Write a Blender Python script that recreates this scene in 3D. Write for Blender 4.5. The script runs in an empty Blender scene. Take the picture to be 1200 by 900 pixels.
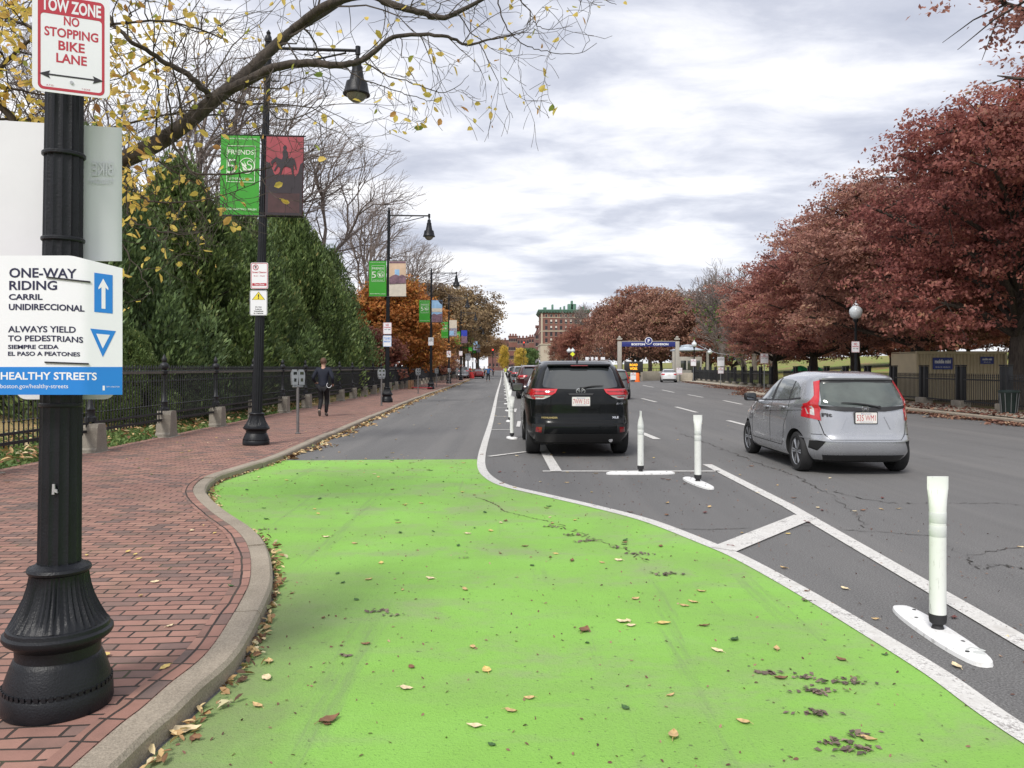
import bpy, bmesh, math, random
import numpy as np
from mathutils import Vector, Matrix
from mathutils.bvhtree import BVHTree
random.seed(7); np.random.seed(7)
R = math.radians; PI = math.pi
scene = bpy.context.scene
COL = scene.collection
F = 930.0; HZ = 431.0; EYE = 1.57

def G(px, py, z=0.0):
    Y = F*(EYE-z)/(py-HZ); return ((px-600)*Y/F, Y)
def P(px, py, Y):
    return Vector(((px-600)*Y/F, Y, EYE-(py-HZ)*Y/F))

# ---------------------------------------------------------------- materials
def newmat(name):
    m = bpy.data.materials.new(name); m.use_nodes = True
    nt = m.node_tree; b = nt.nodes['Principled BSDF']
    return m, nt, b
def N(nt, t, **kw):
    n = nt.nodes.new(t)
    for k, v in kw.items():
        if k in n.inputs: n.inputs[k].default_value = v
        else: setattr(n, k, v)
    return n
def ramp(nt, stops, interp='LINEAR'):
    n = nt.nodes.new('ShaderNodeValToRGB'); cr = n.color_ramp; cr.interpolation = interp
    while len(cr.elements) < len(stops): cr.elements.new(0.5)
    for e, (p, c) in zip(cr.elements, stops):
        e.position = p; e.color = (c[0], c[1], c[2], 1) if not isinstance(c, (int, float)) else (c, c, c, 1)
    return n
def rgb(c): return (c[0], c[1], c[2], 1)
def mat(name, col, rough=0.6, metal=0.0, var=0.15, scale=6.0, bump=0.0, bscale=60.0, coat=0.0, spec=0.5, emit=None):
    m, nt, b = newmat(name)
    b.inputs['Roughness'].default_value = rough; b.inputs['Metallic'].default_value = metal
    b.inputs['Specular IOR Level'].default_value = spec
    b.inputs['Coat Weight'].default_value = coat; b.inputs['Coat Roughness'].default_value = 0.04
    if emit: 
        b.inputs['Emission Color'].default_value = rgb(emit[0]); b.inputs['Emission Strength'].default_value = emit[1]
    tc = N(nt, 'ShaderNodeTexCoord')
    if var > 0:
        nz = N(nt, 'ShaderNodeTexNoise', Scale=scale, Detail=6.0, Roughness=0.6)
        nt.links.new(tc.outputs['Object'], nz.inputs['Vector'])
        a = tuple(max(0, c*(1-var)) for c in col); d = tuple(min(1, c*(1+var)) for c in col)
        rp = ramp(nt, [(0.3, a), (0.7, d)]); nt.links.new(nz.outputs['Fac'], rp.inputs['Fac'])
        nt.links.new(rp.outputs['Color'], b.inputs['Base Color'])
    else: b.inputs['Base Color'].default_value = rgb(col)
    if bump > 0:
        n2 = N(nt, 'ShaderNodeTexNoise', Scale=bscale, Detail=5.0)
        nt.links.new(tc.outputs['Object'], n2.inputs['Vector'])
        bp = N(nt, 'ShaderNodeBump', Strength=bump, Distance=0.01)
        nt.links.new(n2.outputs['Fac'], bp.inputs['Height']); nt.links.new(bp.outputs['Normal'], b.inputs['Normal'])
    return m
def math_node(nt, op, a, b=None, c=None):
    n = nt.nodes.new('ShaderNodeMath'); n.operation = op
    for i, v in enumerate((a, b, c)):
        if v is None: continue
        if isinstance(v, (int, float)): n.inputs[i].default_value = v
        else: nt.links.new(v, n.inputs[i])
    return n.outputs[0]
def mixc(nt, fac, a, b, blend='MIX'):
    n = nt.nodes.new('ShaderNodeMix'); n.data_type = 'RGBA'; n.blend_type = blend
    for s, v in ((0, fac), (6, a), (7, b)):
        if isinstance(v, (int, float)): n.inputs[s].default_value = v
        elif isinstance(v, tuple): n.inputs[s].default_value = rgb(v)
        else: nt.links.new(v, n.inputs[s])
    return n.outputs[2]
def noise(nt, vec, scale, detail=5.0, rough=0.55, dist=0.0):
    n = N(nt, 'ShaderNodeTexNoise', Scale=scale, Detail=detail, Roughness=rough, Distortion=dist)
    nt.links.new(vec, n.inputs['Vector']); return n.outputs['Fac']
def sstep(nt, v, lo, hi):
    n = nt.nodes.new('ShaderNodeMapRange'); n.interpolation_type = 'SMOOTHSTEP'
    nt.links.new(v, n.inputs[0]); n.inputs[1].default_value = lo; n.inputs[2].default_value = hi
    return n.outputs[0]
def scaled(nt, vec, s, rot=0.0):
    n = nt.nodes.new('ShaderNodeMapping'); n.inputs['Scale'].default_value = s; n.inputs['Rotation'].default_value = (0, 0, rot)
    nt.links.new(vec, n.inputs['Vector']); return n.outputs[0]
def bumpto(nt, b, h, strength, dist=0.01):
    bp = N(nt, 'ShaderNodeBump', Strength=strength, Distance=dist)
    nt.links.new(h, bp.inputs['Height']); nt.links.new(bp.outputs['Normal'], b.inputs['Normal'])

def asphalt_mat():
    m, nt, b = newmat('asphalt'); v = N(nt, 'ShaderNodeTexCoord').outputs['Object']
    big = noise(nt, v, 0.35, 6, 0.6); streak = noise(nt, scaled(nt, v, (1.6, 0.12, 1)), 1.0, 5, 0.6)
    fine = noise(nt, v, 90, 3, 0.7); vo = N(nt, 'ShaderNodeTexVoronoi', Scale=120.0); nt.links.new(v, vo.inputs['Vector'])
    r1 = ramp(nt, [(0.3, (0.090, 0.086, 0.083)), (0.7, (0.150, 0.143, 0.137))]); nt.links.new(big, r1.inputs['Fac'])
    c = mixc(nt, 0.7, r1.outputs['Color'], ramp_out(nt, streak, [(0.3, (0.070, 0.067, 0.066)), (0.7, (0.172, 0.164, 0.157))]))
    c = mixc(nt, 0.5, c, ramp_out(nt, fine, [(0.35, 0.035), (0.5, 0.14), (0.68, 0.33)]))
    st = sstep(nt, noise(nt, v, 0.9, 6, .68), .60, .70); c = mixc(nt, math_node(nt, 'MULTIPLY', st, .4), c, (.075, .07, .066))
    tr = sstep(nt, noise(nt, scaled(nt, v, (1.1, .04, 1)), 1.0, 3), .50, .66); c = mixc(nt, math_node(nt, 'MULTIPLY', tr, .28), c, (.21, .20, .19))
    sp = sstep(nt, vo.outputs['Distance'], 0.22, 0.10)
    c = mixc(nt, math_node(nt, 'MULTIPLY', sp, 0.22), c, (0.33, 0.31, 0.29))
    nt.links.new(c, b.inputs['Base Color']); b.inputs['Roughness'].default_value = 0.86
    bumpto(nt, b, fine, 0.5, 0.006); return m
def ramp_out(nt, fac, stops):
    r = ramp(nt, stops); nt.links.new(fac, r.inputs['Fac']); return r.outputs['Color']
def green_mat():
    m, nt, b = newmat('green_road_paint'); v = N(nt, 'ShaderNodeTexCoord').outputs['Object']
    big = noise(nt, v, 0.6, 6, 0.65, 0.4); mid = noise(nt, v, 2.3, 7, 0.7, 0.3); fine = noise(nt, v, 85, 4, 0.7)
    c = ramp_out(nt, big, [(0.32, (0.225, 0.400, 0.090)), (0.5, (0.240, 0.490, 0.078)), (0.68, (0.265, 0.545, 0.095))])
    wear = math_node(nt, 'MULTIPLY', sstep(nt, mid, 0.36, 0.66), sstep(nt, noise(nt, scaled(nt, v, (.45, 1.5, 1), R(14)), 0.9, 6, .65), 0.42, 0.62))
    c = mixc(nt, math_node(nt, 'MULTIPLY', wear, 0.65), c, (0.29, 0.33, 0.18))
    # dirt that gathers along the kerb side (grime washed to the gutter)
    sx = N(nt, 'ShaderNodeSeparateXYZ'); nt.links.new(v, sx.inputs[0])
    g = math_node(nt, 'MULTIPLY', sstep(nt, math_node(nt, 'ADD', sx.outputs[0], math_node(nt, 'MULTIPLY', mid, 1.1)), -0.10, -1.0), sstep(nt, sx.outputs[1], 7.0, 4.4))
    c = mixc(nt, math_node(nt, 'MULTIPLY', g, 0.75), c, (0.20, 0.20, 0.12))
    tyre = sstep(nt, noise(nt, scaled(nt, v, (3.2, .18, 1), R(-22)), 1.0, 6, .7), 0.56, 0.72); c = mixc(nt, math_node(nt, 'MULTIPLY', tyre, 0.6), c, (0.19, 0.24, 0.12))
    pit = sstep(nt, fine, 0.57, 0.70)
    c = mixc(nt, math_node(nt, 'MULTIPLY', pit, 0.55), c, (0.07, 0.16, 0.03))
    sp = sstep(nt, noise(nt, v, 22, 3, 0.6), 0.66, 0.72)
    c = mixc(nt, math_node(nt, 'MULTIPLY', sp, 0.7), c, (0.07, 0.06, 0.04))
    nt.links.new(c, b.inputs['Base Color']); b.inputs['Roughness'].default_value = 0.8
    bumpto(nt, b, math_node(nt, 'ADD', fine, math_node(nt, 'MULTIPLY', mid, 1.5)), 0.9, 0.010); return m
def line_mat():
    m, nt, b = newmat('white_road_paint'); v = N(nt, 'ShaderNodeTexCoord').outputs['Object']
    mid = noise(nt, v, 5, 7, 0.75); fine = noise(nt, v, 60, 5, 0.8)
    c = ramp_out(nt, mid, [(0.3, (0.48, 0.46, 0.43)), (0.6, (0.72, 0.71, 0.68))])
    w = sstep(nt, math_node(nt, 'ADD', math_node(nt, 'MULTIPLY', fine, 0.6), math_node(nt, 'MULTIPLY', mid, 0.5)), 0.545, 0.66)
    c = mixc(nt, math_node(nt, 'MULTIPLY', w, 0.85), c, (0.20, 0.18, 0.17))
    nt.links.new(c, b.inputs['Base Color']); b.inputs['Roughness'].default_value = 0.75
    bumpto(nt, b, fine, 0.4, 0.006); return m
def brick_mat(uv=False):
    m, nt, b = newmat('brick_paving' + ('_border' if uv else '')); tc = N(nt, 'ShaderNodeTexCoord'); v = tc.outputs['UV' if uv else 'Object']
    vw = v
    warp = N(nt, 'ShaderNodeTexNoise', Scale=1.3, Detail=3.0); nt.links.new(v, warp.inputs['Vector'])
    wm = N(nt, 'ShaderNodeVectorMath', operation='MULTIPLY_ADD'); nt.links.new(warp.outputs['Color'], wm.inputs[0]); wm.inputs[1].default_value = (0.09, 0.09, 0); nt.links.new(v, wm.inputs[2])
    vw = wm.outputs[0]
    if not uv: vw = scaled(nt, vw, (1, 1, 1), R(-4))
    br = N(nt, 'ShaderNodeTexBrick', Scale=1.0); nt.links.new(vw, br.inputs['Vector'])
    br.inputs['Color1'].default_value = (0, 0, 0, 1); br.inputs['Color2'].default_value = (1, 1, 1, 1)
    br.inputs['Mortar'].default_value = (0.5, 0.5, 0.5, 1)
    br.inputs['Brick Width'].default_value = 0.205; br.inputs['Row Height'].default_value = 0.098
    br.inputs['Mortar Size'].default_value = 0.0075; br.inputs['Mortar Smooth'].default_value = 0.25
    if not uv: br.offset = 0.5
    else: br.offset = 0.0; br.inputs['Row Height'].default_value = 0.115
    big = noise(nt, v, 0.7, 4); mid = noise(nt, v, 9, 5, 0.6); fine = noise(nt, v, 120, 3)
    c = ramp_out(nt, br.outputs['Color'], [(0.0, (0.10, 0.085, 0.08)), (0.16, (0.15, 0.110, 0.09)), (0.24, (0.245, 0.130, 0.100)), (0.6, (0.315, 0.162, 0.122)), (1.0, (0.41, 0.230, 0.172))])
    c = mixc(nt, 0.30, c, ramp_out(nt, mid, [(0.3, (0.14, 0.085, 0.065)), (0.7, (0.38, 0.20, 0.155))]))
    c = mixc(nt, math_node(nt, 'MULTIPLY', sstep(nt, noise(nt, v, 1.6, 5, .6), .55, .72), .45), c, (0.16, 0.125, 0.075))
    c = mixc(nt, math_node(nt, 'MULTIPLY', sstep(nt, big, 0.35, 0.7), 0.25), c, (0.33, 0.18, 0.16))
    gm = ramp_out(nt, noise(nt, v, 2.2, 4), [(0.35, (0.022, 0.018, 0.015)), (0.58, (0.06, 0.042, 0.034)), (0.70, (0.06, 0.07, 0.025))])
    c = mixc(nt, br.outputs['Fac'], c, gm)
    nt.links.new(c, b.inputs['Base Color']); b.inputs['Roughness'].default_value = 0.8
    h = math_node(nt, 'ADD', math_node(nt, 'MULTIPLY', math_node(nt, 'SUBTRACT', 1.0, br.outputs['Fac']), 1.0), math_node(nt, 'MULTIPLY', br.outputs['Color'], 0.35))
    h = math_node(nt, 'ADD', h, math_node(nt, 'MULTIPLY', fine, 0.15))
    bumpto(nt, b, h, 0.9, 0.012); return m
def stone_mat(name, c0, c1):
    m, nt, b = newmat(name); v = N(nt, 'ShaderNodeTexCoord').outputs['Object']
    a = noise(nt, v, 2.5, 6, 0.65); f = noise(nt, v, 110, 3, 0.7)
    c = ramp_out(nt, a, [(0.3, c0), (0.7, c1)])
    c = mixc(nt, 0.35, c, ramp_out(nt, f, [(0.35, tuple(x*.5 for x in c0)), (0.65, tuple(min(1, x*1.5) for x in c1))]))
    nt.links.new(c, b.inputs['Base Color']); b.inputs['Roughness'].default_value = 0.85
    bumpto(nt, b, math_node(nt, 'ADD', f, math_node(nt, 'MULTIPLY', a, 3.0)), 0.5, 0.01); return m
def grass_mat(name, g0, g1, brown, amount):
    m, nt, b = newmat(name); v = N(nt, 'ShaderNodeTexCoord').outputs['Object']
    f = noise(nt, v, 14, 6, 0.7); big = noise(nt, v, 0.35, 5)
    c = ramp_out(nt, f, [(0.3, g0), (0.7, g1)])
    l = sstep(nt, math_node(nt, 'ADD', noise(nt, v, 7, 4, 0.7), math_node(nt, 'MULTIPLY', big, 0.6)), 1.0-amount, 1.12-amount)
    c = mixc(nt, l, c, brown)
    nt.links.new(c, b.inputs['Base Color']); b.inputs['Roughness'].default_value = 0.95
    bumpto(nt, b, f, 1.0, 0.04); return m
def leaf_mat(name, stops, trans=0.25, rough=0.6):
    m, nt, b = newmat(name)
    at = N(nt, 'ShaderNodeAttribute', attribute_name='rnd')
    c = ramp_out(nt, at.outputs['Fac'], stops)
    oi = N(nt, 'ShaderNodeObjectInfo'); v = N(nt, 'ShaderNodeTexCoord').outputs['Object']
    hs = N(nt, 'ShaderNodeHueSaturation'); nt.links.new(c, hs.inputs['Color'])
    nt.links.new(math_node(nt, 'MULTIPLY_ADD', oi.outputs['Random'], .018, .500), hs.inputs['Hue']); nt.links.new(math_node(nt, 'MULTIPLY_ADD', oi.outputs['Random'], -.15, .98), hs.inputs['Saturation'])
    nt.links.new(math_node(nt, 'ADD', math_node(nt, 'MULTIPLY', oi.outputs['Random'], .18), math_node(nt, 'MULTIPLY_ADD', noise(nt, v, 1.1, 3), .8, .52)), hs.inputs['Value']); c = hs.outputs['Color']
    nt.links.new(c, b.inputs['Base Color']); b.inputs['Roughness'].default_value = rough; b.inputs['Specular IOR Level'].default_value = 0.3
    tr = N(nt, 'ShaderNodeBsdfTranslucent'); nt.links.new(c, tr.inputs['Color'])
    mx = N(nt, 'ShaderNodeMixShader'); mx.inputs[0].default_value = trans
    nt.links.new(b.outputs[0], mx.inputs[1]); nt.links.new(tr.outputs[0], mx.inputs[2])
    nt.links.new(mx.outputs[0], nt.nodes['Material Output'].inputs['Surface']); return m
def bark_mat(name, c0, c1):
    m, nt, b = newmat(name); v = N(nt, 'ShaderNodeTexCoord').outputs['Object']
    f = noise(nt, scaled(nt, v, (6, 6, 1.2)), 3, 6, 0.65)
    c = ramp_out(nt, f, [(0.35, c0), (0.65, c1)]); nt.links.new(c, b.inputs['Base Color'])
    b.inputs['Roughness'].default_value = 0.9; bumpto(nt, b, f, 0.9, 0.03); return m

M = {}
M['asphalt'] = asphalt_mat(); M['green'] = green_mat(); M['line'] = line_mat()
M['brick'] = brick_mat(); M['brickb'] = brick_mat(True)
M['granite'] = stone_mat('granite', (0.23, 0.195, 0.150), (0.38, 0.325, 0.255))
M['stone'] = stone_mat('post_stone', (0.17, 0.15, 0.125), (0.32, 0.29, 0.24))
M['concrete'] = stone_mat('concrete', (0.33, 0.29, 0.23), (0.46, 0.41, 0.33))
M['grassL'] = grass_mat('lawn_left', (0.05, 0.12, 0.015), (0.15, 0.28, 0.04), (0.33, 0.24, 0.10), 0.42)
M['grassR'] = grass_mat('lawn_right', (0.10, 0.18, 0.02), (0.25, 0.36, 0.05), (0.25, 0.14, 0.07), 0.25)
M['dirt'] = grass_mat('leafy_ground', (0.12, 0.07, 0.04), (0.24, 0.13, 0.08), (0.10, 0.10, 0.03), 0.3)
M['iron'] = mat('black_iron_paint', (0.009, 0.010, 0.013), 0.42, 0, 0.25, 9, 0.25, 120, spec=0.32)
M['ironold'] = mat('weathered_iron', (0.024, 0.024, 0.024), 0.6, 0, 0.4, 6, 0.5, 90)
M['fence'] = mat('fence_iron', (0.010, 0.011, 0.014), 0.55, 0, 0.3, 9, 0.2, 60)
M['railtop'] = mat('worn_rail', (0.10, 0.09, 0.075), 0.7, 0, 0.3, 9)
def grimy(name, col, rough, lo=.52):
    m, nt, b = newmat(name); v = N(nt, 'ShaderNodeTexCoord').outputs['Object']
    c = mixc(nt, math_node(nt, 'MULTIPLY', sstep(nt, noise(nt, v, 7, 7, .72), lo, lo+.2), .45), col, (.36, .34, .29))
    c = mixc(nt, math_node(nt, 'MULTIPLY', sstep(nt, noise(nt, scaled(nt, v, (40, 6, 3)), 3, 4, .6), .62, .70), .5), c, (.25, .24, .22))
    nt.links.new(c, b.inputs['Base Color']); b.inputs['Roughness'].default_value = rough; return m
M['white'] = grimy('white_plastic', (0.74, 0.755, 0.72), .45, .55); M['pad'] = grimy('white_pad', (0.78, 0.78, 0.77), .6, .50)
M['reflect'] = mat('grey_reflector_band', (0.60, 0.62, 0.60), 0.3, 0, 0.05)
M['rubber'] = mat('black_rubber', (0.02, 0.02, 0.022), 0.7, 0, 0.2, 20)
M['tyre'] = mat('tyre_rubber', (0.018, 0.018, 0.019), 0.8, 0, 0.2, 20)
M['signwhite'] = mat('sign_white', (0.76, 0.77, 0.80), 0.4, 0, 0.03, 3)
M['boardback'] = mat('board_white_back', (0.68, 0.69, 0.71), 0.5, 0, 0.05, 2)
M['signback'] = mat('sign_aluminium', (0.45, 0.46, 0.47), 0.4, 0.6, 0.1, 5)
M['red'] = mat('sign_red', (0.45, 0.03, 0.05), 0.4, 0, 0.03)
M['blue'] = mat('sign_blue', (0.012, 0.20, 0.60), 0.4, 0, 0.03)
M['navy'] = mat('navy_ink', (0.012, 0.012, 0.05), 0.5, 0, 0.03)
M['black'] = mat('black_ink', (0.012, 0.012, 0.014), 0.5, 0, 0.03)
M['yellow'] = mat('sign_yellow', (0.75, 0.62, 0.05), 0.5, 0, 0.03)
M['greensign'] = mat('banner_green', (0.03, 0.28, 0.015), 0.55, 0, 0.08, 2)
M['bannerwhite'] = mat('banner_lettering', (0.60, 0.68, 0.55), 0.6, 0, 0.02)
M['navybeam'] = mat('navy_beam_paint', (0.02, 0.03, 0.18), 0.5, 0, 0.05)
M['beamstone'] = mat('grey_post', (0.36, 0.34, 0.30), 0.7, 0, 0.1)
M['glass'] = mat('tinted_glass', (0.022, 0.026, 0.028), 0.03, 0, 0, spec=1.0, coat=.6)
M['mirror'] = mat('mirror_glass', (.22, .23, .24), .05, 1.0, 0)
M['glasslt'] = mat('glass_painted_greenery', (0.055, 0.07, 0.062), 0.04, 0, 0.35, 3, spec=1.0, coat=.5)  # greenery and sky seen in the panes are put into this grey-green base
M['chrome'] = mat('chrome', (0.7, 0.7, 0.72), 0.15, 1.0, 0)
M['alloy'] = mat('alloy', (0.42, 0.43, 0.45), 0.3, 0.8, 0.05)
M['darkplastic'] = mat('dark_plastic', (0.018, 0.018, 0.02), 0.5, 0, 0.1)
M['well'] = mat('wheel_well', (0.008, 0.008, 0.008), 0.9, 0, 0)
M['redlamp'] = mat('red_lens', (0.50, 0.012, 0.02), 0.12, 0, 0.15, 20, coat=1.0)
M['darkredlamp'] = mat('dark_red_lens', (0.22, 0.008, 0.012), 0.12, 0, 0.2, 20, coat=1.0)
M['clearlamp'] = mat('clear_lens', (0.62, 0.60, 0.58), 0.15, 0.2, 0.2, 30, coat=1.0)
M['plate'] = mat('plate_white', (0.72, 0.70, 0.66), 0.4, 0, 0.03)
M['container'] = mat('container_beige', (0.60, 0.51, 0.34), 0.6, 0, 0.08, 2)
M['bin'] = mat('bin_green_black', (0.015, 0.03, 0.028), 0.5, 0, 0.2)
M['signblue'] = mat('dark_blue_panel', (0.03, 0.05, 0.26), 0.5, 0, 0.05)
M['globe'] = mat('frosted_globe', (0.62, 0.66, 0.68), 0.25, 0, 0.06, 4, coat=0.6)
M['lampglass'] = mat('lamp_diffuser', (0.20, 0.19, 0.15), 0.3, 0, 0.2, 10)
M['skin'] = mat('skin', (0.50, 0.30, 0.22), 0.6, 0, 0.06)
M['hair'] = mat('brown_hair', (0.10, 0.05, 0.03), 0.7, 0, 0.2, 60, 0.5, 200)
M['jacket'] = mat('navy_jacket', (0.005, 0.008, 0.020), 0.8, 0, 0.2, 12, 0.4, 40)
M['trouser'] = mat('black_trousers', (0.006, 0.006, 0.009), 0.8, 0, 0.2, 12, 0.3, 40)
M['bluetop'] = mat('blue_top', (0.03, 0.09, 0.22), 0.8, 0, 0.2, 12)
M['hivis'] = mat('hi_vis_vest', (0.55, 0.62, 0.10), 0.7, 0, 0.1)
M['orange'] = mat('traffic_orange', (0.80, 0.16, 0.02), 0.6, 0, 0.1)
M['whitecloth'] = mat('white_top', (0.6, 0.6, 0.6), 0.8, 0, 0.1)
M['redcloth'] = mat('red_top', (0.35, 0.02, 0.02), 0.8, 0, 0.1)
M['shoe'] = mat('shoe', (0.12, 0.10, 0.09), 0.7, 0, 0.2)
M['metergrey'] = mat('meter_grey', (0.34, 0.36, 0.38), 0.4, 0.5, 0.1)
M['meterpole'] = mat('meter_pole', (0.16, 0.15, 0.15), 0.6, 0.3, 0.2)
M['postmetal'] = mat('galvanised_post', (0.22, 0.23, 0.24), 0.5, 0.4, 0.15)
M['wood'] = mat('weathered_wood', (0.26, 0.16, 0.09), 0.8, 0, 0.2)
M['bark'] = bark_mat('bark_dark', (0.028, 0.022, 0.018), (0.085, 0.068, 0.055))
M['barkgrey'] = bark_mat('bark_grey', (0.11, 0.09, 0.082), (0.25, 0.205, 0.185))
M['leafyellow'] = leaf_mat('yellow_leaves', [(0, (0.22, 0.32, 0.05)), (0.18, (0.42, 0.42, 0.06)), (0.32, (0.72, 0.52, 0.07)), (0.78, (0.88, 0.60, 0.13)), (0.92, (0.66, 0.32, 0.07)), (1, (0.30, 0.11, 0.05))], 0.5)
M['leafred'] = leaf_mat('oxblood_leaves', [(0, (0.18, 0.060, 0.056)), (0.35, (0.36, 0.125, 0.108)), (0.7, (0.50, 0.205, 0.155)), (0.92, (0.58, 0.30, 0.20)), (1, (0.44, 0.34, 0.14))], 0.5)
M['leafrust'] = leaf_mat('rust_leaves', [(0, (0.16, 0.055, 0.042)), (0.4, (0.29, 0.105, 0.078)), (0.8, (0.40, 0.17, 0.11)), (1, (0.34, 0.25, 0.10))], 0.35)
M['leaforange'] = leaf_mat('orange_leaves', [(0, (0.22, 0.16, 0.02)), (0.25, (0.42, 0.15, 0.04)), (0.6, (0.62, 0.24, 0.06)), (0.85, (0.60, 0.32, 0.05)), (1, (0.30, 0.05, 0.02))], 0.3)
M['leafbrown'] = leaf_mat('brown_leaves', [(0, (0.15, 0.085, 0.045)), (0.5, (0.30, 0.17, 0.085)), (1, (0.42, 0.27, 0.11))], 0.35)
M['leafgold'] = leaf_mat('gold_leaves', [(0, (0.35, 0.30, 0.03)), (0.5, (0.65, 0.42, 0.04)), (1, (0.75, 0.5, 0.08))], 0.3)
M['leafgreen'] = leaf_mat('green_leaves', [(0, (0.05, 0.10, 0.02)), (0.5, (0.12, 0.20, 0.04)), (1, (0.22, 0.26, 0.06))], 0.3)
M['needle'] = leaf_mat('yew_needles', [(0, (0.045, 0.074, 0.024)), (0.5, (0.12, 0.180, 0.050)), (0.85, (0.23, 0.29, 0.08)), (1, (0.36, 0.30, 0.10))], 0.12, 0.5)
M['litter'] = leaf_mat('fallen_leaf', [(0, (0.10, 0.05, 0.03)), (0.25, (0.24, 0.11, 0.05)), (0.5, (0.50, 0.30, 0.12)), (0.75, (0.66, 0.48, 0.24)), (0.9, (0.72, 0.60, 0.38)), (1, (0.12, 0.20, 0.04))], 0.1)
M['litterred'] = leaf_mat('fallen_oak_leaf', [(0, (0.08, 0.03, 0.025)), (0.5, (0.18, 0.07, 0.05)), (0.9, (0.32, 0.16, 0.10)), (1, (0.45, 0.30, 0.18))], 0.1)

def paint(name, col, metal=0.0, rough=0.28, coat=.9, spec=.5, dirt=.10):
    m, nt, b = newmat(name); v = N(nt, 'ShaderNodeTexCoord').outputs['Object']
    b.inputs['Base Color'].default_value = rgb(col); b.inputs['Metallic'].default_value = metal
    f = noise(nt, v, 3.0, 4); rr = math_node(nt, 'MULTIPLY_ADD', f, 0.18, rough-0.08); nt.links.new(rr, b.inputs['Roughness'])
    # road film collecting on the lower panels
    c = mixc(nt, math_node(nt, 'MULTIPLY', sstep(nt, noise(nt, v, 5, 6, 0.7), 0.45, 0.8), dirt), col, (0.14, 0.13, 0.12)); nt.links.new(c, b.inputs['Base Color'])
    b.inputs['Specular IOR Level'].default_value = spec; b.inputs['Coat Weight'].default_value = coat; b.inputs['Coat Roughness'].default_value = 0.03; return m
M['pblack'] = paint('black_car_paint', (0.004, 0.005, 0.006), 0.0, 0.2, .22, .2, .02)
M['psilver'] = paint('silver_car_paint', (0.42, 0.43, 0.455), 0.6, 0.26)
M['pwhite'] = paint('white_car_paint', (0.72, 0.73, 0.74))
M['pgrey'] = paint('grey_car_paint', (0.22, 0.23, 0.25), 0.5, 0.32)
M['pmaroon'] = paint('maroon_car_paint', (0.045, 0.010, 0.012), 0.2)
M['pred'] = paint('red_car_paint', (0.35, 0.02, 0.02))
M['pblue'] = paint('blue_car_paint', (0.03, 0.06, 0.15), 0.3)

# ---------------------------------------------------------------- object helpers
def tag(o, label=None, cat=None, group=None, kind=None):
    if label: o['label'] = label
    if cat: o['category'] = cat
    if group: o['group'] = group
    if kind: o['kind'] = kind
    return o
def empty(name, loc=(0, 0, 0), rz=0.0, label=None, cat=None, group=None):
    o = bpy.data.objects.new(name, None); COL.objects.link(o); o.location = loc; o.rotation_euler = (0, 0, rz)
    o.empty_display_size = 0.2
    return tag(o, label, cat, group)
def kids(o): return [c for c in bpy.data.objects if c.parent == o]
def copy_tree(o, parent=None, _map=None):
    if _map is None:
        _map = {}
        for c in bpy.data.objects:
            if c.parent: _map.setdefault(c.parent.name, []).append(c)
    c = o.copy(); COL.objects.link(c)
    if parent: c.parent = parent
    for ch in _map.get(o.name, []): copy_tree(ch, c, _map)
    return c
def place(o, loc, rz=0.0, label=None, group=None, scale=None, cat=None):
    o.location = loc; o.rotation_euler = (o.rotation_euler[0], o.rotation_euler[1], rz)
    if scale: o.scale = scale if isinstance(scale, (tuple, list)) else (scale,)*3
    return tag(o, label, cat, group)
def setmat(o, m, slot=0):
    if not o.data or not hasattr(o.data, 'materials'): return
    o.material_slots[slot].link = 'OBJECT'; o.material_slots[slot].material = m

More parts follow.
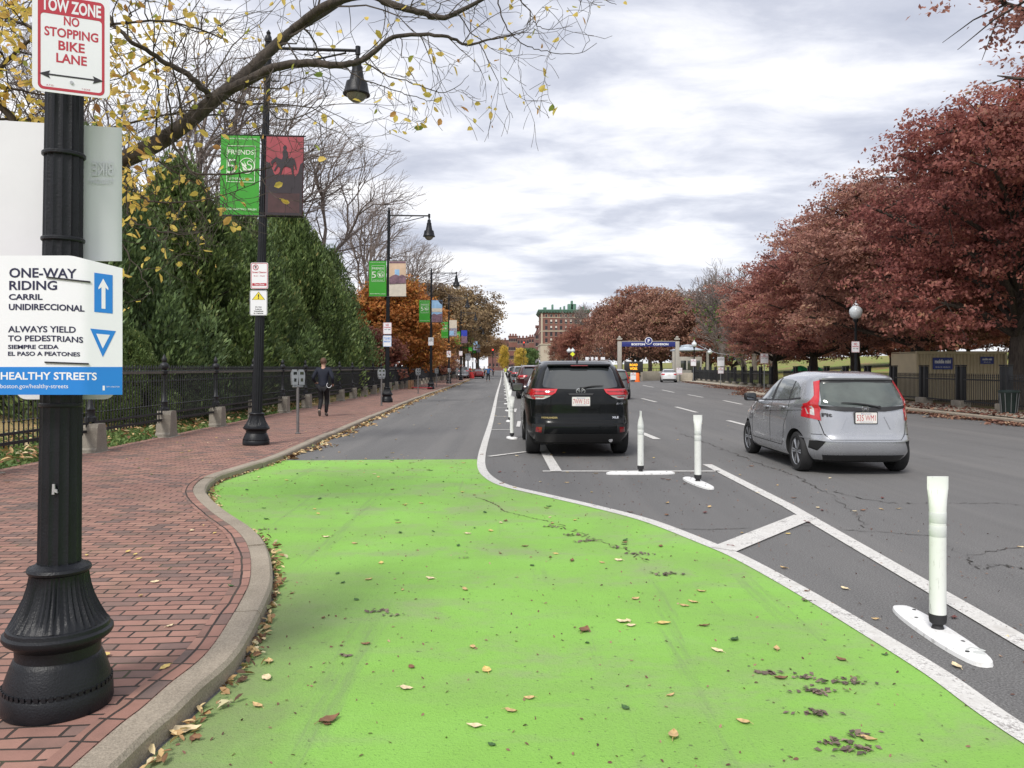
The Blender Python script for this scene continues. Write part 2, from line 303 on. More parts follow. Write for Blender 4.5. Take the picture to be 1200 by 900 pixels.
class MB:
    def __init__(s): s.v = []; s.f = []; s.mi = []; s.cur = 0; s.uv = None
    def add(s, vs, fs, mi=None):
        b = len(s.v); s.v += [tuple(v) for v in vs]; s.f += [tuple(b+i for i in f) for f in fs]
        s.mi += [s.cur if mi is None else mi]*len(fs); return s
    def box(s, c, d, rz=0.0, bevel=0.0, rot=None):
        x, y, z = d[0]/2, d[1]/2, d[2]/2
        if bevel > 0:
            b = min(bevel, x*.9, y*.9, z*.9)
            bm = bmesh.new(); bmesh.ops.create_cube(bm, size=1); bmesh.ops.scale(bm, vec=d, verts=bm.verts)
            bmesh.ops.bevel(bm, geom=bm.edges[:], offset=b, segments=2, profile=0.5, affect='EDGES')
            vs = [v.co.copy() for v in bm.verts]; fs = [[v.index for v in f.verts] for f in bm.faces]; bm.free()
        else:
            vs = [Vector((sx*x, sy*y, sz*z)) for sz in (-1, 1) for sy in (-1, 1) for sx in (-1, 1)]
            fs = [(0, 2, 3, 1), (4, 5, 7, 6), (0, 1, 5, 4), (2, 6, 7, 3), (0, 4, 6, 2), (1, 3, 7, 5)]
        m = rot if rot else Matrix.Rotation(rz, 3, 'Z')
        return s.add([m @ v + Vector(c) for v in vs], fs)
    def tube(s, pts, rad, n=8, cap=True):
        pts = [Vector(p) for p in pts]
        if isinstance(rad, (int, float)): rad = [rad]*len(pts)
        vs = []; fs = []; up = None
        for i, p in enumerate(pts):
            t = (pts[min(i+1, len(pts)-1)]-pts[max(i-1, 0)])
            if t.length < 1e-9: t = Vector((0, 0, 1))
            t.normalize()
            if up is None: up = Vector((0, 0, 1)) if abs(t.z) < 0.9 else Vector((0, 1, 0))
            a = up.cross(t)
            if a.length < 1e-6: a = Vector((1, 0, 0)).cross(t)
            a.normalize(); b = t.cross(a); up = b
            for k in range(n):
                w = 2*PI*k/n; vs.append(p + (a*math.cos(w)+b*math.sin(w))*rad[i])
        for i in range(len(pts)-1):
            for k in range(n):
                fs.append((i*n+k, i*n+(k+1) % n, (i+1)*n+(k+1) % n, (i+1)*n+k))
        if cap: fs += [tuple(range(n-1, -1, -1)), tuple((len(pts)-1)*n+k for k in range(n))]
        return s.add(vs, fs)
    def lathe(s, prof, n=24, c=(0, 0, 0), flutes=0, fl=None, M3=None):
        # prof: (z, r[, flute depth])
        vs = []; fs = []
        for p in prof:
            z, r = p[0], p[1]; fd = p[2] if len(p) > 2 else 0
            for k in range(n):
                a = 2*PI*k/n; rr = r
                if fd: rr = r - fd*abs(math.cos(flutes*a/2))**0.8
                v = Vector((rr*math.cos(a), rr*math.sin(a), z))
                if M3: v = M3 @ v
                vs.append(v+Vector(c))
        m = len(prof)
        for i in range(m-1):
            for k in range(n): fs.append((i*n+k, i*n+(k+1) % n, (i+1)*n+(k+1) % n, (i+1)*n+k))
        fs += [tuple(range(n-1, -1, -1)), tuple((m-1)*n+k for k in range(n))]
        return s.add(vs, fs)
    def prism(s, poly, h0, h1, fn=None):
        # poly in 2D, extruded from h0 to h1 along third axis; fn maps (a,b,h)->world
        fn = fn or (lambda a, b, h: (a, b, h)); n = len(poly)
        vs = [fn(a, b, h0) for a, b in poly]+[fn(a, b, h1) for a, b in poly]
        fs = [tuple(range(n-1, -1, -1)), tuple(range(n, 2*n))]+[(i, (i+1) % n, n+(i+1) % n, n+i) for i in range(n)]
        return s.add(vs, fs)
    def build(s, name, mats, parent=None, smooth=40, loc=None, rz=None):
        me = bpy.data.meshes.new(name); me.from_pydata(s.v, [], s.f)
        if not isinstance(mats, (list, tuple)): mats = [mats]
        for m in mats: me.materials.append(m)
        if any(s.mi): me.polygons.foreach_set('material_index', s.mi)
        bm = bmesh.new(); bm.from_mesh(me); bmesh.ops.recalc_face_normals(bm, faces=bm.faces); bm.to_mesh(me); bm.free()
        if smooth:
            me.polygons.foreach_set('use_smooth', [True]*len(me.polygons)); me.set_sharp_from_angle(angle=R(smooth))
        o = bpy.data.objects.new(name, me); COL.objects.link(o)
        if parent: o.parent = parent
        if loc: o.location = loc
        if rz: o.rotation_euler[2] = rz
        return o
def flat(name, poly, z, m, kind='structure', parent=None):
    bm = bmesh.new(); f = bm.faces.new([bm.verts.new((x, y, z)) for x, y in poly])
    if f.calc_area() and f.normal.z < 0: f.normal_flip()
    bmesh.ops.triangulate(bm, faces=bm.faces[:]); bmesh.ops.recalc_face_normals(bm, faces=bm.faces)
    for f in bm.faces:
        if f.normal.z < 0: f.normal_flip()
    me = bpy.data.meshes.new(name); bm.to_mesh(me); bm.free(); me.materials.append(m)
    o = bpy.data.objects.new(name, me); COL.objects.link(o)
    if parent: o.parent = parent
    elif kind: o['kind'] = kind
    return o
def crom(pts, n=8):
    out = []; P_ = [Vector(p) for p in pts]
    for i in range(len(P_)-1):
        p0 = P_[max(i-1, 0)]; p1 = P_[i]; p2 = P_[i+1]; p3 = P_[min(i+2, len(P_)-1)]
        for k in range(n):
            t = k/n; out.append(0.5*((2*p1)+(-p0+p2)*t+(2*p0-5*p1+4*p2-p3)*t*t+(-p0+3*p1-3*p2+p3)*t**3))
    out.append(P_[-1]); return out
def offset_line(pts, d):
    out = []
    for i, p in enumerate(pts):
        t = (pts[min(i+1, len(pts)-1)]-pts[max(i-1, 0)]).normalized(); out.append(Vector((p.x-t.y*d, p.y+t.x*d)))
    return out
def strip(name, pts, w, z, m, kind='structure', jit=0.0):
    a = offset_line(pts, w/2); b = offset_line(pts, -w/2); vs = []; fs = []
    for p, q in zip(a, b):
        j = random.uniform(-jit, jit); k = random.uniform(-jit, jit)
        vs += [(p.x+j, p.y, z), (q.x+k, q.y, z)]
    for i in range(len(a)-1): fs.append((2*i, 2*i+1, 2*i+3, 2*i+2))
    mb = MB(); mb.add(vs, fs); o = mb.build(name, m, smooth=0)
    up = o.data.polygons[0].normal.z
    if up < 0: o.data.flip_normals()
    if kind: o['kind'] = kind
    return o
_txt = {}
def text_geo(st, bold=0.0):
    k = (st, bold)
    if k not in _txt:
        cu = bpy.data.curves.new('t', 'FONT'); cu.body = st; cu.size = 1; cu.resolution_u = 3; cu.offset = bold; cu.space_line = 0.9
        ob = bpy.data.objects.new('t', cu); COL.objects.link(ob); me = ob.to_mesh()
        v = [(a.co.x, a.co.y) for a in me.vertices]; f = [tuple(p.vertices) for p in me.polygons]
        ob.to_mesh_clear(); bpy.data.objects.remove(ob); bpy.data.curves.remove(cu)
        x0 = min(a[0] for a in v); x1 = max(a[0] for a in v); y0 = min(a[1] for a in v); y1 = max(a[1] for a in v)
        _txt[k] = ([((a[0]-x0)/(x1-x0), (a[1]-y0)/(y1-y0)) for a in v], f)
    return _txt[k]
def text(mb, st, box, fn, bold=0.02, mi=None):
    v, f = text_geo(st, bold); x0, y0, x1, y1 = box
    mb.add([fn(x0+a*(x1-x0), y0+b*(y1-y0)) for a, b in v], f, mi)
def rrect(x0, y0, x1, y1, r, n=5):
    out = []
    for cx, cy, a0 in ((x1-r, y1-r, 0), (x0+r, y1-r, 90), (x0+r, y0+r, 180), (x1-r, y0+r, 270)):
        for k in range(n+1):
            a = R(a0+90*k/n); out.append((cx+r*math.cos(a), cy+r*math.sin(a)))
    return out
def leaf_mesh(name, C, size, m, normals=None, elong=1.6, spread=1.0, rnd=None, flatness=None, oval=False):
    """many leaf shaped faces (two triangles folded along the midrib) around the centres C"""
    n = len(C); C = np.asarray(C, dtype=np.float64)
    if normals is None:
        d = np.random.normal(size=(n, 3)); 
        if flatness is not None: d[:, 2] = np.abs(d[:, 2])+flatness
    else: d = normals + np.random.normal(size=(n, 3))*spread
    d /= np.linalg.norm(d, axis=1)[:, None]+1e-9
    a = np.cross(d, np.random.normal(size=(n, 3))); a /= np.linalg.norm(a, axis=1)[:, None]+1e-9
    b = np.cross(d, a)
    s = (size*np.random.uniform(0.65, 1.3, n))[:, None]
    L = a*s*0.5*elong; W = b*s*0.40; fold = d*s*0.14
    me = bpy.data.meshes.new(name)
    if oval:
        V = np.empty((n, 6, 3)); V[:, 0] = C-L; V[:, 1] = C+W*.85-L*.42+fold; V[:, 2] = C+W*.72+L*.38+fold*.8; V[:, 3] = C+L-fold*.5; V[:, 4] = C-W*.72+L*.38+fold*.8; V[:, 5] = C-W*.85-L*.42+fold
        idx = np.arange(n)*6; lv = np.stack([idx, idx+1, idx+2, idx+3, idx, idx+3, idx+4, idx+5], 1).ravel(); nvl = 4
    else:
        V = np.empty((n, 4, 3)); V[:, 0] = C-L; V[:, 1] = C+W-L*0.05+fold; V[:, 2] = C+L; V[:, 3] = C-W-L*0.05+fold
        idx = np.arange(n)*4; lv = np.stack([idx, idx+1, idx+2, idx, idx+2, idx+3], 1).ravel(); nvl = 3
    me.vertices.add(V.shape[0]*V.shape[1]); me.vertices.foreach_set('co', V.ravel())
    me.loops.add(len(lv)); me.loops.foreach_set('vertex_index', lv.astype(np.int32))
    me.polygons.add(n*2); me.polygons.foreach_set('loop_start', (np.arange(n*2)*nvl).astype(np.int32))
    at = me.attributes.new('rnd', 'FLOAT', 'FACE')
    r = np.random.uniform(0, 1, n) if rnd is None else np.clip(rnd, 0, 1)
    at.data.foreach_set('value', np.repeat(r, 2).astype(np.float32))
    me.materials.append(m); me.update(); me.validate(); return me
def meshobj(name, me, parent=None):
    o = bpy.data.objects.new(name, me); COL.objects.link(o)
    if parent: o.parent = parent
    return o
# ================================================================ GROUND
V2 = lambda p: Vector((p[0], p[1]))
flat('ground', [(-900, -60), (1200, -60), (1200, 1500), (-900, 1500)], -0.06, M['dirt'])
flat('road', [(-9, -30), (60, -30), (60, 620), (-30, 620)], 0.0, M['asphalt'])
KP = [(167, 893), (205, 858), (234, 828), (280, 782), (312, 718), (319.5, 689), (314, 655), (297, 632), (267.6, 611), (246.5, 592), (242, 579), (255, 566.5), (284.5, 556), (327, 541), (369, 522), (440, 490), (495, 466), (540, 449)]
kc = [V2((-1.52, -20)), V2((-1.50, -8)), V2((-1.49, 0.5)), V2((-1.48, 2.2))]+[V2(G(*p)) for p in KP]+[V2((-6.2, 146)), V2((-9.5, 400)), V2((-12, 600))]
KERB = crom(kc, 7)
SW = 0.10
def kerb(name, line, w, h, m, joints=1.6):
    """granite kerb stones with a rounded street edge, laid end to end"""
    mb = MB(); L = 0; seg = []
    inner = offset_line(line, w)
    prof = lambda o, i, dz: [(o.x, o.y, -0.02), (o.x, o.y, h-0.02+dz), (o.x+(i.x-o.x)*.13, o.y+(i.y-o.y)*.13, h+dz), (i.x, i.y, h+dz), (i.x, i.y, -0.02)]
    i0 = 0; nextj = joints; k = 0; run = []
    dz = 0; 
    def flush(run):
        if len(run) < 2: return
        vs = []; fs = []
        for a in run: vs += a
        for i in range(len(run)-1):
            for q in range(4): fs.append((i*5+q, (i+1)*5+q, (i+1)*5+q+1, i*5+q+1))
        fs += [(0, 1, 2, 3, 4), tuple((len(run)-1)*5+q for q in (4, 3, 2, 1, 0))]
        mb.add(vs, fs)
    dist = 0
    for i in range(len(line)):
        if i: 
            stp = (line[i]-line[i-1]).length; far = line[i].y > 60
            sub = 1 if far else max(1, int(stp/0.12))
            for q in range(1, sub+1):
                t = q/sub; o = line[i-1].lerp(line[i], t); n = inner[i-1].lerp(inner[i], t)
                dist += stp/sub
                if dist > nextj and not far:
                    o2 = line[i-1].lerp(line[i], t-0.15/sub); n2 = inner[i-1].lerp(inner[i], t-0.15/sub)
                    run.append(prof(o2, n2, dz)); flush(run); run = []
                    dz = random.uniform(-0.010, 0.010); nextj = dist+random.uniform(1.2, 2.2)
                run.append(prof(o, n, dz))
        else: run.append(prof(line[0], inner[0], dz))
    flush(run)
    o = mb.build(name, m, smooth=35); o['kind'] = 'structure'; return inner
kin = kerb('kerb', KERB, 0.15, SW, M['granite'])
fenceX = lambda y: -7.45-0.0125*(y-17)
poly = [(p.x, p.y) for p in kin] + [(fenceX(600)-0.2, 600), (fenceX(-20)-0.05, -20)]
flat('pavement', poly, SW-0.004, M['brick'])
# soldier course following the kerb
a = offset_line(KERB, 0.153); b_ = offset_line(KERB, 0.27); vs = []; fs = []; us = []; d = 0
sel = [i for i in range(len(KERB)) if KERB[i].y < 60]
for i in sel:
    if i: d += (a[i]-a[i-1]).length
    vs += [(a[i].x, a[i].y, SW), (b_[i].x, b_[i].y, SW)]; us += [(d, 0.0), (d, 0.115)]
for i in range(len(sel)-1): fs.append((2*i, 2*i+1, 2*i+3, 2*i+2))
mb = MB(); mb.add(vs, fs); o = mb.build('pavement_border', M['brickb'], smooth=0); o['kind'] = 'structure'
if o.data.polygons[0].normal.z < 0: o.data.flip_normals()
uvl = o.data.uv_layers.new(name='UVMap')
for lp in o.data.loops: uvl.data[lp.index].uv = us[lp.vertex_index]
# left park lawn, rising gently from the fence
mb = MB(); vs = []; fs = []; ys = [-20, -5, 5, 15, 30, 50, 80, 120, 200, 400, 600]; xs = [0, -1.2, -3, -7, -15, -30, -80, -300]
for y in ys:
    for k, dx in enumerate(xs): vs.append((fenceX(y)-0.12+dx, y, 0.06+(0, .06, .16, .3, .4, .5, .5, .5)[k]))
for i in range(len(ys)-1):
    for k in range(len(xs)-1): q = i*len(xs)+k; fs.append((q, q+1, q+1+len(xs), q+len(xs)))
mb.add(vs, fs); o = mb.build('park_lawn', M['grassL']); o['kind'] = 'structure'
if o.data.polygons[0].normal.z < 0: o.data.flip_normals()
# green lane
gl = [(600, 576)] 
CUR = [(568, 520), (564.5, 535), (564.5, 548), (572, 559), (592, 569.5), (640, 581), (700, 595), (760, 611), (830, 638), (870, 655.5), (940, 694), (1020, 742), (1100, 792), (1200, 862)]
cw = [V2(G(*p)) for p in CUR]+[V2((2.32, 2.2)), V2((2.36, 0)), V2((2.36, -20))]
up = [V2(G(587, 445)), V2(G(583, 460)), V2(G(577, 488))]
lane_line = crom([V2((-6.5, 500)), V2((-2.6, 200))]+up+cw, 8)
i0 = min(range(len(lane_line)), key=lambda i: abs(lane_line[i].y-13.55)+(0 if lane_line[i].x < 0 else 99))
g_r = [(p.x, p.y) for p in lane_line[i0:]]
g_l = [(p.x+0.02, p.y) for p in KERB if p.y < 13.35]
flat('green_lane', g_l+[(-3.85, 13.42), (-2.0, 13.52)]+g_r, 0.004, M['green'])
strip('lane_line', lane_line, 0.135, 0.009, M['line'])
def pstrip(name, pts, w, z=0.009, m=None):
    q = [V2(G(*p)) for p in pts]; return strip(name, q, w, z, m or M['line'])
def wstrip(name, pts, w, z=0.009, m=None): return strip(name, [V2(p) for p in pts], w, z, m or M['line'])
wstrip('buffer_line', [(3.16, 12.85), (3.13, 9), (3.10, 8.39), (2.93, 4.8), (2.86, 3.4), (2.75, 0), (2.7, -20)], 0.15, 0.0085)
wstrip('buffer_bar', [G(848, 645), G(944, 606)], 0.24, 0.0125)
pstrip('parking_line', [(636, 552.6), (843, 552.6)], 0.10, 0.0085)
pstrip('parking_line', [(652, 553), (634, 522)], 0.17, 0.0125)
pstrip('parking_line', [(573, 535.5), (616, 530)], 0.10, 0.0125)
pstrip('lane_dash', [(752, 507.5), (770, 515)], 0.17); pstrip('lane_dash', [(752, 467), (769, 471.3)], 0.15)
pstrip('lane_dash', [(776, 457), (790, 460)], 0.15); pstrip('lane_dash', [(792, 477), (816.5, 483.5)], 0.15)
pstrip('lane_dash', [(806, 462.5), (824, 465.8)], 0.15); pstrip('lane_dash', [(848, 469.5), (869.5, 474)], 0.15)
pstrip('lane_dash', [(853, 493), (884, 501)], 0.15); pstrip('lane_dash', [(753, 451.5), (766, 454)], 0.15)
for k in range(16):
    y = 20+k*5.5; x0 = -0.66-(y-20)*0.0075; wstrip('buffer_tick', [(x0+0.1, y), (0.05-0.012*(y-17.6), y)], 0.10, 0.0125)
for k in range(9):
    y = 21+k*7; wstrip('parking_line', [(0.2-0.010*(y-17), y), (0.25-0.010*(y-17), y+2.2)], 0.10, 0.0125)
# cracks in the surface
M['crack'] = mat('asphalt_crack', (0.055, 0.050, 0.045), 0.95, 0, 0.2, 20)  # dark grey-brown colour of the cracks in the asphalt
M['crackg'] = mat('crack_dirt', (0.09, 0.085, 0.04), 0.95, 0, 0.3, 20)
def crack(pts, w, m, n=14, jit=0.05):
    q = [V2(G(*p)) for p in pts]; out = []
    for i in range(len(q)-1):
        for k in range(n): out.append(q[i].lerp(q[i+1], k/n)+V2((random.uniform(-jit, jit), random.uniform(-jit, jit))))
    out.append(q[-1]); vs = []; fs = []
    for i, p in enumerate(out):
        ww = w*.62*random.uniform(0.15, 1.0)*(0.25 if i in (0, len(out)-1) else 1); vs += [(p.x, p.y-ww/2, 0.0062), (p.x, p.y+ww/2, 0.0062)] if abs(q[-1].x-q[0].x) > abs(q[-1].y-q[0].y) else [(p.x-ww/2, p.y, 0.0062), (p.x+ww/2, p.y, 0.0062)]
    for i in range(len(out)-1): fs.append((2*i, 2*i+1, 2*i+3, 2*i+2))
    mb = MB(); mb.add(vs, fs); o = mb.build('road_crack', m, smooth=0); o['kind'] = 'structure'
    if o.data.polygons[0].normal.z < 0: o.data.flip_normals()
crack([(795, 508), (815, 514), (850, 528), (900, 547), (925, 555), (965, 575), (1040, 590), (1110, 590)], 0.045, M['crack'])
crack([(1110, 590), (1175, 590), (1230, 596)], 0.03, M['crack']); crack([(900, 612), (1000, 622), (1090, 628), (1130, 652), (1200, 640)], 0.03, M['crack'], jit=.03)
crack([(1130, 652), (1150, 668), (1165, 662), (1210, 668)], 0.03, M['crack'], jit=.04); crack([(965, 575), (1000, 600), (1020, 622)], 0.02, M['crack'])
crack([(791, 620), (830, 621), (880, 619)], 0.03, M['crack'], jit=.015)
crack([(558, 583), (578, 590), (592, 600), (625, 608), (650, 613)], 0.045, M['crackg'], jit=.02)
crack([(650, 613), (690, 630), (730, 645), (760, 660)], 0.035, M['crackg'], jit=.05)
# right side: kerb, pavement, lawn
rk = [(14.6, -30), (14.3, 0), (14.05, 12), (14.07, 21.8), (14.1, 27.5), (13.9, 36), (13.6, 42), (13.6, 45.2), (14.2, 48), (15.6, 51.5), (16.6, 56), (17.8, 66), (19.6, 91), (21, 97)]
RK = crom([V2(p) for p in rk], 5)
kerb('kerb', [p for p in reversed(RK)], 0.16, 0.13, M['granite'])
fr = lambda y: 16.55+0.07*(y-28)
rin = offset_line(RK, -0.16)
flat('pavement', [(p.x, p.y) for p in rin]+[(fr(97)+.3, 97.5), (fr(-30)+.3, -30)], 0.126, M['concrete'])
def lawnz(X, Y):
    t = min(1, max(0, (X-fr(min(Y, 97))-5)/55)); t2 = min(1, max(0, (X-60)/200)); return .10+3.6*t*t*(3-2*t)+5*t2
mb = MB(); xs = [0, 2, 5, 9, 14, 20, 28, 36, 46, 60, 80, 120, 200, 400]; ys = [-60, -30, 0, 15, 30, 45, 60, 80, 97.5, 104, 130, 200, 330, 600]; vs = []; fs = []
for yy in ys:
    for dx in xs: X = fr(min(yy, 97.5))+.3+dx+(2.5 if yy > 98 else 0); vs.append((X, yy, lawnz(X, yy)))
for i in range(len(ys)-1):
    for k in range(len(xs)-1): q = i*len(xs)+k; fs.append((q, q+1, q+1+len(xs), q+len(xs)))
mb.add(vs, fs); o = mb.build('park_lawn', M['grassR']); o['kind'] = 'structure'
if o.data.polygons[0].normal.z < 0: o.data.flip_normals()
flat('leafy_ground', [(fr(70)+.3, 70), (fr(70)+5, 70), (fr(20)+5, 20), (fr(-30)+5, -30), (fr(-30)+.3, -30)], 0.115, M['dirt'])
# ================================================================ FENCES
def picket_panel(L, n, zt, rails, z0, r=0.011, spear=True, low=True):
    mb = MB()
    for z, h, mi in rails: mb.cur = mi; mb.box((L/2, 0, z), (L, 0.045, h))
    mb.cur = 0
    for k in range(n):
        x = (k+.5)*L/n
        mb.tube([(x, 0, z0), (x, 0, zt)], r, 6)
        if spear: mb.lathe([(0, .009), (0.012, 0.022), (.03, .020), (.05, .010), (.075, .021), (.11, .014), (.15, .002)], 6, (x, 0, zt-.02))
        if low:
            mb.lathe([(0, .012), (.02, .023), (.04, .012)], 6, (x, 0, z0+0.36)); mb.lathe([(0, .012), (.03, .02), (.06, .012)], 6, (x, 0, zt-.24))
    return mb
BAY = 3.05
lf = empty('iron_fence', (fenceX(5), 5, 0), 0, 'long black iron picket fence on pale stone blocks beside the brick pavement', 'fence')
pan = post = blk = None; ang = math.atan2(1, -0.0125)
for k in range(46):
    y = -3.25+k*BAY
    x = fenceX(5+y)-fenceX(5)
    if pan is None:
        pan = picket_panel(BAY-.16, 24, 1.50, [(1.47, .05, 1), (0.60, .04, 0), (0.46, .045, 0)], 0.40).build('fence_panel', [M['fence'], M['railtop']], lf)
        mb = MB(); mb.lathe([(.62, .10), (.70, .10), (.72, .075), (.80, .065), (.84, .085), (.88, .05), (1.05, .035), (1.3, .030), (1.42, .045), (1.44, .07), (1.50, .075), (1.53, .05)], 12)
        post = mb.build('fence_post', M['fence'], lf)
        mb = MB(); mb.lathe([(1.52, .05), (1.56, .085), (1.62, .095), (1.66, .075), (1.69, .035), (1.72, .05), (1.76, .055), (1.80, .035), (1.86, .005)], 12)
        fin = mb.build('finial', M['fence'], post)
        mb = MB(); mb.prism([(-.24, 0.02), (.24, 0.02), (.24, .16), (.20, .2), (.17, .58), (.13, .66), (-.13, .66), (-.17, .58), (-.20, .2), (-.24, .16)], -.17, .17, lambda a, b, h: (a, h, b))
        mb.box((0, 0, .05), (.62, .46, .12), bevel=.02)
        blk = mb.build('stone_block', M['stone'], lf, smooth=0)
        c = [pan, post, blk]
    else:
        c = []
        for s in (pan, post, blk):
            q = s.copy(); COL.objects.link(q); q.parent = lf; c.append(q)
        q = fin.copy(); COL.objects.link(q); q.parent = c[1]
    for q in c: q.location = (x, y, SW-.10); q.rotation_euler = (0, 0, ang)
    c[2].scale = (.9, .9, .95*random.uniform(.93, 1.04)); c[2].location.x += 0.05
    if k > 0: pass
    c[0].location.y += .08
    if k == 45: bpy.data.objects.remove(c[0])
# right fence: pairs of square posts
rf = empty('iron_railing', (fr(10), 10, .12), 0, 'black iron railing with paired square posts along the far pavement on the right', 'fence')
rpan = None; ra = math.atan2(1, 0.07)
mbp = MB(); mbp.box((0, -.17, .75), (.15, .15, 1.5), bevel=.01); mbp.box((0, .17, .75), (.15, .15, 1.5), bevel=.01)
for s in (-.17, .17): mbp.box((0, s, 1.53), (.18, .18, .05), bevel=.01)
mbb = MB(); mbb.box((0, 0, .1), (.4, .65, .3), bevel=.03)
for k in range(30):
    y = -8+k*3.05
    if 53.2 < y+10 < 55.8: continue
    if rpan is None:
        rpan = picket_panel(2.55, 20, 1.12, [(1.02, .05, 0), (.22, .05, 0)], .12, .012, True, False).build('fence_panel', M['fence'], rf)
        rpost = mbp.build('paired_post', M['fence'], rf); rbase = mbb.build('post_base', M['stone'], rf); c = [rpan, rpost, rbase]
    else:
        c = []
        for s in (rpan, rpost, rbase):
            q = s.copy(); COL.objects.link(q); q.parent = rf; c.append(q)
    for q in c: q.location = (0.07*y, y, 0)
    c[0].location = (0.07*y, y+.25, 0); c[0].rotation_euler = (0, 0, ra)
# ================================================================ LAMP POSTS
def lamppost_shaft(h=8.0):
    mb = MB(); FL = 16
    class Z:
        @staticmethod
        def lathe(p, *q, **k): mb.lathe([(t[0]*.90,)+tuple(t[1:]) for t in p], *q, **k)
    Z.lathe([(0, .245), (.02, .250), (.085, .247), (.105, .236), (.115, .240), (.13, .236), (.15, .232), (.19, .218), (.225, .205), (.245, .196), (.25, .190), (.30, .192), (.31, .205), (.335, .238), (.35, .247), (.365, .246), (.375, .232), (.392, .229), (.40, .219)], 64)
    Z.lathe([(.40, .219, .0), (.402, .222, .006), (.42, .212, .012), (.45, .196, .014), (.49, .176, .014), (.53, .158, .013), (.58, .143, .011), (.63, .134, .009), (.642, .133, .002), (.645, .128, .0)], 128, flutes=40)
    Z.lathe([(.643, .128), (.648, .140), (.660, .146), (.672, .140), (.678, .118), (.69, .105)], 48)
    zs = [0.615, 2.0, 4.0, 6.0, h]
    mb.lathe([(z, .099-.045*((z-.615)/(h-.615)), .009 if i else .009) for i, z in enumerate(zs)], 112, flutes=14)
    mb.lathe([(h-.04, .06), (h, .07), (h+.06, .06), (h+.10, .035), (h+.14, .045), (h+.20, .004)], 16)
    for k in range(48):
        a = 2*PI*k/48; mb.box((.239*math.cos(a), .239*math.sin(a), .101), (.012, .02, .018), rz=a)
    return mb
def lamppost(root, h=8.0, arm=True, head=True):
    o = lamppost_shaft(h).build('pole', M['iron'], root)
    if arm:
        mb = MB(); z = h-.15
        mb.tube([(0, 0, z), (1.75, 0, z)], .032, 8); mb.tube([(0, 0, z-.55), (.25, 0, z-.32), (.8, 0, z-.22), (1.5, 0, z-.05)], .018, 6)
        mb.tube([(1.0, 0, z), (.85, 0, z-.12), (.7, 0, z-.1)], .014, 6)
        mb.lathe([(-.08, .05), (.08, .05)], 10, (1.72, 0, z)); mb.lathe([(-.6, .07), (.1, .07)], 14, (0, 0, z-.05))
        mb.build('arm', M['iron'], root)
        mb = MB(); z0 = z-.95
        mb.lathe([(.93, .02), (.80, .035), (.78, .07), (.66, .08), (.64, .105), (.60, .10), (.42, .135), (.36, .15), (.34, .20), (.22, .225), (.14, .245), (.12, .26), (.10, .255), (.10, .20)], 28, (1.72, 0, z0))
        s = mb.build('lamp_shade', M['iron'], root)
        mb = MB(); mb.lathe([(.13, .20), (.08, .19), (.02, .15), (-.03, .08), (-.05, .01)], 20, (1.72, 0, z0)); mb.build('lamp_glass', M['lampglass'], s)
    return root
cp = (-1.985, 3.47)
near = empty('street_lamp', (cp[0], cp[1], SW), 0, 'nearest black fluted iron lamp post, with the big cycle signs strapped to it', 'street lamp', 'black iron lamp posts along the left pavement')
lamppost(near)
mb = MB()
for z in (2.39, 2.02, 1.30): mb.lathe([(z, .0945), (z+.004, .0985), (z+.014, .0985), (z+.018, .0945)], 40)
mb.build('strap', M['iron'], near)
mb = MB(); mb.prism([(0, 0), (.012, 0), (.012, .01), (.028, .006), (.024, .02), (.014, .024), (.013, .044), (.002, .044)], -.004, .004, lambda a, b, h: (a+.015, -.0965+h, b+.93)); mb.build('sticker_scrap', M['signback'], near, smooth=0)
near.rotation_euler = (0, R(0.62), 0); near.scale = (.875, .875, 1)
POLE_Y = [15.2, 33.9, 54.5, 74, 94, 113, 132, 151, 170]
POLE_PX = [300, 453.5, 505, 526, 540, 548.5, 554, 558, 561]
lamps = []
desc = ['second black lamp post, leaning slightly, with green and sunset banners', 'third black lamp post, with green and pale beach banners beyond the dark yews', 'fourth black lamp post, in front of the orange maple', 'fifth black lamp post, first one past the orange maple', 'sixth black lamp post, beside the low red shrubs', 'seventh lamp post from the camera, above the far parking meters', 'eighth lamp post from the camera, small and far', 'ninth lamp post from the camera, small and far', 'farthest lamp post, ahead of the road works']
proto = None
for i, (Y, px) in enumerate(zip(POLE_Y, POLE_PX)):
    X = (px-600)*Y/F
    if proto is None:
        proto = empty('street_lamp', (X, Y, SW), 0); lamppost(proto, 7.75); o = proto
    else: o = copy_tree(proto)
    place(o, (X, Y, SW), 0, desc[i], 'black iron lamp posts along the left pavement', cat='street lamp')
    if i: o.scale = (1, 1, 1.05)
    o.rotation_euler = (0, R((1.75, .6, .2, 0, .2, 0, 0, 0, 0)[i]), 0); lamps.append(o)
# banners
PIC = [mat('banner_picture', (0.10, 0.02, 0.03), .6, 0, .1), mat('banner_sunset_sky', (0.28, 0.045, 0.06), .6, 0, .35, 1.5), mat('banner_silhouette', (0.018, 0.012, 0.018), .6, 0, .2), mat('banner_dusk_ground', (0.05, 0.018, 0.02), .6, 0, .4, 4),
       mat('banner_pale', (0.55, 0.50, 0.42), .6, 0, .1), mat('banner_cream_sky', (0.55, 0.40, 0.28), .6, 0, .2, 2), mat('banner_mauve', (0.16, 0.09, 0.12), .6, 0, .5, 8), mat('banner_sky_blue', (0.25, 0.42, 0.62), .6, 0, .25, 2), mat('banner_deep_blue', (0.02, 0.04, 0.35), .6, 0, .2, 2), mat('banner_grey', (0.22, 0.22, 0.28), .6, 0, .5, 5), mat('banner_lime', (0.35, 0.45, 0.12), .6, 0, .3, 3)]
def xz(x0, z0, y=0, d=.004): return lambda a, b, h=0: (x0+a, y-d+(-h), z0+b)
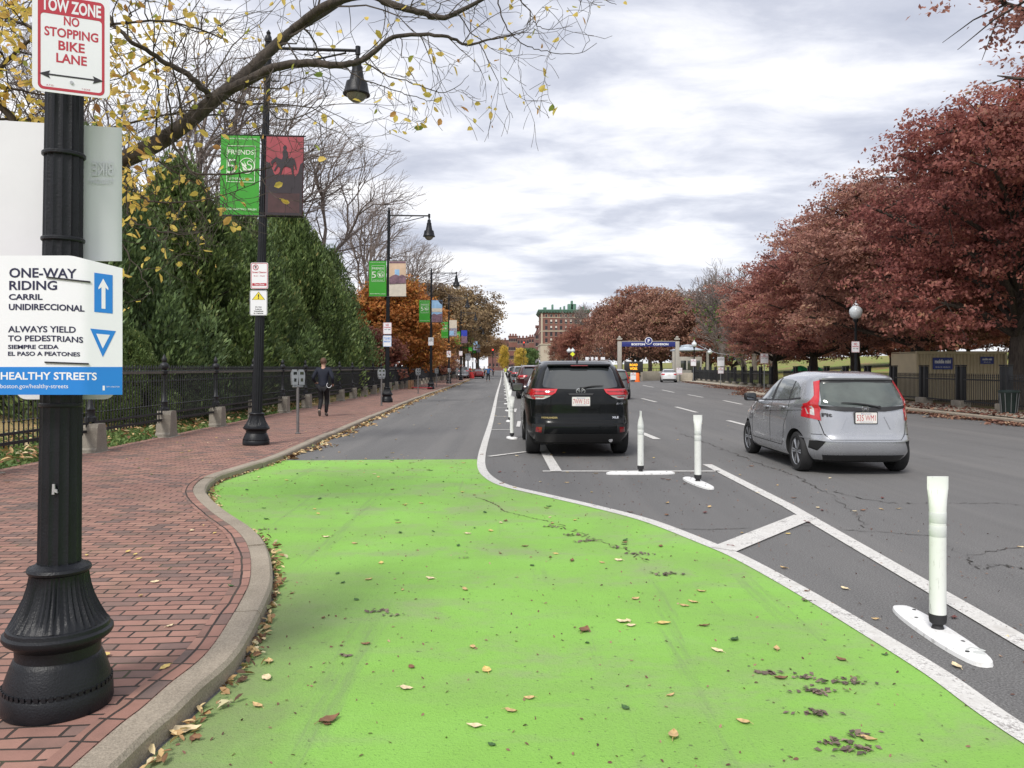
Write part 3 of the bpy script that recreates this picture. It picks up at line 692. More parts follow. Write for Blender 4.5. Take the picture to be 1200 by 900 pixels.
def green_banner(parent_loc, W=.80, H=1.50, tiltz=0, **t):
    o = empty('banner', parent_loc, tiltz, **t)
    mb = MB(); mb.prism([(-W, 0), (-.06, 0), (-.06, H), (-W, H)], -.004, .004, lambda a, b, h: (a, h+.02*math.sin(b*3), b))
    mb.build('cloth', M['greensign'], o, smooth=0)
    mb = MB(); mb.tube([(-W-.03, .0, H+.02), (0, .0, H+.02)], .014, 6); mb.tube([(-W-.03, 0, -.02), (0, 0, -.02)], .014, 6); mb.build('bracket', M['iron'], o)
    mb = MB(); f = lambda a, b, h=0: (a, -.026-h, b)
    text(mb, 'FRIENDS', (-W+.14, 1.14, -.17, 1.23), f, .01)
    text(mb, 'CELEBRATING THE PUBLIC GARDEN', (-W+.05, 1.43, -.12, 1.455), f, .01)
    text(mb, 'MAYOR MARTIN J. WALSH', (-W+.06, .07, -.10, .12), f, .01)
    text(mb, '5', (-W+.12, .78, -W+.30, 1.05), f, .0)
    for bx in ((-W+.12, .62, -W+.13, 1.30), (-.15, .62, -.14, 1.30), (-W+.12, .615, -.14, .625), (-W+.12, 1.30, -.14, 1.31)):
        mb.prism([(bx[0], bx[1]), (bx[2], bx[1]), (bx[2], bx[3]), (bx[0], bx[3])], 0, .002, lambda a, b, h: f(a, b, h))
    text(mb, 'OF THE PUBLIC GARDEN', (-W+.17, .66, -.2, .70), f, .01)
    cx, cz, r = -.30, .93, .145
    def arc(cx, cz, r, a0, a1, w0, w1, n=20):
        vs = []; fs = []
        for k in range(n+1):
            a = R(a0+(a1-a0)*k/n); w = w0+(w1-w0)*k/n; vs += [f(cx+(r-w)*math.cos(a), cz+(r-w)*math.sin(a)), f(cx+(r+w)*math.cos(a), cz+(r+w)*math.sin(a))]
        for k in range(n): fs.append((2*k, 2*k+1, 2*k+3, 2*k+2))
        mb.add(vs, fs)
    arc(cx, cz, r, 0, 360, .007, .007, 32); arc(cx+.05, cz+.055, .038, 10, 270, .006, .009); arc(cx+.05, cz-.028, .045, 90, -120, .009, .018)
    mb.add([f(cx-.11, cz+.07), f(cx-.03, cz+.01), f(cx+.03, cz-.09), f(cx-.06, cz-.09)], [(0, 1, 2, 3)]); mb.add([f(cx-.06, cz+.10), f(cx, cz+.0), f(cx-.02, cz-.02)], [(0, 1, 2)])
    mb.build('lettering', M['bannerwhite'], o, smooth=0)
    return o
def pic_banner(loc, mats, shapes, W=.78, H=1.50, tiltz=0, **t):
    o = empty('banner', loc, tiltz, **t)
    mb = MB(); mb.prism([(.06, 0), (W, 0), (W, H), (.06, H)], -.004, .004, lambda a, b, h: (a, h+.02*math.sin(b*3), b)); mb.build('cloth', mats[0], o, smooth=0)
    mb = MB(); mb.tube([(0, .0, H+.02), (W+.03, .0, H+.02)], .014, 6); mb.tube([(0, 0, -.02), (W+.03, 0, -.02)], .014, 6); mb.build('bracket', M['iron'], o)
    mb = MB(); lay = 0
    for k, poly in shapes:
        mb.cur = k; lay += 1; mb.prism(poly, 0, .001, lambda a, b, h: (a, -.0255-h-.0015*lay, b))
    mb.build('picture', mats, o, smooth=0); return o
rect = lambda a, b, c, d: [(a, b), (c, b), (c, d), (a, d)]
horse = [(.19, .93), (.16, .99), (.17, 1.03), (.21, 1.06), (.26, 1.11), (.31, 1.08), (.37, 1.06), (.39, 1.12), (.375, 1.20), (.40, 1.25), (.385, 1.29), (.41, 1.33), (.44, 1.33), (.46, 1.29), (.445, 1.25), (.48, 1.20), (.49, 1.08), (.56, 1.10), (.61, 1.07), (.64, .98), (.655, .86), (.63, .88), (.61, .97), (.59, .95), (.60, .78), (.57, .78), (.545, .90), (.45, .93), (.40, .91), (.36, .78), (.33, .78), (.34, .90), (.30, .93), (.24, .83), (.22, .85), (.28, .96), (.25, 1.02), (.21, .99)]
skyline = [(.07, 0), (.77, 0), (.77, 1.02), (.72, .98), (.68, .80), (.60, .72), (.45, .74), (.30, .70), (.22, .80), (.15, .98), (.07, 1.02)]
LB = lambda i, side: f'{side} banner on the {["second", "third", "fourth", "fifth", "sixth", "seventh", "eighth", "ninth"][i]} lamp post from the camera'
gb = None
for i in range(8):
    o = lamps[i]; Y = POLE_Y[i]; zb = 4.48 if i == 0 else (4.62 if i == 1 else 4.7)
    X = (POLE_PX[i]-600)*Y/F + (.03*zb if i == 0 else .01*zb if i == 1 else 0)
    loc = (X, Y-.07, zb)
    lab = 'left-hand green '+LB(i, 'fabric')
    if gb is None: gb = green_banner(loc, label=lab, cat='banner', group='street lamp banners'); gb.rotation_euler = (0, R(1.2), 0)
    else:
        g = copy_tree(gb); g.location = loc; g.rotation_euler = (0, 0, R((0, 0, 3, -25, -20, -15, 10, 0)[i])); g['label'] = lab; 
        if i >= 3: g.location.z -= .35
    if i == 0: q = pic_banner(loc, [PIC[0], PIC[1], PIC[2], PIC[3]], [(1, rect(.07, .6, .77, 1.49)), (3, rect(.07, .01, .77, .62)), (2, skyline), (3, rect(.12, .05, .72, .42)), (2, rect(.20, .52, .62, .77)), (2, rect(.26, .42, .56, .56)), (2, horse)])
    elif i == 1: q = pic_banner(loc, [PIC[4], PIC[5], PIC[7], PIC[6]], [(1, rect(.07, .75, .77, 1.49)), (2, rect(.30, .88, .50, 1.14)), (3, [(.07, .52), (.77, .55), (.77, .85), (.6, .92), (.5, .86), (.35, .93), (.2, .88), (.07, .80)]), (3, rect(.07, 1.40, .77, 1.49))])
    elif i == 2: q = pic_banner(loc, [PIC[7], PIC[4], PIC[6], PIC[2]], [(1, rect(.07, .70, .77, .95)), (2, rect(.07, .01, .77, .48)), (3, [(.5, 1.49), (.77, 1.49), (.77, 1.2), (.62, 1.3)]), (2, [(.07, .5), (.2, .6), (.4, .52), (.77, .6), (.77, .4), (.07, .4)])])
    elif i == 4: q = pic_banner(loc, [PIC[8], PIC[6]], [(1, rect(.07, .01, .77, .8))])
    elif i == 3: q = pic_banner(loc, [PIC[4], PIC[9], PIC[7]], [(1, rect(.07, .01, .77, .75)), (2, rect(.07, .1, .5, .5))])
    elif i == 5: q = pic_banner(loc, [PIC[10], PIC[2]], [(1, rect(.3, .4, .6, 1.1))])
    else: q = pic_banner(loc, [PIC[9], PIC[7]], [(1, rect(.07, .9, .77, 1.49))])
    tag(q, 'right-hand picture '+LB(i, 'fabric'), 'banner', 'street lamp banners')
    q['label'] = ['dark red sunset picture banner with a horse and rider silhouette', 'cream and mauve picture banner on the third lamp post', 'pale blue sky picture banner on the fourth lamp post', 'white and grey picture banner on the fifth lamp post', 'deep blue picture banner on the sixth lamp post', 'lime and black picture banner on the seventh lamp post', 'grey picture banner on the eighth lamp post from the camera', 'grey picture banner on the ninth lamp post from the camera'][i]
    q.rotation_euler = (0, R((1.2, 0, 0, 0, 0, 0, 0, 0)[i]), R((0, 0, 3, -12, -10, -8, 10, 0)[i]))
    if i >= 3: q.location.z -= .2
# ---- small signs
def plate(loc, W, H, rz=0, mats=None, draw=None, name='sign', r=.03, back=True, **t):
    o = empty(name, loc, rz, **t)
    mb = MB(); mb.prism(rrect(-W/2, 0, W/2, H, r), 0, .004, lambda a, b, h: (a, h, b)); mb.build('panel', M['signwhite'], o, smooth=0)
    if draw:
        ms = mats or [M['red'], M['black']]; mb = MB(); f = lambda a, b, h=0: (a, -.002-h, b); draw(mb, f, W, H); mb.build('lettering', ms, o, smooth=0)
    return o
def ring(mb, f, poly_o, poly_i):
    n = len(poly_o); mb.add([f(*p) for p in poly_o]+[f(*p) for p in poly_i], [(i, (i+1) % n, n+(i+1) % n, n+i) for i in range(n)])
def border(mb, f, W, H, g=.008, w=.010, r=.03):
    ring(mb, f, rrect(-W/2+g, g, W/2-g, H-g, r), rrect(-W/2+g+w, g+w, W/2-g-w, H-g-w, max(.004, r-w*.6)))
def circ(cx, cy, r, n=24): return [(cx+r*math.cos(2*PI*k/n), cy+r*math.sin(2*PI*k/n)) for k in range(n)]
def d_clean(mb, f, W, H):
    mb.cur = 0; border(mb, f, W, H); ring(mb, f, circ(-.07, H-.09, .055), circ(-.07, H-.09, .042)); mb.add([f(-.11, H-.055), f(-.103, H-.048), f(-.03, H-.125), f(-.037, H-.132)], [(0, 1, 2, 3)])
    text(mb, 'Street Cleaning', (-W/2+.03, H-.21, W/2-.03, H-.165), f); text(mb, '8 am - 12 pm', (-W/2+.06, H-.27, W/2-.06, H-.24), f)
    mb.prism(rect(-W/2+.03, .06, W/2-.03, .11), 0, .001, lambda a, b, h: f(a, b, h)); mb.cur = 2; text(mb, 'Tow Zone', (-W/2+.07, .07, W/2-.07, .10), lambda a, b, h=0: f(a, b, .002))
    mb.cur = 1; text(mb, 'P', (-.085, H-.12, -.05, H-.06), f, .03)
def d_warn(mb, f, W, H):
    mb.cur = 1; border(mb, f, W, H, .006, .005)
    t = lambda s: [(-s, H-.18+.025*(.12-s)/.12), (s, H-.18+.025*(.12-s)/.12), (0, H-.03-(.12-s)*.9)]
    mb.add([f(a, b, 0) for a, b in t(.125)], [(0, 1, 2)], 1); mb.add([f(a, b, .0005) for a, b in t(.112)], [(0, 1, 2)], 3)
    text(mb, '!', (-.012, H-.165, .012, H-.075), lambda a, b, h=0: f(a, b, .002), .03)
    for k, s in enumerate(['Do Not', 'Leave', 'Valuables', 'In Vehicle']): text(mb, s, (-.09 if k > 1 else -.06, .15-.04*k, .09 if k > 1 else .06, .175-.04*k), f, .03)
def d_lines(mb, f, W, H):
    mb.cur = 0; border(mb, f, W, H); text(mb, 'NO', (-.07, H-.16, .07, H-.06), f, .03); text(mb, 'PARKING', (-W/2+.04, H-.24, W/2-.04, H-.18), f, .03)
    mb.cur = 1; text(mb, 'ANY TIME', (-W/2+.05, H-.32, W/2-.05, H-.28), f, .02)
def d_hour(mb, f, W, H):
    mb.cur = 1; border(mb, f, W, H, .006, .006); text(mb, '2 HOUR', (-W/2+.05, H-.15, W/2-.05, H-.07), f, .03); text(mb, 'PARKING', (-W/2+.05, H-.24, W/2-.05, H-.18), f, .03); text(mb, '8 AM - 8 PM', (-W/2+.05, H-.31, W/2-.05, H-.27), f, .02)
def d_bluearrow(mb, f, W, H):
    mb.cur = 4; border(mb, f, W, H); text(mb, 'TOUR BUS', (-W/2+.04, H-.18, W/2-.04, H-.08), f, .03); text(mb, 'PARKING ONLY', (-W/2+.04, H-.30, W/2-.04, H-.22), f, .03)
MS = [M['red'], M['black'], M['signwhite'], M['yellow'], M['blue']]
def on_pole(i, ztop, H, W, d, label, dx=0.0):
    Y = POLE_Y[i]; lean = (.03, .01, .003)[i] if i < 3 else 0
    return plate(((POLE_PX[i]-600)*Y/F+lean*(ztop-.3)+dx, Y-.105, ztop-H), W, H, 0, MS, d, name='sign', label=label, cat='sign')
on_pole(0, 3.57, .50, .33, d_clean, 'white street cleaning sign with red no parking symbol on the second lamp post')
on_pole(0, 3.045, .48, .33, d_warn, 'white warning sign with yellow triangle on the second lamp post')
on_pole(1, 3.50, .50, .36, d_lines, 'red and white no parking sign, upper one on the third lamp post')
on_pole(1, 2.95, .48, .36, d_bluearrow, 'blue lettered sign, lower one on the third lamp post')
on_pole(2, 3.65, .55, .36, d_hour, 'small white sign on the fourth lamp post')
on_pole(3, 3.15, .60, .40, d_lines, 'small white sign on the fifth lamp post'); on_pole(4, 3.55, .55, .40, d_clean, 'small red bordered sign on the sixth lamp post')
on_pole(5, 3.6, .95, .75, d_hour, 'larger square white sign on the seventh lamp post'); on_pole(6, 3.1, .6, .4, d_hour, 'small white sign on the eighth lamp post'); on_pole(7, 3.1, .6, .4, d_lines, 'small white sign on the ninth lamp post')
# ---- TOW ZONE / NO STOPPING sign on the near post (yawed)
Ys = 3.30
def stop_draw(mb, f_, W, H):
    f = lambda a, b, h=0: f_(a*.91, b*.945, h-.0014)
    mb.cur = 0; ring(mb, f, rrect(-W/2+.008, .010, W/2-.008, H-.008, .022), rrect(-W/2+.019, .022, W/2-.019, H-.09, .014))
    mb.cur = 2; text(mb, 'TOW ZONE', (-W/2+.022, H-.078, W/2-.022, H-.022), lambda a, b, h=0: f(a, b, .0006), .03)
    mb.cur = 0
    for st, w, z0, z1 in (('NO', .062, .298, .338), ('STOPPING', .215, .243, .284), ('BIKE', .105, .188, .229), ('LANE', .122, .133, .174)): text(mb, st, (-w/2, z0, w/2, z1), f, .025)
    mb.cur = 1; mb.add([f(a, b, .0005) for a, b in rect(-.10, .0725, .10, .0795)], [(0, 1, 2, 3)])
    for s in (-1, 1): mb.add([f(s*a, b, .001) for a, b in ((.128, .076), (.085, .093), (.092, .076), (.085, .059))], [(0, 1, 2, 3)])
    mb.cur = 3; mb.prism(circ(0, .052, .007, 12), 0, .004, lambda a, b, h: f(a, b, h))
    mb.cur = 0; text(mb, 'A.T.D.', (-.10, .026, -.07, .033), f, .0); text(mb, 'T-ZONE', (.04, .026, .075, .033), f, .0)
zb = EYE+(HZ-107)*3.37/F
plate((-1.82, 3.28, zb-.045), .282, .43, R(24), [M['red'], M['black'], M['signwhite'], M['signback']], stop_draw, r=.028, label='red and white no stopping bike lane sign at the top of the nearest lamp post', cat='sign')
# ---- ONE-WAY sign, folded round the post
Y0 = 3.27; XF = (98-600)*Y0/F; TH = R(26)
def fold(px, py, off=0.0):
    k = (px-600)/F
    if k*Y0 <= XF: X, Y = k*Y0, Y0; nx, ny = 0, -1
    else:
        # X = XF + c*w ; Y = Y0 + s*w ; X = k*Y
        c, s = math.cos(TH), math.sin(TH); w = (k*Y0-XF)/(c-k*s); X, Y = XF+c*w, Y0+s*w; nx, ny = s, -c
    Z = EYE-(py-HZ)*Y/F
    return Vector((X+nx*off, Y+ny*off, Z))
yw = empty('sign', (cp[0], Y0, 0), 0, 'white one-way riding and healthy streets cycle sign wrapped round the nearest post', 'sign')
def wfix(o): 
    o.location = (-yw.location.x, -yw.location.y, 0); return o
def px_panel(mb, x0, y0, x1, y1, off, th=.003, topdrop=None, n=24):
    vs = []
    for k in range(n+1):
        px = x0+(x1-x0)*k/n; 
        yt = y0 + (max(0, px-84)/60)**1.0*15*(topdrop or 0); yb = y1
        for o_ in (off, off-th): vs += [fold(px, yb, o_), fold(px, yt, o_)]
    fs = []
    for k in range(n):
        a = 4*k; b = 4*(k+1); fs += [(a, b, b+1, a+1), (a+2, a+3, b+3, b+2), (a+1, b+1, b+3, a+3), (a, a+2, b+2, b)]
    fs += [(0, 1, 3, 2), (4*n, 4*n+2, 4*n+3, 4*n+1)]; mb.add(vs, fs)
mb = MB(); px_panel(mb, -9, 299.5, 143.5, 462.5, 0, topdrop=1); wfix(mb.build('panel', M['signwhite'], yw, smooth=70))
mb = MB(); px_panel(mb, -9, 430, 143.4, 462.6, .0006, .001); wfix(mb.build('blue_band', M['blue'], yw, smooth=70))
mb = MB(); ft = lambda a, b, h=0: fold(a, b-.0, .0012+h)
def tx(st, x0, y0, x1, y1, bold=.04, mi=0, dy=0.0):
    mb.cur = mi; text(mb, st, (x0, y1, x1, y0), lambda a, b, h=0: ft(a, b+dy*max(0, a-60)/80), bold)
tx('ONE-WAY', 11, 314, 90, 325.5, .022, 0, 3); tx('RIDING', 11, 329, 67, 340, .022); tx('CARRIL', 10.5, 344.5, 50, 351.5, .03); tx('UNIDIRECCIONAL', 10.5, 356, 99, 363.5, .03, 0, 4)
tx('ALWAYS YIELD', 9.5, 382, 89, 389.5, .022, 0, 2); tx('TO PEDESTRIANS', 9.5, 393, 97.5, 400, .022, 0, 4); tx('SIEMPRE CEDA', 9.5, 404, 69, 409, .03); tx('EL PASO A PEATONES', 9.5, 412, 94, 417, .03, 0, 2)
tx('HEALTHY STREETS', 1, 436, 113.5, 445, .022, 2, 1); tx('boston.gov/healthy-streets', 0.5, 450, 80, 456.5, .0, 2)
tx('CITY of BOSTON', 124.5, 452.5, 140, 454, .0, 2); mb.cur = 2; mb.add([ft(*p) for p in ((120.3, 452), (122.8, 452), (122.8, 457.5), (120.3, 457.5))], [(0, 1, 2, 3)])
mb.cur = 1; 
for x0, y0, x1, y1 in ((55, 324.8, 106, 330.6), (53, 424.5, 104, 426.4)):
    vs = []; n = 16
    for k in range(n+1):
        t = k/n; px = x0+(x1-x0)*t; py = y0+(y1-y0)*t; vs += [fold(px, py-.9, .002), fold(px, py-.9, .0055), fold(px, py+.9, .0055), fold(px, py+.9, .002)]
    fs = [(0, 1, 2, 3), (4*n+3, 4*n+2, 4*n+1, 4*n)]
    for k in range(n):
        for j in range(4): fs.append((4*k+j, 4*k+(j+1) % 4, 4*k+4+(j+1) % 4, 4*k+4+j))
    m2 = MB(); m2.add(vs, fs); wfix(m2.build('cable_tie', M['black'], yw, smooth=0))
mb.cur = 3; mb.add([ft(*p) for p in ((110.5, 319.5), (132, 322.5), (132, 367.5), (110.5, 365.5))], [(0, 1, 2, 3)])
mb.add([ft(*p) for p in ((105.7, 385), (135.8, 388), (120.5, 418.5))], [(0, 1, 2)])
mb.cur = 2; q = [(121, 326.5), (127, 337.5), (126.8, 340), (123.6, 337), (123.6, 362), (119, 361.6), (119, 336.7), (115.3, 339), (115.5, 336.5)]
mb.add([fold(*p, .0018) for p in q], [(0, 1, 3), (1, 2, 3), (0, 3, 6), (3, 4, 5, 6), (0, 6, 8), (6, 7, 8)])
mb.add([fold(*p, .0018) for p in ((112.8, 391), (128.8, 392.5), (120.4, 408.5))], [(0, 1, 2)])
wfix(mb.build('lettering', [M['navy'], M['black'], M['signwhite'], M['blue']], yw, smooth=0))
# ---- backs of the other boards on that post
bb = empty('sign_board', (cp[0]-.05, 3.55, 0), 0, 'large plain white board seen from behind, above the one-way sign on the nearest post', 'sign')
vs = []; fs = []; n = 24; top = 142; bt = 306
for k in range(n+1):
    px = -24+(142.5+24)*k/n; Y = 3.53+(.10*((px-80)/62)**2 if px > 80 else .02*((80-px)/100)**2)
    yt = 141+(px-20)*.075 if px > 20 else 141
    yt = 141+max(0, px)*.06
    p, q = P(px, 306, Y), P(px, yt, Y); vs += [p, q, p+Vector((0, .004, 0)), q+Vector((0, .004, 0))]
for k in range(n): a = 4*k; b = a+4; fs += [(a, b, b+1, a+1), (a+2, a+3, b+3, b+2), (a+1, b+1, b+3, a+3), (a, a+2, b+2, b)]
fs += [(0, 1, 3, 2), (4*n, 4*n+2, 4*n+3, 4*n+1)]
mb = MB(); mb.add(vs, fs); o = mb.build('panel', M['boardback'], bb); o.location = -bb.location
M['ghost'] = mat('faint_show_through', (0.60, 0.61, 0.64), .5, 0, .02)
mb = MB(); text(mb, 'BIKE', (133, 206, 108, 190), lambda a, b, h=0: P(a, b, 3.524+.10*((a-80)/62)**2), .02); text(mb, 'FOLLOW', (133, 216, 105, 210), lambda a, b, h=0: P(a, b, 3.524+.10*((a-80)/62)**2), .02)
o = mb.build('show_through_lettering', M['ghost'], bb, smooth=0); o.location = -bb.location
o = empty('sign', (cp[0]-.02, 3.54, EYE-(468-HZ)*3.54/F), 0, 'grey sign facing away behind the one-way board, only its rounded lower edge showing', 'sign')
mb = MB(); mb.prism(rrect(-.21, 0, .235, .55, .05), 0, .004, lambda a, b, h: (a, h, b)); mb.build('panel', M['boardback'], o, smooth=0)
# ================================================================ PARKING METERS
def meter():
    r = empty('parking_meter', (0, 0, 0))
    mb = MB(); mb.tube([(0, 0, 0), (0, 0, 1.05)], .032, 12); mb.lathe([(0, .06), (.02, .06), (.03, .035)], 12); mb.build('post', M['meterpole'], r)
    mb = MB(); mb.box((0, 0, 1.06), (.24, .05, .05), bevel=.01); mb.build('yoke', M['metergrey'], r)
    for s in (-.075, .075):
        mb = MB(); mb.prism([(-.06, 1.09), (.06, 1.09), (.075, 1.28), (.07, 1.36), (.035, 1.43), (-.035, 1.43), (-.07, 1.36), (-.075, 1.28)], -.05, .05, lambda a, b, h: (s+a, h, b)); h = mb.build('meter_head', M['metergrey'], r)
        mb = MB(); mb.box((s, -.053, 1.35), (.08, .006, .06)); mb.box((s, -.053, 1.2), (.05, .006, .07)); mb.build('window', M['glass'], h)
    return r
mt = None
for i, (px, Y) in enumerate([(349, 17.7), (447, 31.0), (490, 45.5), (511.6, 59.5), (526.5, 73.2), (535.8, 90), (542.5, 105), (547, 120)]):
    o = meter() if mt is None else copy_tree(mt)
    if mt is None: mt = o
    place(o, ((px-600)*Y/F, Y, SW), R(random.uniform(-10, 10)+38), ['nearest double headed parking meter, between the second lamp post and walking man', 'parking meter just left of the third lamp post', 'parking meter beside the fallen red barrier board', 'parking meter just right of the fourth lamp post', 'parking meter next to the fifth lamp post', 'parking meter before the sixth lamp post', 'second farthest parking meter', 'farthest double parking meter on the kerb'][i], 'double parking meters along the kerb', cat='parking meter')
# ================================================================ FLEX POSTS
def flexpost(rot, padlen=1.03, padw=.20, full=True):
    r = empty('flexible_bollard', (0, 0, 0))
    vs = []; fs = []; n = 20
    prof = [(.10, .046, .046), (.60, .046, .046), (.68, .046, .046), (.74, .047, .044), (.80, .053, .032), (.845, .060, .016), (.86, .062, .010), (.93, .062, .009)]
    for z, a, b in prof:
        for k in range(n): w = 2*PI*k/n; vs.append((a*math.cos(w), b*math.sin(w), z))
    for i in range(len(prof)-1):
        for k in range(n): fs.append((i*n+k, i*n+(k+1) % n, (i+1)*n+(k+1) % n, (i+1)*n+k))
    fs += [tuple(range(n-1, -1, -1)), tuple((len(prof)-1)*n+k for k in range(n))]
    mb = MB(); mb.add(vs, fs); t = mb.build('post', M['white'], r, smooth=60)
    mb = MB()
    for z in (.70, .62): mb.lathe([(z-.04, .0462), (z-.038, .0472), (z+.02, .0472), (z+.022, .0462)], 24)
    mb.build('reflective_band', M['reflect'], t)
    mb = MB(); mb.lathe([(.03, .05), (.04, .035), (.06, .028), (.075, .045), (.10, .0485), (.125, .0485), (.127, .044)], 20); mb.build('hinge', M['rubber'], r)
    mb = MB(); L = padlen/2; W = padw/2; pr = []
    for k in range(32):
        a = 2*PI*k/32; e = 2/3.0; pr.append((W*abs(math.cos(a))**e*(1 if math.cos(a) > 0 else -1), L*abs(math.sin(a))**.9*(1 if math.sin(a) > 0 else -1)))
    vs = [(x, y, 0.0) for x, y in pr]+[(x*.97, y*.99, .022) for x, y in pr]+[(x*.72, y*.90, .036) for x, y in pr]+[(x*.3, y*.6, .04) for x, y in pr]; fs = []
    for j in range(3):
        for k in range(32): fs.append((j*32+k, j*32+(k+1) % 32, (j+1)*32+(k+1) % 32, (j+1)*32+k))
    fs += [tuple(range(31, -1, -1)), tuple(96+k for k in range(32))]; mb.add(vs, fs)
    p = mb.build('base_pad', M['pad'], r, smooth=50)
    if full:
        mb = MB()
        for k, yy in enumerate((-.38, -.22, .2, .36)): mb.lathe([(.036, .013), (.0405, .011)], 12, (.03 if k % 2 else -.03, yy, 0))
        mb.build('bolt', M['rubber'], p)
    r.rotation_euler[2] = rot; return r
FG = 'white flexible posts'
n1 = flexpost(0); place(n1, (2.50, 4.66, .002), R(-2), 'nearest white flexible bollard with a flat top and long pad scuffed at one end', FG, cat='bollard')
mb = MB()
for k in range(12): 
    a = PI*.15+PI*.7*k/11; mb.box((.02+.05*math.cos(a), -.40+.07*math.sin(a), .0395), (.013, .012, .003), rz=a)
mb.lathe([(.037, .03), (.0405, .028)], 16, (0.02, -.40, 0)); mb.build('scuff_mark', M['reflect'], n1)
mb = MB(); text(mb, 'MODEL 1', (-.018, .17, .018, .178), lambda a, b, h=0: (.0478*math.sin(a/.046), -.0478*math.cos(a/.046), b), .0)
n2 = copy_tree(n1); 
for c in kids(n2):
    if c.name.startswith('scuff'): bpy.data.objects.remove(c)
place(n2, (2.51, 10.72, .002), R(6), 'white flexible bollard with flared top at the start of the white buffer line', FG)
n3 = copy_tree(n2); place(n3, (1.90, 11.72, .002), R(93), 'white flexible bollard right behind the black car, seen edge on', FG)
fp = flexpost(0, .5, .22, False)
for i in range(18):
    Y = 17.6+i*(5.6 if i < 8 else 6.2); o = fp if i == 0 else copy_tree(fp)
    place(o, (0.0-.0115*(Y-17.6), Y, .002), R(random.uniform(-30, 30)), None, FG, cat='bollard')
    o['label'] = 'first white bollard left of the black car, nearest of the far row' if i == 0 else 'white bollard in the far row between bike lane and parked cars'
    if i: o['group'] = 'far row of white bollards'
# ================================================================ CARS (local: x right, y forward, origin mid-car on the road)
def interp(keys, z):
    if z <= keys[0][0]: return keys[0][1]
    for (a, b), (c, d) in zip(keys, keys[1:]):
        if z <= c: return b+(d-b)*(z-a)/(c-a)
    return keys[-1][1]
def smooth_keys(keys, z, h=.02): return sum(interp(keys, z+k*h)*w for k, w in ((-2, 1), (-1, 2), (0, 3), (1, 2), (2, 1)))/9
def shell(sp, body_mat, root):
    L = sp['L']; z0, z1 = sp['z0'], sp['z1']; NT = 96; zs = []
    z = z0
    while z < z1-.06: zs.append(z); z += .028
    zs += [z1-.05, z1-.035, z1-.02, z1-.01, z1]
    vs = []; fs = []
    for z in zs:
        w = smooth_keys(sp['W'], z); r = -L/2+smooth_keys(sp['R'], z); f = L/2-smooth_keys(sp['Fr'], z)
        if z >= z1-.001: w *= .96
        ym = (r+f)/2 if z > sp['hood'] else 0; nr = sp.get('nR', 6); nf = sp.get('nF', 5); g = sp.get('nS', 7)
        if z > sp['hood']: t_ = min(1, (z-sp['hood'])/.1); nf = nf*(1-t_)+4.2*t_; nr = nr*(1-t_)+sp.get('nRt', 5.5)*t_
        taper = sp.get('taper', .06)
        for k in range(NT):
            t = 2*PI*k/NT; c, s = math.cos(t), math.sin(t); n = nr if s < 0 else nf
            x = w*abs(c)**(2/n)*(1 if c > 0 else -1); q = abs(s)**(2/n)
            y = ym+(f-ym)*q if s > 0 else ym-(ym-r)*q
            u = (y-r)/(f-r) if z > sp['hood'] else (y+L/2)/L
            x *= 1-taper*max(0, (u-.55)/.45)**2-(sp.get('rtaper', .05))*max(0, (.28-u)/.28)**2
            zz = z
            if z > z1-.12: zz = z - .07*max(0, abs(u-.45)-.12)**1.5*1.2*((z-(z1-.12))/.12)
            vs.append((x, y, zz))
    m = len(zs)
    for i in range(m-1):
        for k in range(NT): fs.append((i*NT+k, i*NT+(k+1) % NT, (i+1)*NT+(k+1) % NT, (i+1)*NT+k))
    cb = len(vs); vs.append((0, 0, zs[0])); ct = len(vs); vs.append((0, sum(v[1] for v in vs[(m-1)*NT:m*NT])/NT, z1+.006))
    for k in range(NT): fs.append((cb, (k+1) % NT, k)); fs.append((ct, (m-1)*NT+k, (m-1)*NT+(k+1) % NT))
    mb = MB(); mb.add(vs, fs); o = mb.build('body', [body_mat, M['well'], M['darkplastic']], root)
    bm = bmesh.new(); bm.from_mesh(o.data); bvh = BVHTree.FromBMesh(bm); bm.free()
    # wheel openings
    cut = MB(); ax = [(-L/2+sp['ro']), (-L/2+sp['ro']+sp['wb'])]; rr = sp['wr']+sp.get('gap', .045)
    for y in ax:
        for s in (-1, 1):
            Mx = Matrix(((0, 0, s), (1, 0, 0), (0, 1, 0)))
            cut.lathe([(sp['tw']-.24, rr), (sp['tw']+.45, rr)], 40, (0, y, sp['wr']+.005), M3=Mx)
    co = cut.build('cutter', M['well'], smooth=0)
    md = o.modifiers.new('b', 'BOOLEAN'); md.object = co; md.operation = 'DIFFERENCE'; md.solver = 'EXACT'
    dg = bpy.context.evaluated_depsgraph_get(); dg.update(); me = bpy.data.meshes.new_from_object(o.evaluated_get(dg)); o.modifiers.clear(); o.data = me
    bpy.data.objects.remove(co)
    while len(me.materials) > 3: me.materials.pop()
    for p in me.polygons:
        c = p.center; p.material_index = 0; p.use_smooth = True
        for y in ax:
            if math.hypot(c.y-y, c.z-sp['wr']-.005) < rr-.001 and c.z < sp['wr']*2+.2 and abs(c.x) > sp['tw']-.26: p.material_index = 1
        if c.z <= sp['z0']+.02: p.material_index = 1
        elif c.z < sp.get('clad', 0): p.material_index = max(p.material_index, 2) if p.material_index == 0 else 1
    me.set_sharp_from_angle(angle=R(32))
    return o, bvh
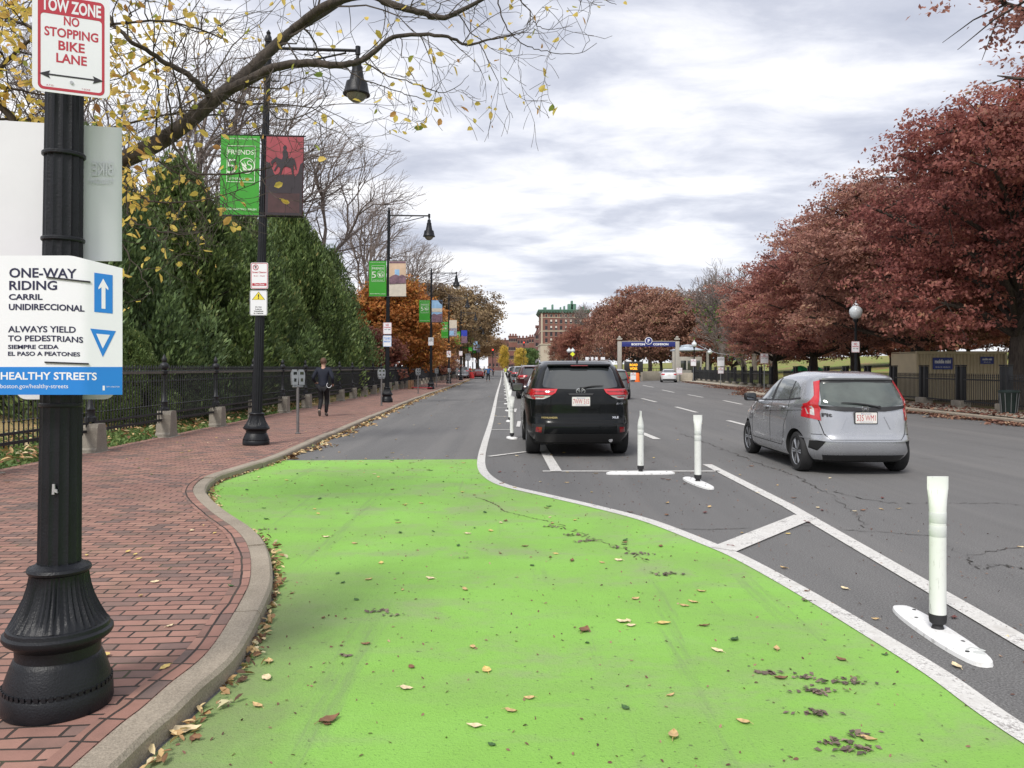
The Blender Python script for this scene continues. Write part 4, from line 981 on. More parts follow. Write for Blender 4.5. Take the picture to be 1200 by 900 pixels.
def decal(bvh, poly, d, name, m, parent, off=.004, plane='rear', edge=.045, depth=.012, sm=60, fill=None):
    """poly in view coordinates: rear (x,z), side (y,z); projected on to the body shell, given real thickness"""
    d = Vector(d).normalized(); bm = bmesh.new()
    def to3(a, b):
        if plane == 'rear': return Vector((a, -6, b))
        if plane == 'front': return Vector((a, 6, b))
        if plane == 'left': return Vector((-4, a, b))
        if plane == 'right': return Vector((4, a, b))
        if plane == 'top': return Vector((a, b, 4))
    vs = [bm.verts.new(to3(*p)) for p in poly]; bm.faces.new(vs); bmesh.ops.triangulate(bm, faces=bm.faces[:])
    for _ in range(7):
        es = [e for e in bm.edges if e.calc_length() > edge]
        if not es: break
        bmesh.ops.subdivide_edges(bm, edges=es, cuts=1); bmesh.ops.triangulate(bm, faces=[f for f in bm.faces if len(f.verts) > 3])
    bound = [v for v in bm.verts if any(e.is_boundary for e in v.link_edges)]; bs = set(bound); bad = []
    for v in bm.verts:
        h, nrm, i, dist = bvh.ray_cast(v.co, d)
        if h is None:
            bad.append(v); continue
        v['x'] if False else None
        v.co = h - d*off*1.6
    for v in bad:
        h, nrm, i, dist = bvh.find_nearest(v.co + d*(5.0 if plane in ('rear',) else 3.2))
        v.co = h - d*off
    ret = bmesh.ops.extrude_edge_only(bm, edges=[e for e in bm.edges if e.is_boundary])
    for g in ret['geom']:
        if isinstance(g, bmesh.types.BMVert): g.co += d*(off*1.6+depth)
    bmesh.ops.recalc_face_normals(bm, faces=bm.faces)
    me = bpy.data.meshes.new(name); bm.to_mesh(me); bm.free(); me.materials.append(m)
    me.polygons.foreach_set('use_smooth', [True]*len(me.polygons)); me.set_sharp_from_angle(angle=R(sm))
    return meshobj(name, me, parent)
def seam(bvh, line, plane, d, parent, w=.007, m=None, name='panel_seam', off=.0016):
    pts = [Vector((a, b)) for a, b in line]; a = offset_line(pts, w/2); b = offset_line(pts, -w/2)
    return decal(bvh, [(p.x, p.y) for p in a]+[(p.x, p.y) for p in reversed(b)], d, name, m or M['well'], parent, off=off, plane=plane, edge=.06, depth=.003)
def wheel(root, x, y, r, w, spokes, side):
    Mx = Matrix(((0, 0, side), (1, 0, 0), (0, 1, 0))); c = (x, y, r)
    t = MB(); ri = r*.66
    t.lathe([(-w/2+.02, ri), (-w/2, ri+.015), (-w/2, r-.03), (-w/2+.02, r-.008), (-w/2+.05, r), (w/2-.05, r), (w/2-.02, r-.008), (w/2, r-.03), (w/2, ri+.015), (w/2-.02, ri)], 44, c, M3=Mx)
    wo = t.build('wheel', M['tyre'], root)
    t = MB(); t.lathe([(w/2-.10, .02), (w/2-.095, ri*.9), (w/2-.03, ri*.95), (w/2-.012, ri+.004), (w/2-.024, ri+.004), (w/2-.12, ri)], 40, c, M3=Mx); t.cur = 0
    t.lathe([(w/2-.09, ri*.24), (w/2-.022, ri*.22), (w/2-.018, ri*.12)], 16, c, M3=Mx)
    for k in range(spokes):
        for dd in ((-.11, .11) if spokes <= 6 else (0,)):
            a = 2*PI*k/spokes; q0 = Vector((math.cos(a+dd*2.2)*ri*.2, math.sin(a+dd*2.2)*ri*.2, w/2-.035)); q1 = Vector((math.cos(a+dd)*ri*.94, math.sin(a+dd)*ri*.94, w/2-.03))
            q0 = Mx @ q0+Vector(c); q1 = Mx @ q1+Vector(c); t.tube([q0, q1], [.018, .02], 6)
    t.build('rim', M['alloy'], wo)
    t = MB(); t.lathe([(w/2-.104, .02), (w/2-.094, ri*.92), (w/2-.104, ri*.93)], 30, c, M3=Mx); t.build('brake_disc', M['well'], wo)
def sym(p): return [(-a, b) for a, b in reversed(p)]
def sgate(bvh, poly, plane, name, m, root, **k):
    d = {'rear': (0, 1, 0), 'left': (1, 0, 0), 'right': (-1, 0, 0), 'front': (0, -1, 0), 'top': (0, 0, -1)}[plane]
    return decal(bvh, poly, d, name, m, root, plane=plane, **k)
def mirror_part(root, x, y, z, side, s=1.0, m=None):
    mb = MB(); mb.box((x+side*.13*s, y, z), (.24*s, .13*s, .16*s), bevel=.045*s); mb.tube([(x-side*.03, y+.03, z-.06), (x+side*.07, y+.02, z-.05)], .022, 8)
    o = mb.build('wing_mirror', m or M['darkplastic'], root)
    mb = MB(); mb.prism(rrect(-.085*s, -.055*s, .085*s, .055*s, .03*s), 0, .004, lambda a, b, h: (x+side*.13*s+a, y-.066*s-h, z+b)); mb.build('mirror_glass', M['mirror'], o)
def num_plate(root, y, z, st, W=.31, H=.155, tilt=0.0, frame=True, yoff=None):
    mb = MB(); f = lambda a, b, h=0: (a, y-.006-h+tilt*b, z+b)
    mb.cur = 2; mb.prism(rrect(-W/2-.012, -H/2-.012, W/2+.012, H/2+.012, .015), -.012, 0, lambda a, b, h: f(a, b, h))
    mb.cur = 0; mb.prism(rrect(-W/2, -H/2, W/2, H/2, .012), -.01, .003, lambda a, b, h: f(a, b, h)); mb.cur = 1
    g = lambda a, b, h=0: f(a, b, .0035); text(mb, st, (-W*.44, -H*.27, W*.44, H*.27), g, .0); mb.cur = 3
    text(mb, 'Massachusetts', (-W*.24, H*.34, W*.24, H*.43), g, .02); text(mb, 'The Spirit of America', (-W*.30, -H*.43, W*.30, -H*.34), g, .02)
    return mb.build('number_plate', [M['plate'], M['red'], M['darkplastic'], M['signblue']], root, smooth=0)
def surf(bvh, x, z, plane='rear'):
    h = bvh.ray_cast(Vector((x, -6, z)), Vector((0, 1, 0)))[0]; return h.y if h else 0
def exhaust(root, x, y, z, r=.035):
    mb = MB(); mb.tube([(x, y+.25, z), (x, y, z)], r, 14, cap=False); mb.lathe([(-.01, r), (.03, r), (.03, r-.006), (-.01, r-.006)], 16, (x, y, z), M3=Matrix(((1, 0, 0), (0, 0, 1), (0, 1, 0)))); mb.build('exhaust_pipe', M['chrome'], root)
def wiper(root, bvh, x0, z0, x1, z1, off=.03):
    mb = MB(); pts = []
    for k in range(7):
        t = k/6; x = x0+(x1-x0)*t; z = z0+(z1-z0)*t+.015*math.sin(PI*t); pts.append((x, surf(bvh, x, z)-off, z))
    mb.tube(pts, [.016, .013, .012, .011, .010, .009, .006], 6); mb.lathe([(-.03, .022), (.02, .018)], 10, (x0, surf(bvh, x0, z0)-.015, z0), M3=Matrix(((1, 0, 0), (0, 0, 1), (0, 1, 0)))); return mb.build('wiper', M['darkplastic'], root)

def make_suv():
    sp = dict(L=4.86, z0=.24, z1=1.70, hood=1.06, ro=1.0, wb=2.79, wr=.375, tw=.93, nR=6, nF=5, nRt=7, rtaper=.05, gap=.055,
              W=[(.24, .86), (.34, .93), (.5, .965), (.75, .965), (.95, .955), (1.10, .93), (1.18, .885), (1.40, .80), (1.58, .72), (1.66, .655), (1.70, .58)],
              R=[(.24, .26), (.34, .13), (.42, .03), (.50, .0), (.60, .0), (.66, .035), (.75, .06), (.95, .055), (1.12, .07), (1.20, .11), (1.35, .22), (1.52, .36), (1.60, .44), (1.66, .56), (1.70, .80)],
              Fr=[(.24, .25), (.36, .05), (.5, 0), (.75, .02), (.9, .14), (1.0, .5), (1.06, 1.1), (1.10, 1.28), (1.3, 1.62), (1.5, 1.98), (1.6, 2.2), (1.66, 2.45), (1.70, 2.7)])
    root = empty('parked_car', (0, 0, 0)); body, bvh = shell(sp, M['pblack'], root); L2 = sp['L']/2
    gl = sgate(bvh, [(-.64, 1.235), (-.40, 1.205), (0, 1.195), (.40, 1.205), (.64, 1.235), (.655, 1.28), (.60, 1.50), (.56, 1.575), (.3, 1.59), (0, 1.595), (-.3, 1.59), (-.56, 1.575), (-.60, 1.50), (-.655, 1.28)], 'rear', 'rear_window', M['glass'], root, off=.003)
    # lamps: wrap round the corners
    for s in (-1, 1):
        top = [(.40, 1.205), (.70, 1.205), (.975, 1.20), (.975, 1.10), (.80, 1.105), (.50, 1.10), (.44, 1.135)]
        low = [(.47, 1.118), (.52, 1.088), (.80, 1.09), (.975, 1.088), (.975, 1.03), (.80, 1.022), (.64, 1.03), (.56, 1.06)]
        q = (lambda p: [(s*a, b) for a, b in p])
        lamp = sgate(bvh, q(top), 'rear', 'tail_lamp', M['redlamp'], root, off=.010, edge=.03)
        sgate(bvh, q(low), 'rear', 'reversing_lens', M['clearlamp'], lamp, off=.008, edge=.03)
        sgate(bvh, q([(.45, 1.175), (.97, 1.165), (.97, 1.145), (.47, 1.150)]), 'rear', 'lamp_strip', M['darkredlamp'], lamp, off=.012, edge=.04)
        sgate(bvh, q([(.62, 1.075), (.97, 1.072), (.97, 1.05), (.66, 1.05)]), 'rear', 'lamp_strip', M['redlamp'], lamp, off=.0105, edge=.04)
        # lamp on the body side
        pl = 'left' if s < 0 else 'right'
        sgate(bvh, [(-L2+.24, 1.19), (-L2+.48, 1.17), (-L2+.38, 1.04), (-L2+.24, 1.02)], pl, 'side_lens', M['redlamp'], lamp, off=.006, edge=.04)
        sgate(bvh, q([(.67, .545), (.77, .545), (.78, .46), (.68, .45)]), 'rear', 'reflector', M['darkredlamp'], root, off=.006)
        sgate(bvh, q([(.62, .59), (.84, .59), (.84, .42), (.64, .40)]), 'rear', 'bumper_insert', M['darkplastic'], root, off=.002)
        # side glass
        y = lambda v: -L2+v
        sgate(bvh, [(y(.62), 1.22), (y(.80), 1.48), (y(1.28), 1.555), (y(1.30), 1.19)], pl, 'side_window', M['glass'], root, off=.002)
        sgate(bvh, [(y(1.36), 1.185), (y(1.34), 1.56), (y(2.20), 1.575), (y(2.20), 1.165)], pl, 'side_window', M['glass'], root, off=.002)
        sgate(bvh, [(y(2.26), 1.16), (y(2.26), 1.575), (y(2.75), 1.53), (y(3.20), 1.27), (y(3.36), 1.15)], pl, 'side_window', M['glass'], root, off=.002)
        for l in ([(y(2.23), 1.14), (y(2.23), .40)], [(y(1.36), 1.15), (y(1.36), .85)], [(y(3.3), 1.1), (y(3.3), .45)]): seam(bvh, l, pl, (-s, 0, 0), root)
        mirror_part(root, s*.90, y(3.02), 1.16, s, 1.05)
        mb = MB()
        for yy in (1.50, 2.42): mb.box((s*.975, y(yy), 1.02), (.03, .20, .03), bevel=.01)
        mb.build('door_handle', M['pblack'], root)
        for yy, in ((sp['ro'],), (sp['ro']+sp['wb'],)): wheel(root, s*.795, y(yy), .375, .25, 5, s)
        mb = MB(); mb.tube([(s*.66, y(1.1), 1.655), (s*.66, y(1.2), 1.70), (s*.66, y(2.6), 1.72), (s*.66, y(2.8), 1.68)], .016, 8); mb.build('roof_rail', M['chrome'], root)
    for l in ([(-.86, .985), (-.84, .72), (-.55, .655), (.55, .655), (.84, .72), (.86, .985)],): seam(bvh, l, 'rear', (0, 1, 0), root, .009)
    seam(bvh, [(-.93, .60), (.93, .60)], 'rear', (0, 1, 0), root, .014)
    sgate(bvh, [(-.80, .43), (.80, .43), (.74, .27), (-.74, .27)], 'rear', 'lower_bumper', M['darkplastic'], root, off=.004)
    # tailgate recess around the plate + chrome garnish
    sgate(bvh, [(-.24, 1.10), (.24, 1.10), (.33, .88), (.28, .86), (-.28, .86), (-.33, .88)], 'rear', 'plate_recess', M['pblack'], root, off=.012, depth=.02)
    sgate(bvh, [(-.22, 1.128), (.22, 1.128), (.20, 1.098), (-.20, 1.098)], 'rear', 'tailgate_handle', M['darkplastic'], root, off=.02)
    num_plate(root, surf(bvh, 0, .98)-.028, .99, '7WW 515')
    yb = surf(bvh, 0, 1.165)-.006; mb = MB()
    def ell(cx, cz, a, b, w):
        n = 28; mb.tube([(cx+a*math.cos(2*PI*k/n), yb, cz+b*math.sin(2*PI*k/n)) for k in range(n+1)], w, 6)
    ell(0, 1.165, .075, .05, .0075); ell(0, 1.172, .024, .042, .006); ell(0, 1.187, .055, .018, .006); mb.build('emblem', M['chrome'], root)
    mb = MB(); f = lambda a, b, h=0: (a, surf(bvh, a, b)-.008, b)
    text(mb, 'HIGHLANDER', (-.68, .695, -.40, .725), f, .04, 0); text(mb, 'XLE', (.54, .695, .66, .73), f, .04, 1); text(mb, 'AWD', (.62, .935, .74, .965), f, .04, 1)
    mb.build('badge_lettering', [mat('gold_badge', (.35, .28, .12), .3, .8, 0), M['chrome']], root, smooth=0)
    wiper(root, bvh, 0.0, 1.215, .40, 1.26); exhaust(root, .53, -L2+.17, .31)
    mb = MB(); mb.box((0, -L2+.46, 1.617), (1.12, .20, .045), bevel=.02); mb.build('roof_spoiler', M['pblack'], root)
    mb = MB(); mb.box((0, -L2+.352, 1.61), (.30, .012, .014)); mb.build('brake_light', M['darkredlamp'], root)
    mb = MB(); mb.prism([(0, 0), (.16, 0), (.05, .09), (.02, .09)], -.012, .012, lambda a, b, h: (.0+h, -L2+.72+a, 1.685+b)); mb.build('antenna_fin', M['pblack'], root)
    sgate(bvh, [(-.66, 1.16), (.66, 1.16), (.60, 1.50), (-.60, 1.50)], 'front', 'windscreen', M['glass'], root, off=.003)
    for s in (-1, 1): sgate(bvh, [(s*.5, .88), (s*.9, .93), (s*.92, .80), (s*.55, .76)], 'front', 'headlight', M['clearlamp'], root, off=.006)
    mb = MB()  # underbody silhouettes
    mb.box((0, 0, .30), (1.2, 3.9, .12)); mb.tube([(-.7, -L2+1.0, .36), (.7, -L2+1.0, .36)], .05, 8); mb.build('underbody', M['well'], root)
    return root, sp
def make_fit():
    sp = dict(L=4.06, z0=.19, z1=1.515, hood=1.0, ro=.68, wb=2.53, wr=.305, tw=.80, nR=5, nF=4.2, nRt=6.5, taper=.11, rtaper=.04, gap=.035,
              W=[(.19, .77), (.27, .825), (.4, .845), (.62, .848), (.80, .84), (.98, .815), (1.05, .785), (1.25, .715), (1.38, .655), (1.44, .605), (1.48, .53), (1.515, .38)],
              R=[(.19, .20), (.27, .08), (.34, .02), (.44, .0), (.53, .0), (.58, .035), (.70, .055), (.85, .075), (.98, .10), (1.06, .14), (1.2, .24), (1.34, .35), (1.385, .375), (1.42, .325), (1.455, .33), (1.49, .43), (1.515, .72)],
              Fr=[(.19, .22), (.3, .03), (.45, 0), (.62, .03), (.75, .16), (.86, .42), (.95, .74), (1.0, .86), (1.1, 1.08), (1.25, 1.38), (1.38, 1.70), (1.46, 1.95), (1.515, 2.3)])
    root = empty('silver_car', (0, 0, 0)); root.name = 'hatchback_car'; body, bvh = shell(sp, M['psilver'], root); L2 = sp['L']/2; y = lambda v: -L2+v
    sgate(bvh, [(-.60, 1.03), (-.3, 1.00), (0, .995), (.3, 1.00), (.60, 1.03), (.565, 1.25), (.53, 1.375), (0, 1.40), (-.53, 1.375), (-.565, 1.25)], 'rear', 'rear_window', M['glasslt'], root, off=.003)
    sgate(bvh, [(-.625, 1.02), (0, .985), (.625, 1.02), (.60, .975), (.3, .94), (-.3, .94), (-.60, .975)], 'rear', 'tailgate_garnish', M['darkplastic'], root, off=.012)
    for s in (-1, 1):
        q = (lambda p: [(s*a, b) for a, b in p]); pl = 'left' if s < 0 else 'right'
        lamp = sgate(bvh, q([(.535, 1.385), (.60, 1.365), (.65, 1.16), (.72, 1.06), (.755, 1.0), (.775, .84), (.615, .80), (.635, .95), (.628, 1.05), (.60, 1.15), (.55, 1.35)]), 'rear', 'tail_lamp', M['redlamp'], root, off=.012, edge=.03)
        sgate(bvh, q([(.675, .87), (.735, .89), (.74, .97), (.695, 1.01), (.672, .97)]), 'rear', 'reversing_lens', M['clearlamp'], lamp, off=.016, edge=.03)
        sgate(bvh, [(y(.24), 1.05), (y(.36), 1.06), (y(.50), 1.03), (y(.44), .98), (y(.32), .86), (y(.20), .825), (y(.20), .98)], pl, 'side_lens', M['redlamp'], lamp, off=.007, edge=.03)
        # bumper corner vents and reflectors
        sgate(bvh, q([(.56, .525), (.735, .50), (.74, .39), (.66, .36)]), 'rear', 'bumper_vent', M['well'], root, off=.003)
        # side glass
        sgate(bvh, [(y(.66), 1.13), (y(.74), 1.27), (y(.92), 1.34), (y(1.02), 1.35), (y(1.02), 1.085)], pl, 'side_window', M['glasslt'], root, off=.002)
        sgate(bvh, [(y(1.06), 1.08), (y(1.06), 1.36), (y(1.25), 1.385), (y(1.72), 1.40), (y(1.76), 1.045)], pl, 'side_window', M['glasslt'], root, off=.002)
        sgate(bvh, [(y(1.86), 1.04), (y(1.82), 1.40), (y(2.18), 1.385), (y(2.55), 1.23), (y(2.86), 1.03)], pl, 'side_window', M['glasslt'], root, off=.002)
        sgate(bvh, [(y(1.745), 1.405), (y(1.835), 1.405), (y(1.87), 1.03), (y(1.75), 1.03)], pl, 'door_pillar', M['darkplastic'], root, off=.0025)
        sgate(bvh, [(y(1.015), 1.36), (y(1.065), 1.365), (y(1.065), 1.07), (y(1.015), 1.08)], pl, 'door_pillar', M['darkplastic'], root, off=.0025)
        sgate(bvh, [(y(2.92), 1.03), (y(2.80), 1.12), (y(2.96), 1.06), (y(3.06), 1.02)], pl, 'quarter_glass', M['glass'], root, off=.002)
        sgate(bvh, [(y(.60), 1.10), (y(1.0), 1.065), (y(1.8), 1.03), (y(2.9), 1.005), (y(2.9), 1.022), (y(1.8), 1.05), (y(1.0), 1.085), (y(.62), 1.125)], pl, 'window_trim', M['darkplastic'], root, off=.004, edge=.08)
        for l in ([(y(1.79), 1.02), (y(1.79), .75), (y(1.75), .36)], [(y(.98), 1.06), (y(.99), .85), (y(1.10), .68), (y(1.13), .45), (y(1.2), .36)], [(y(2.80), 1.0), (y(2.83), .7), (y(2.78), .36)], [(y(1.2), .355), (y(2.78), .355)], [(y(.1), .60), (y(.28), .595)]): seam(bvh, l, pl, (-s, 0, 0), root, .009)
        # crease along the doors
        sgate(bvh, [(y(.52), .955), (y(1.2), .92), (y(2.6), .84), (y(2.6), .825), (y(1.2), .90), (y(.52), .94)], pl, 'body_crease', M['psilver'], root, off=.006, depth=.01)
        sgate(bvh, [(y(1.1), .46), (y(2.7), .40), (y(2.7), .375), (y(1.1), .42)], pl, 'sill_crease', M['psilver'], root, off=.007, depth=.012)
        mirror_part(root, s*.80, y(2.66), 1.06, s, .88, M['darkplastic'] if s < 0 else M['psilver'])
        mb = MB()
        for yy, zz in ((1.17, .955), (1.97, .925)): mb.box((s*.842, y(yy), zz), (.045, .19, .032), bevel=.012)
        mb.build('door_handle', M['psilver'], root)
        for yy in (sp['ro'], sp['ro']+sp['wb']): wheel(root, s*.708, y(yy), .305, .185, 6, s)
    seam(bvh, [(-.665, .92), (-.58, .60), (-.50, .525), (.50, .525), (.58, .60), (.665, .92)], 'rear', (0, 1, 0), root, .010)
    seam(bvh, [(-.27, .86), (-.35, .68)], 'rear', (0, 1, 0), root, .006, M['psilver'], 'tailgate_crease', .006); seam(bvh, [(.27, .86), (.35, .68)], 'rear', (0, 1, 0), root, .006, M['psilver'], 'tailgate_crease', .006)
    sgate(bvh, [(-.80, .55), (-.6, .525), (.6, .525), (.80, .55), (.80, .53), (.6, .505), (-.6, .505), (-.80, .53)], 'rear', 'bumper_step', M['psilver'], root, off=.013, depth=.02)
    sgate(bvh, [(-.60, .30), (.60, .30), (.56, .22), (-.56, .22)], 'rear', 'lower_bumper', M['darkplastic'], root, off=.004)
    num_plate(root, surf(bvh, 0, .84)-.018, .845, '535 WM1')
    mb = MB(); yb = surf(bvh, 0, .975)-.02
    ringpts = rrect(-.045, .935, .045, 1.005, .018); n = len(ringpts); mb.tube([(a, yb, b) for a, b in ringpts+ringpts[:1]], .0055, 6)
    for s in (-1, 1): mb.tube([(s*.030, yb, .995), (s*.018, yb, .97), (s*.026, yb, .945)], .0065, 6)
    mb.tube([(-.02, yb, .972), (.02, yb, .972)], .006, 6); mb.build('emblem', M['chrome'], root)
    mb = MB(); f = lambda a, b, h=0: (a, surf(bvh, a, b)-.007, b); text(mb, 'Fit', (-.60, .855, -.47, .91), f, .05); mb.build('badge_lettering', M['darkplastic'], root, smooth=0)
    wiper(root, bvh, .20, 1.0, -.33, 1.065, .03)
    sgate(bvh, [(-.54, 1.395), (.54, 1.395), (.535, 1.345), (0, 1.36), (-.535, 1.345)], 'rear', 'window_header', M['darkplastic'], root, off=.005)
    mb = MB(); mb.tube([(0, y(.95), 1.515), (0, y(.84), 1.60)], [.006, .003], 6); mb.lathe([(0, .02), (.02, .014), (.03, .004)], 10, (0, y(.95), 1.507)); mb.build('aerial', M['darkplastic'], root)
    sgate(bvh, [(-.52, 1.05), (.52, 1.05), (.46, 1.36), (-.46, 1.36)], 'front', 'windscreen', M['glass'], root, off=.003)
    for s in (-1, 1): sgate(bvh, [(s*.42, .72), (s*.80, .82), (s*.80, .66), (s*.5, .60)], 'front', 'headlight', M['clearlamp'], root, off=.006)
    mb = MB(); mb.box((0, 0, .22), (1.1, 3.3, .10)); mb.tube([(-.6, y(.68), .29), (.6, y(.68), .29)], .04, 8); mb.build('underbody', M['well'], root)
    return root, sp
def make_sedan():
    sp = dict(L=4.75, z0=.19, z1=1.44, hood=1.0, ro=1.0, wb=2.75, wr=.33, tw=.82, nR=5, nF=4.5, nRt=4, taper=.08, rtaper=.08, gap=.04,
              W=[(.19, .80), (.28, .87), (.45, .90), (.7, .90), (.9, .875), (1.0, .82), (1.1, .76), (1.3, .64), (1.40, .55), (1.44, .44)],
              R=[(.19, .22), (.3, .06), (.4, 0), (.62, 0), (.72, .03), (.90, .06), (1.0, .14), (1.03, .5), (1.08, .72), (1.2, 1.02), (1.3, 1.25), (1.38, 1.5), (1.44, 1.85)],
              Fr=[(.19, .22), (.3, .03), (.5, 0), (.7, .06), (.82, .4), (.93, 1.05), (1.0, 1.28), (1.1, 1.5), (1.3, 1.95), (1.4, 2.3), (1.44, 2.5)])
    root = empty('sedan_car', (0, 0, 0)); body, bvh = shell(sp, M['pwhite'], root); L2 = sp['L']/2; y = lambda v: -L2+v
    sgate(bvh, [(-.60, 1.07), (.60, 1.07), (.50, 1.36), (-.50, 1.36)], 'rear', 'rear_window', M['glass'], root)
    for s in (-1, 1):
        q = (lambda p: [(s*a, b) for a, b in p]); pl = 'left' if s < 0 else 'right'
        lamp = sgate(bvh, q([(.42, .93), (.86, .97), (.87, .82), (.60, .78), (.52, .86)]), 'rear', 'tail_lamp', M['redlamp'], root, off=.01)
        sgate(bvh, [(y(.06), .96), (y(.38), .93), (y(.28), .84), (y(.05), .82)], pl, 'side_lens', M['redlamp'], lamp, off=.006)
        sgate(bvh, [(y(.95), 1.08), (y(1.35), 1.31), (y(2.0), 1.36), (y(2.0), 1.04)], pl, 'side_window', M['glass'], root, off=.002)
        sgate(bvh, [(y(2.06), 1.04), (y(2.06), 1.36), (y(2.45), 1.31), (y(3.1), 1.04)], pl, 'side_window', M['glass'], root, off=.002)
        seam(bvh, [(y(2.03), 1.02), (y(2.03), .4)], pl, (-s, 0, 0), root)
        mirror_part(root, s*.80, y(2.98), 1.03, s, .85, M['pwhite'])
        for yy in (sp['ro'], sp['ro']+sp['wb']): wheel(root, s*.75, y(yy), .33, .21, 10, s)
    sgate(bvh, [(-.70, .36), (.70, .36), (.66, .24), (-.66, .24)], 'rear', 'lower_bumper', M['darkplastic'], root)
    seam(bvh, [(-.8, .74), (-.6, .66), (.6, .66), (.8, .74)], 'rear', (0, 1, 0), root, .012)
    num_plate(root, surf(bvh, 0, .8)-.02, .80, '8TD 492' if False else '   ' or 'x') if False else None
    mb = MB(); mb.box((0, surf(bvh, 0, .8)-.01, .80), (.32, .02, .15), bevel=.005); mb.build('number_plate', M['plate'], root)
    sgate(bvh, [(-.64, 1.06), (.64, 1.06), (.52, 1.34), (-.52, 1.34)], 'front', 'windscreen', M['glass'], root)
    for s in (-1, 1): sgate(bvh, [(s*.45, .70), (s*.84, .76), (s*.84, .62), (s*.5, .60)], 'front', 'headlight', M['clearlamp'], root, off=.006)
    mb = MB(); mb.box((0, 0, .23), (1.2, 3.7, .12)); mb.build('underbody', M['well'], root)
    return root, sp
suv, s1 = make_suv(); fit, s2 = make_fit(); sed, s3 = make_sedan()
def put(o, X, Yrear, L, rz, label, group=None, cat='car', paintm=None, names=('body',)):
    place(o, (X-math.sin(rz)*L/2, Yrear+math.cos(rz)*L/2, 0), rz, label, group, cat=cat)
    if paintm:
        for c in [c for c in bpy.data.objects if c.parent == o]:
            n = c.name.split('.')[0]
            if n in ('body', 'roof_spoiler', 'body_crease', 'sill_crease', 'bumper_step', 'door_handle', 'plate_recess', 'tailgate_crease'):
                setmat(c, paintm, 0)
    return o
suvc = lambda: copy_tree(suv); fitc = lambda: copy_tree(fit); sedc = lambda: copy_tree(sed)
PK = 'cars parked in a line along the bike lane'
def plain(o):
    for c in [c for c in bpy.data.objects if c.parent == o]:
        if c.name.split('.')[0] in ('emblem', 'badge_lettering'): bpy.data.objects.remove(c)
        elif c.name.split('.')[0] == 'number_plate': bpy.data.objects.remove(c)
    mb = MB(); return o
put(suv, 1.19, 13.65, 4.86, R(0.7), 'black SUV parked nearest beside the white bollards, seen square from behind', PK)
put(fit, 5.12, 11.42, 4.06, R(-0.5), 'silver hatchback driving away on the right with a red and white tail light each side')
o = plain(suvc()); put(o, 1.95, 31, 4.86, R(.7), 'white SUV parked just ahead of the nearest black SUV, mostly hidden', PK, paintm=M['pwhite'])
o = plain(suvc()); put(o, 1.18, 39.5, 4.86, R(.7), 'dark maroon SUV with one rear wheel showing left of the nearest black SUV', PK, paintm=M['pmaroon'])
o = plain(suvc()); put(o, .86, 64, 4.86, R(.7), 'pale silver SUV with dark rear window, left of the maroon one', PK, paintm=M['pgrey']); setmat(kids(o)[0], M['pgrey'])
for k, (X, Y, pm, base, lab) in enumerate([(.60, 82, M['pblack'], 's', 'black car parked past the silver SUV, far along the bollards'), (.45, 100, M['pblue'], 'f', 'dark blue hatchback parked far along the bollards'), (.2, 122, M['pwhite'], 's', 'white SUV far off at the end of the parked line'), (4.0, 108, M['pwhite'], 'd', 'white sedan far ahead in the traffic lane'), (6.8, 128, M['pred'], 'd', 'red sedan far ahead in traffic'), (3.4, 150, M['pgrey'], 's', 'grey SUV far ahead in traffic'), (7.4, 165, M['pblack'], 's', 'black SUV far ahead in traffic'), (.3, 160, M['pblue'], 's', 'blue SUV at the far end of the parked line'), (4.5, 190, M['pwhite'], 's', 'farthest white SUV ahead in traffic'), (1.0, 205, M['pgrey'], 'd', 'farthest grey sedan ahead')]):
    o = plain({'s': suvc, 'f': fitc, 'd': sedc}[base]()); put(o, X, Y, {'s': 4.86, 'f': 4.06, 'd': 4.75}[base], R(.7), lab, 'distant traffic', paintm=pm)
o = plain(fitc()); put(o, 5.05, 38.6, 4.3, R(.3), 'grey car mostly hidden right of the black SUV, one red tail light showing', paintm=M['pgrey'])
put(sed, 16.75, 84.5, 4.75, R(-9), 'white sedan turning in at the car park entrance below the navy sign')
o = plain(sedc()); put(o, -5.0, 118, 4.75, R(4), 'red car stopped at the far end of the bike lane', 'vehicles blocking the far bike lane', paintm=M['pred'])
o = plain(suvc()); put(o, -6.7, 108, 4.86, R(4), 'dark grey SUV stopped at the far end of the bike lane', 'vehicles blocking the far bike lane', paintm=M['pgrey'])
# ================================================================ PEOPLE
def skin_mesh(name, verts, edges, rad, m, parent, root=0, sub=2):
    me = bpy.data.meshes.new(name); me.from_pydata(verts, edges, []); o = bpy.data.objects.new(name, me); COL.objects.link(o)
    bpy.context.view_layer.objects.active = o
    sk = o.modifiers.new('s', 'SKIN'); sk.use_smooth_shade = True
    if not me.skin_vertices: me.attributes  # layer is created by the modifier
    for i, r in enumerate(rad): me.skin_vertices[0].data[i].radius = (r, r) if isinstance(r, (int, float)) else r
    for i in range(len(verts)): me.skin_vertices[0].data[i].use_root = (i == root)
    ss = o.modifiers.new('u', 'SUBSURF'); ss.levels = sub; ss.render_levels = sub
    dg = bpy.context.evaluated_depsgraph_get(); dg.update(); nm = bpy.data.meshes.new_from_object(o.evaluated_get(dg)); o.modifiers.clear(); o.data = nm; nm.name = name
    nm.materials.clear(); nm.materials.append(m); nm.polygons.foreach_set('use_smooth', [True]*len(nm.polygons))
    if parent: o.parent = parent
    return o
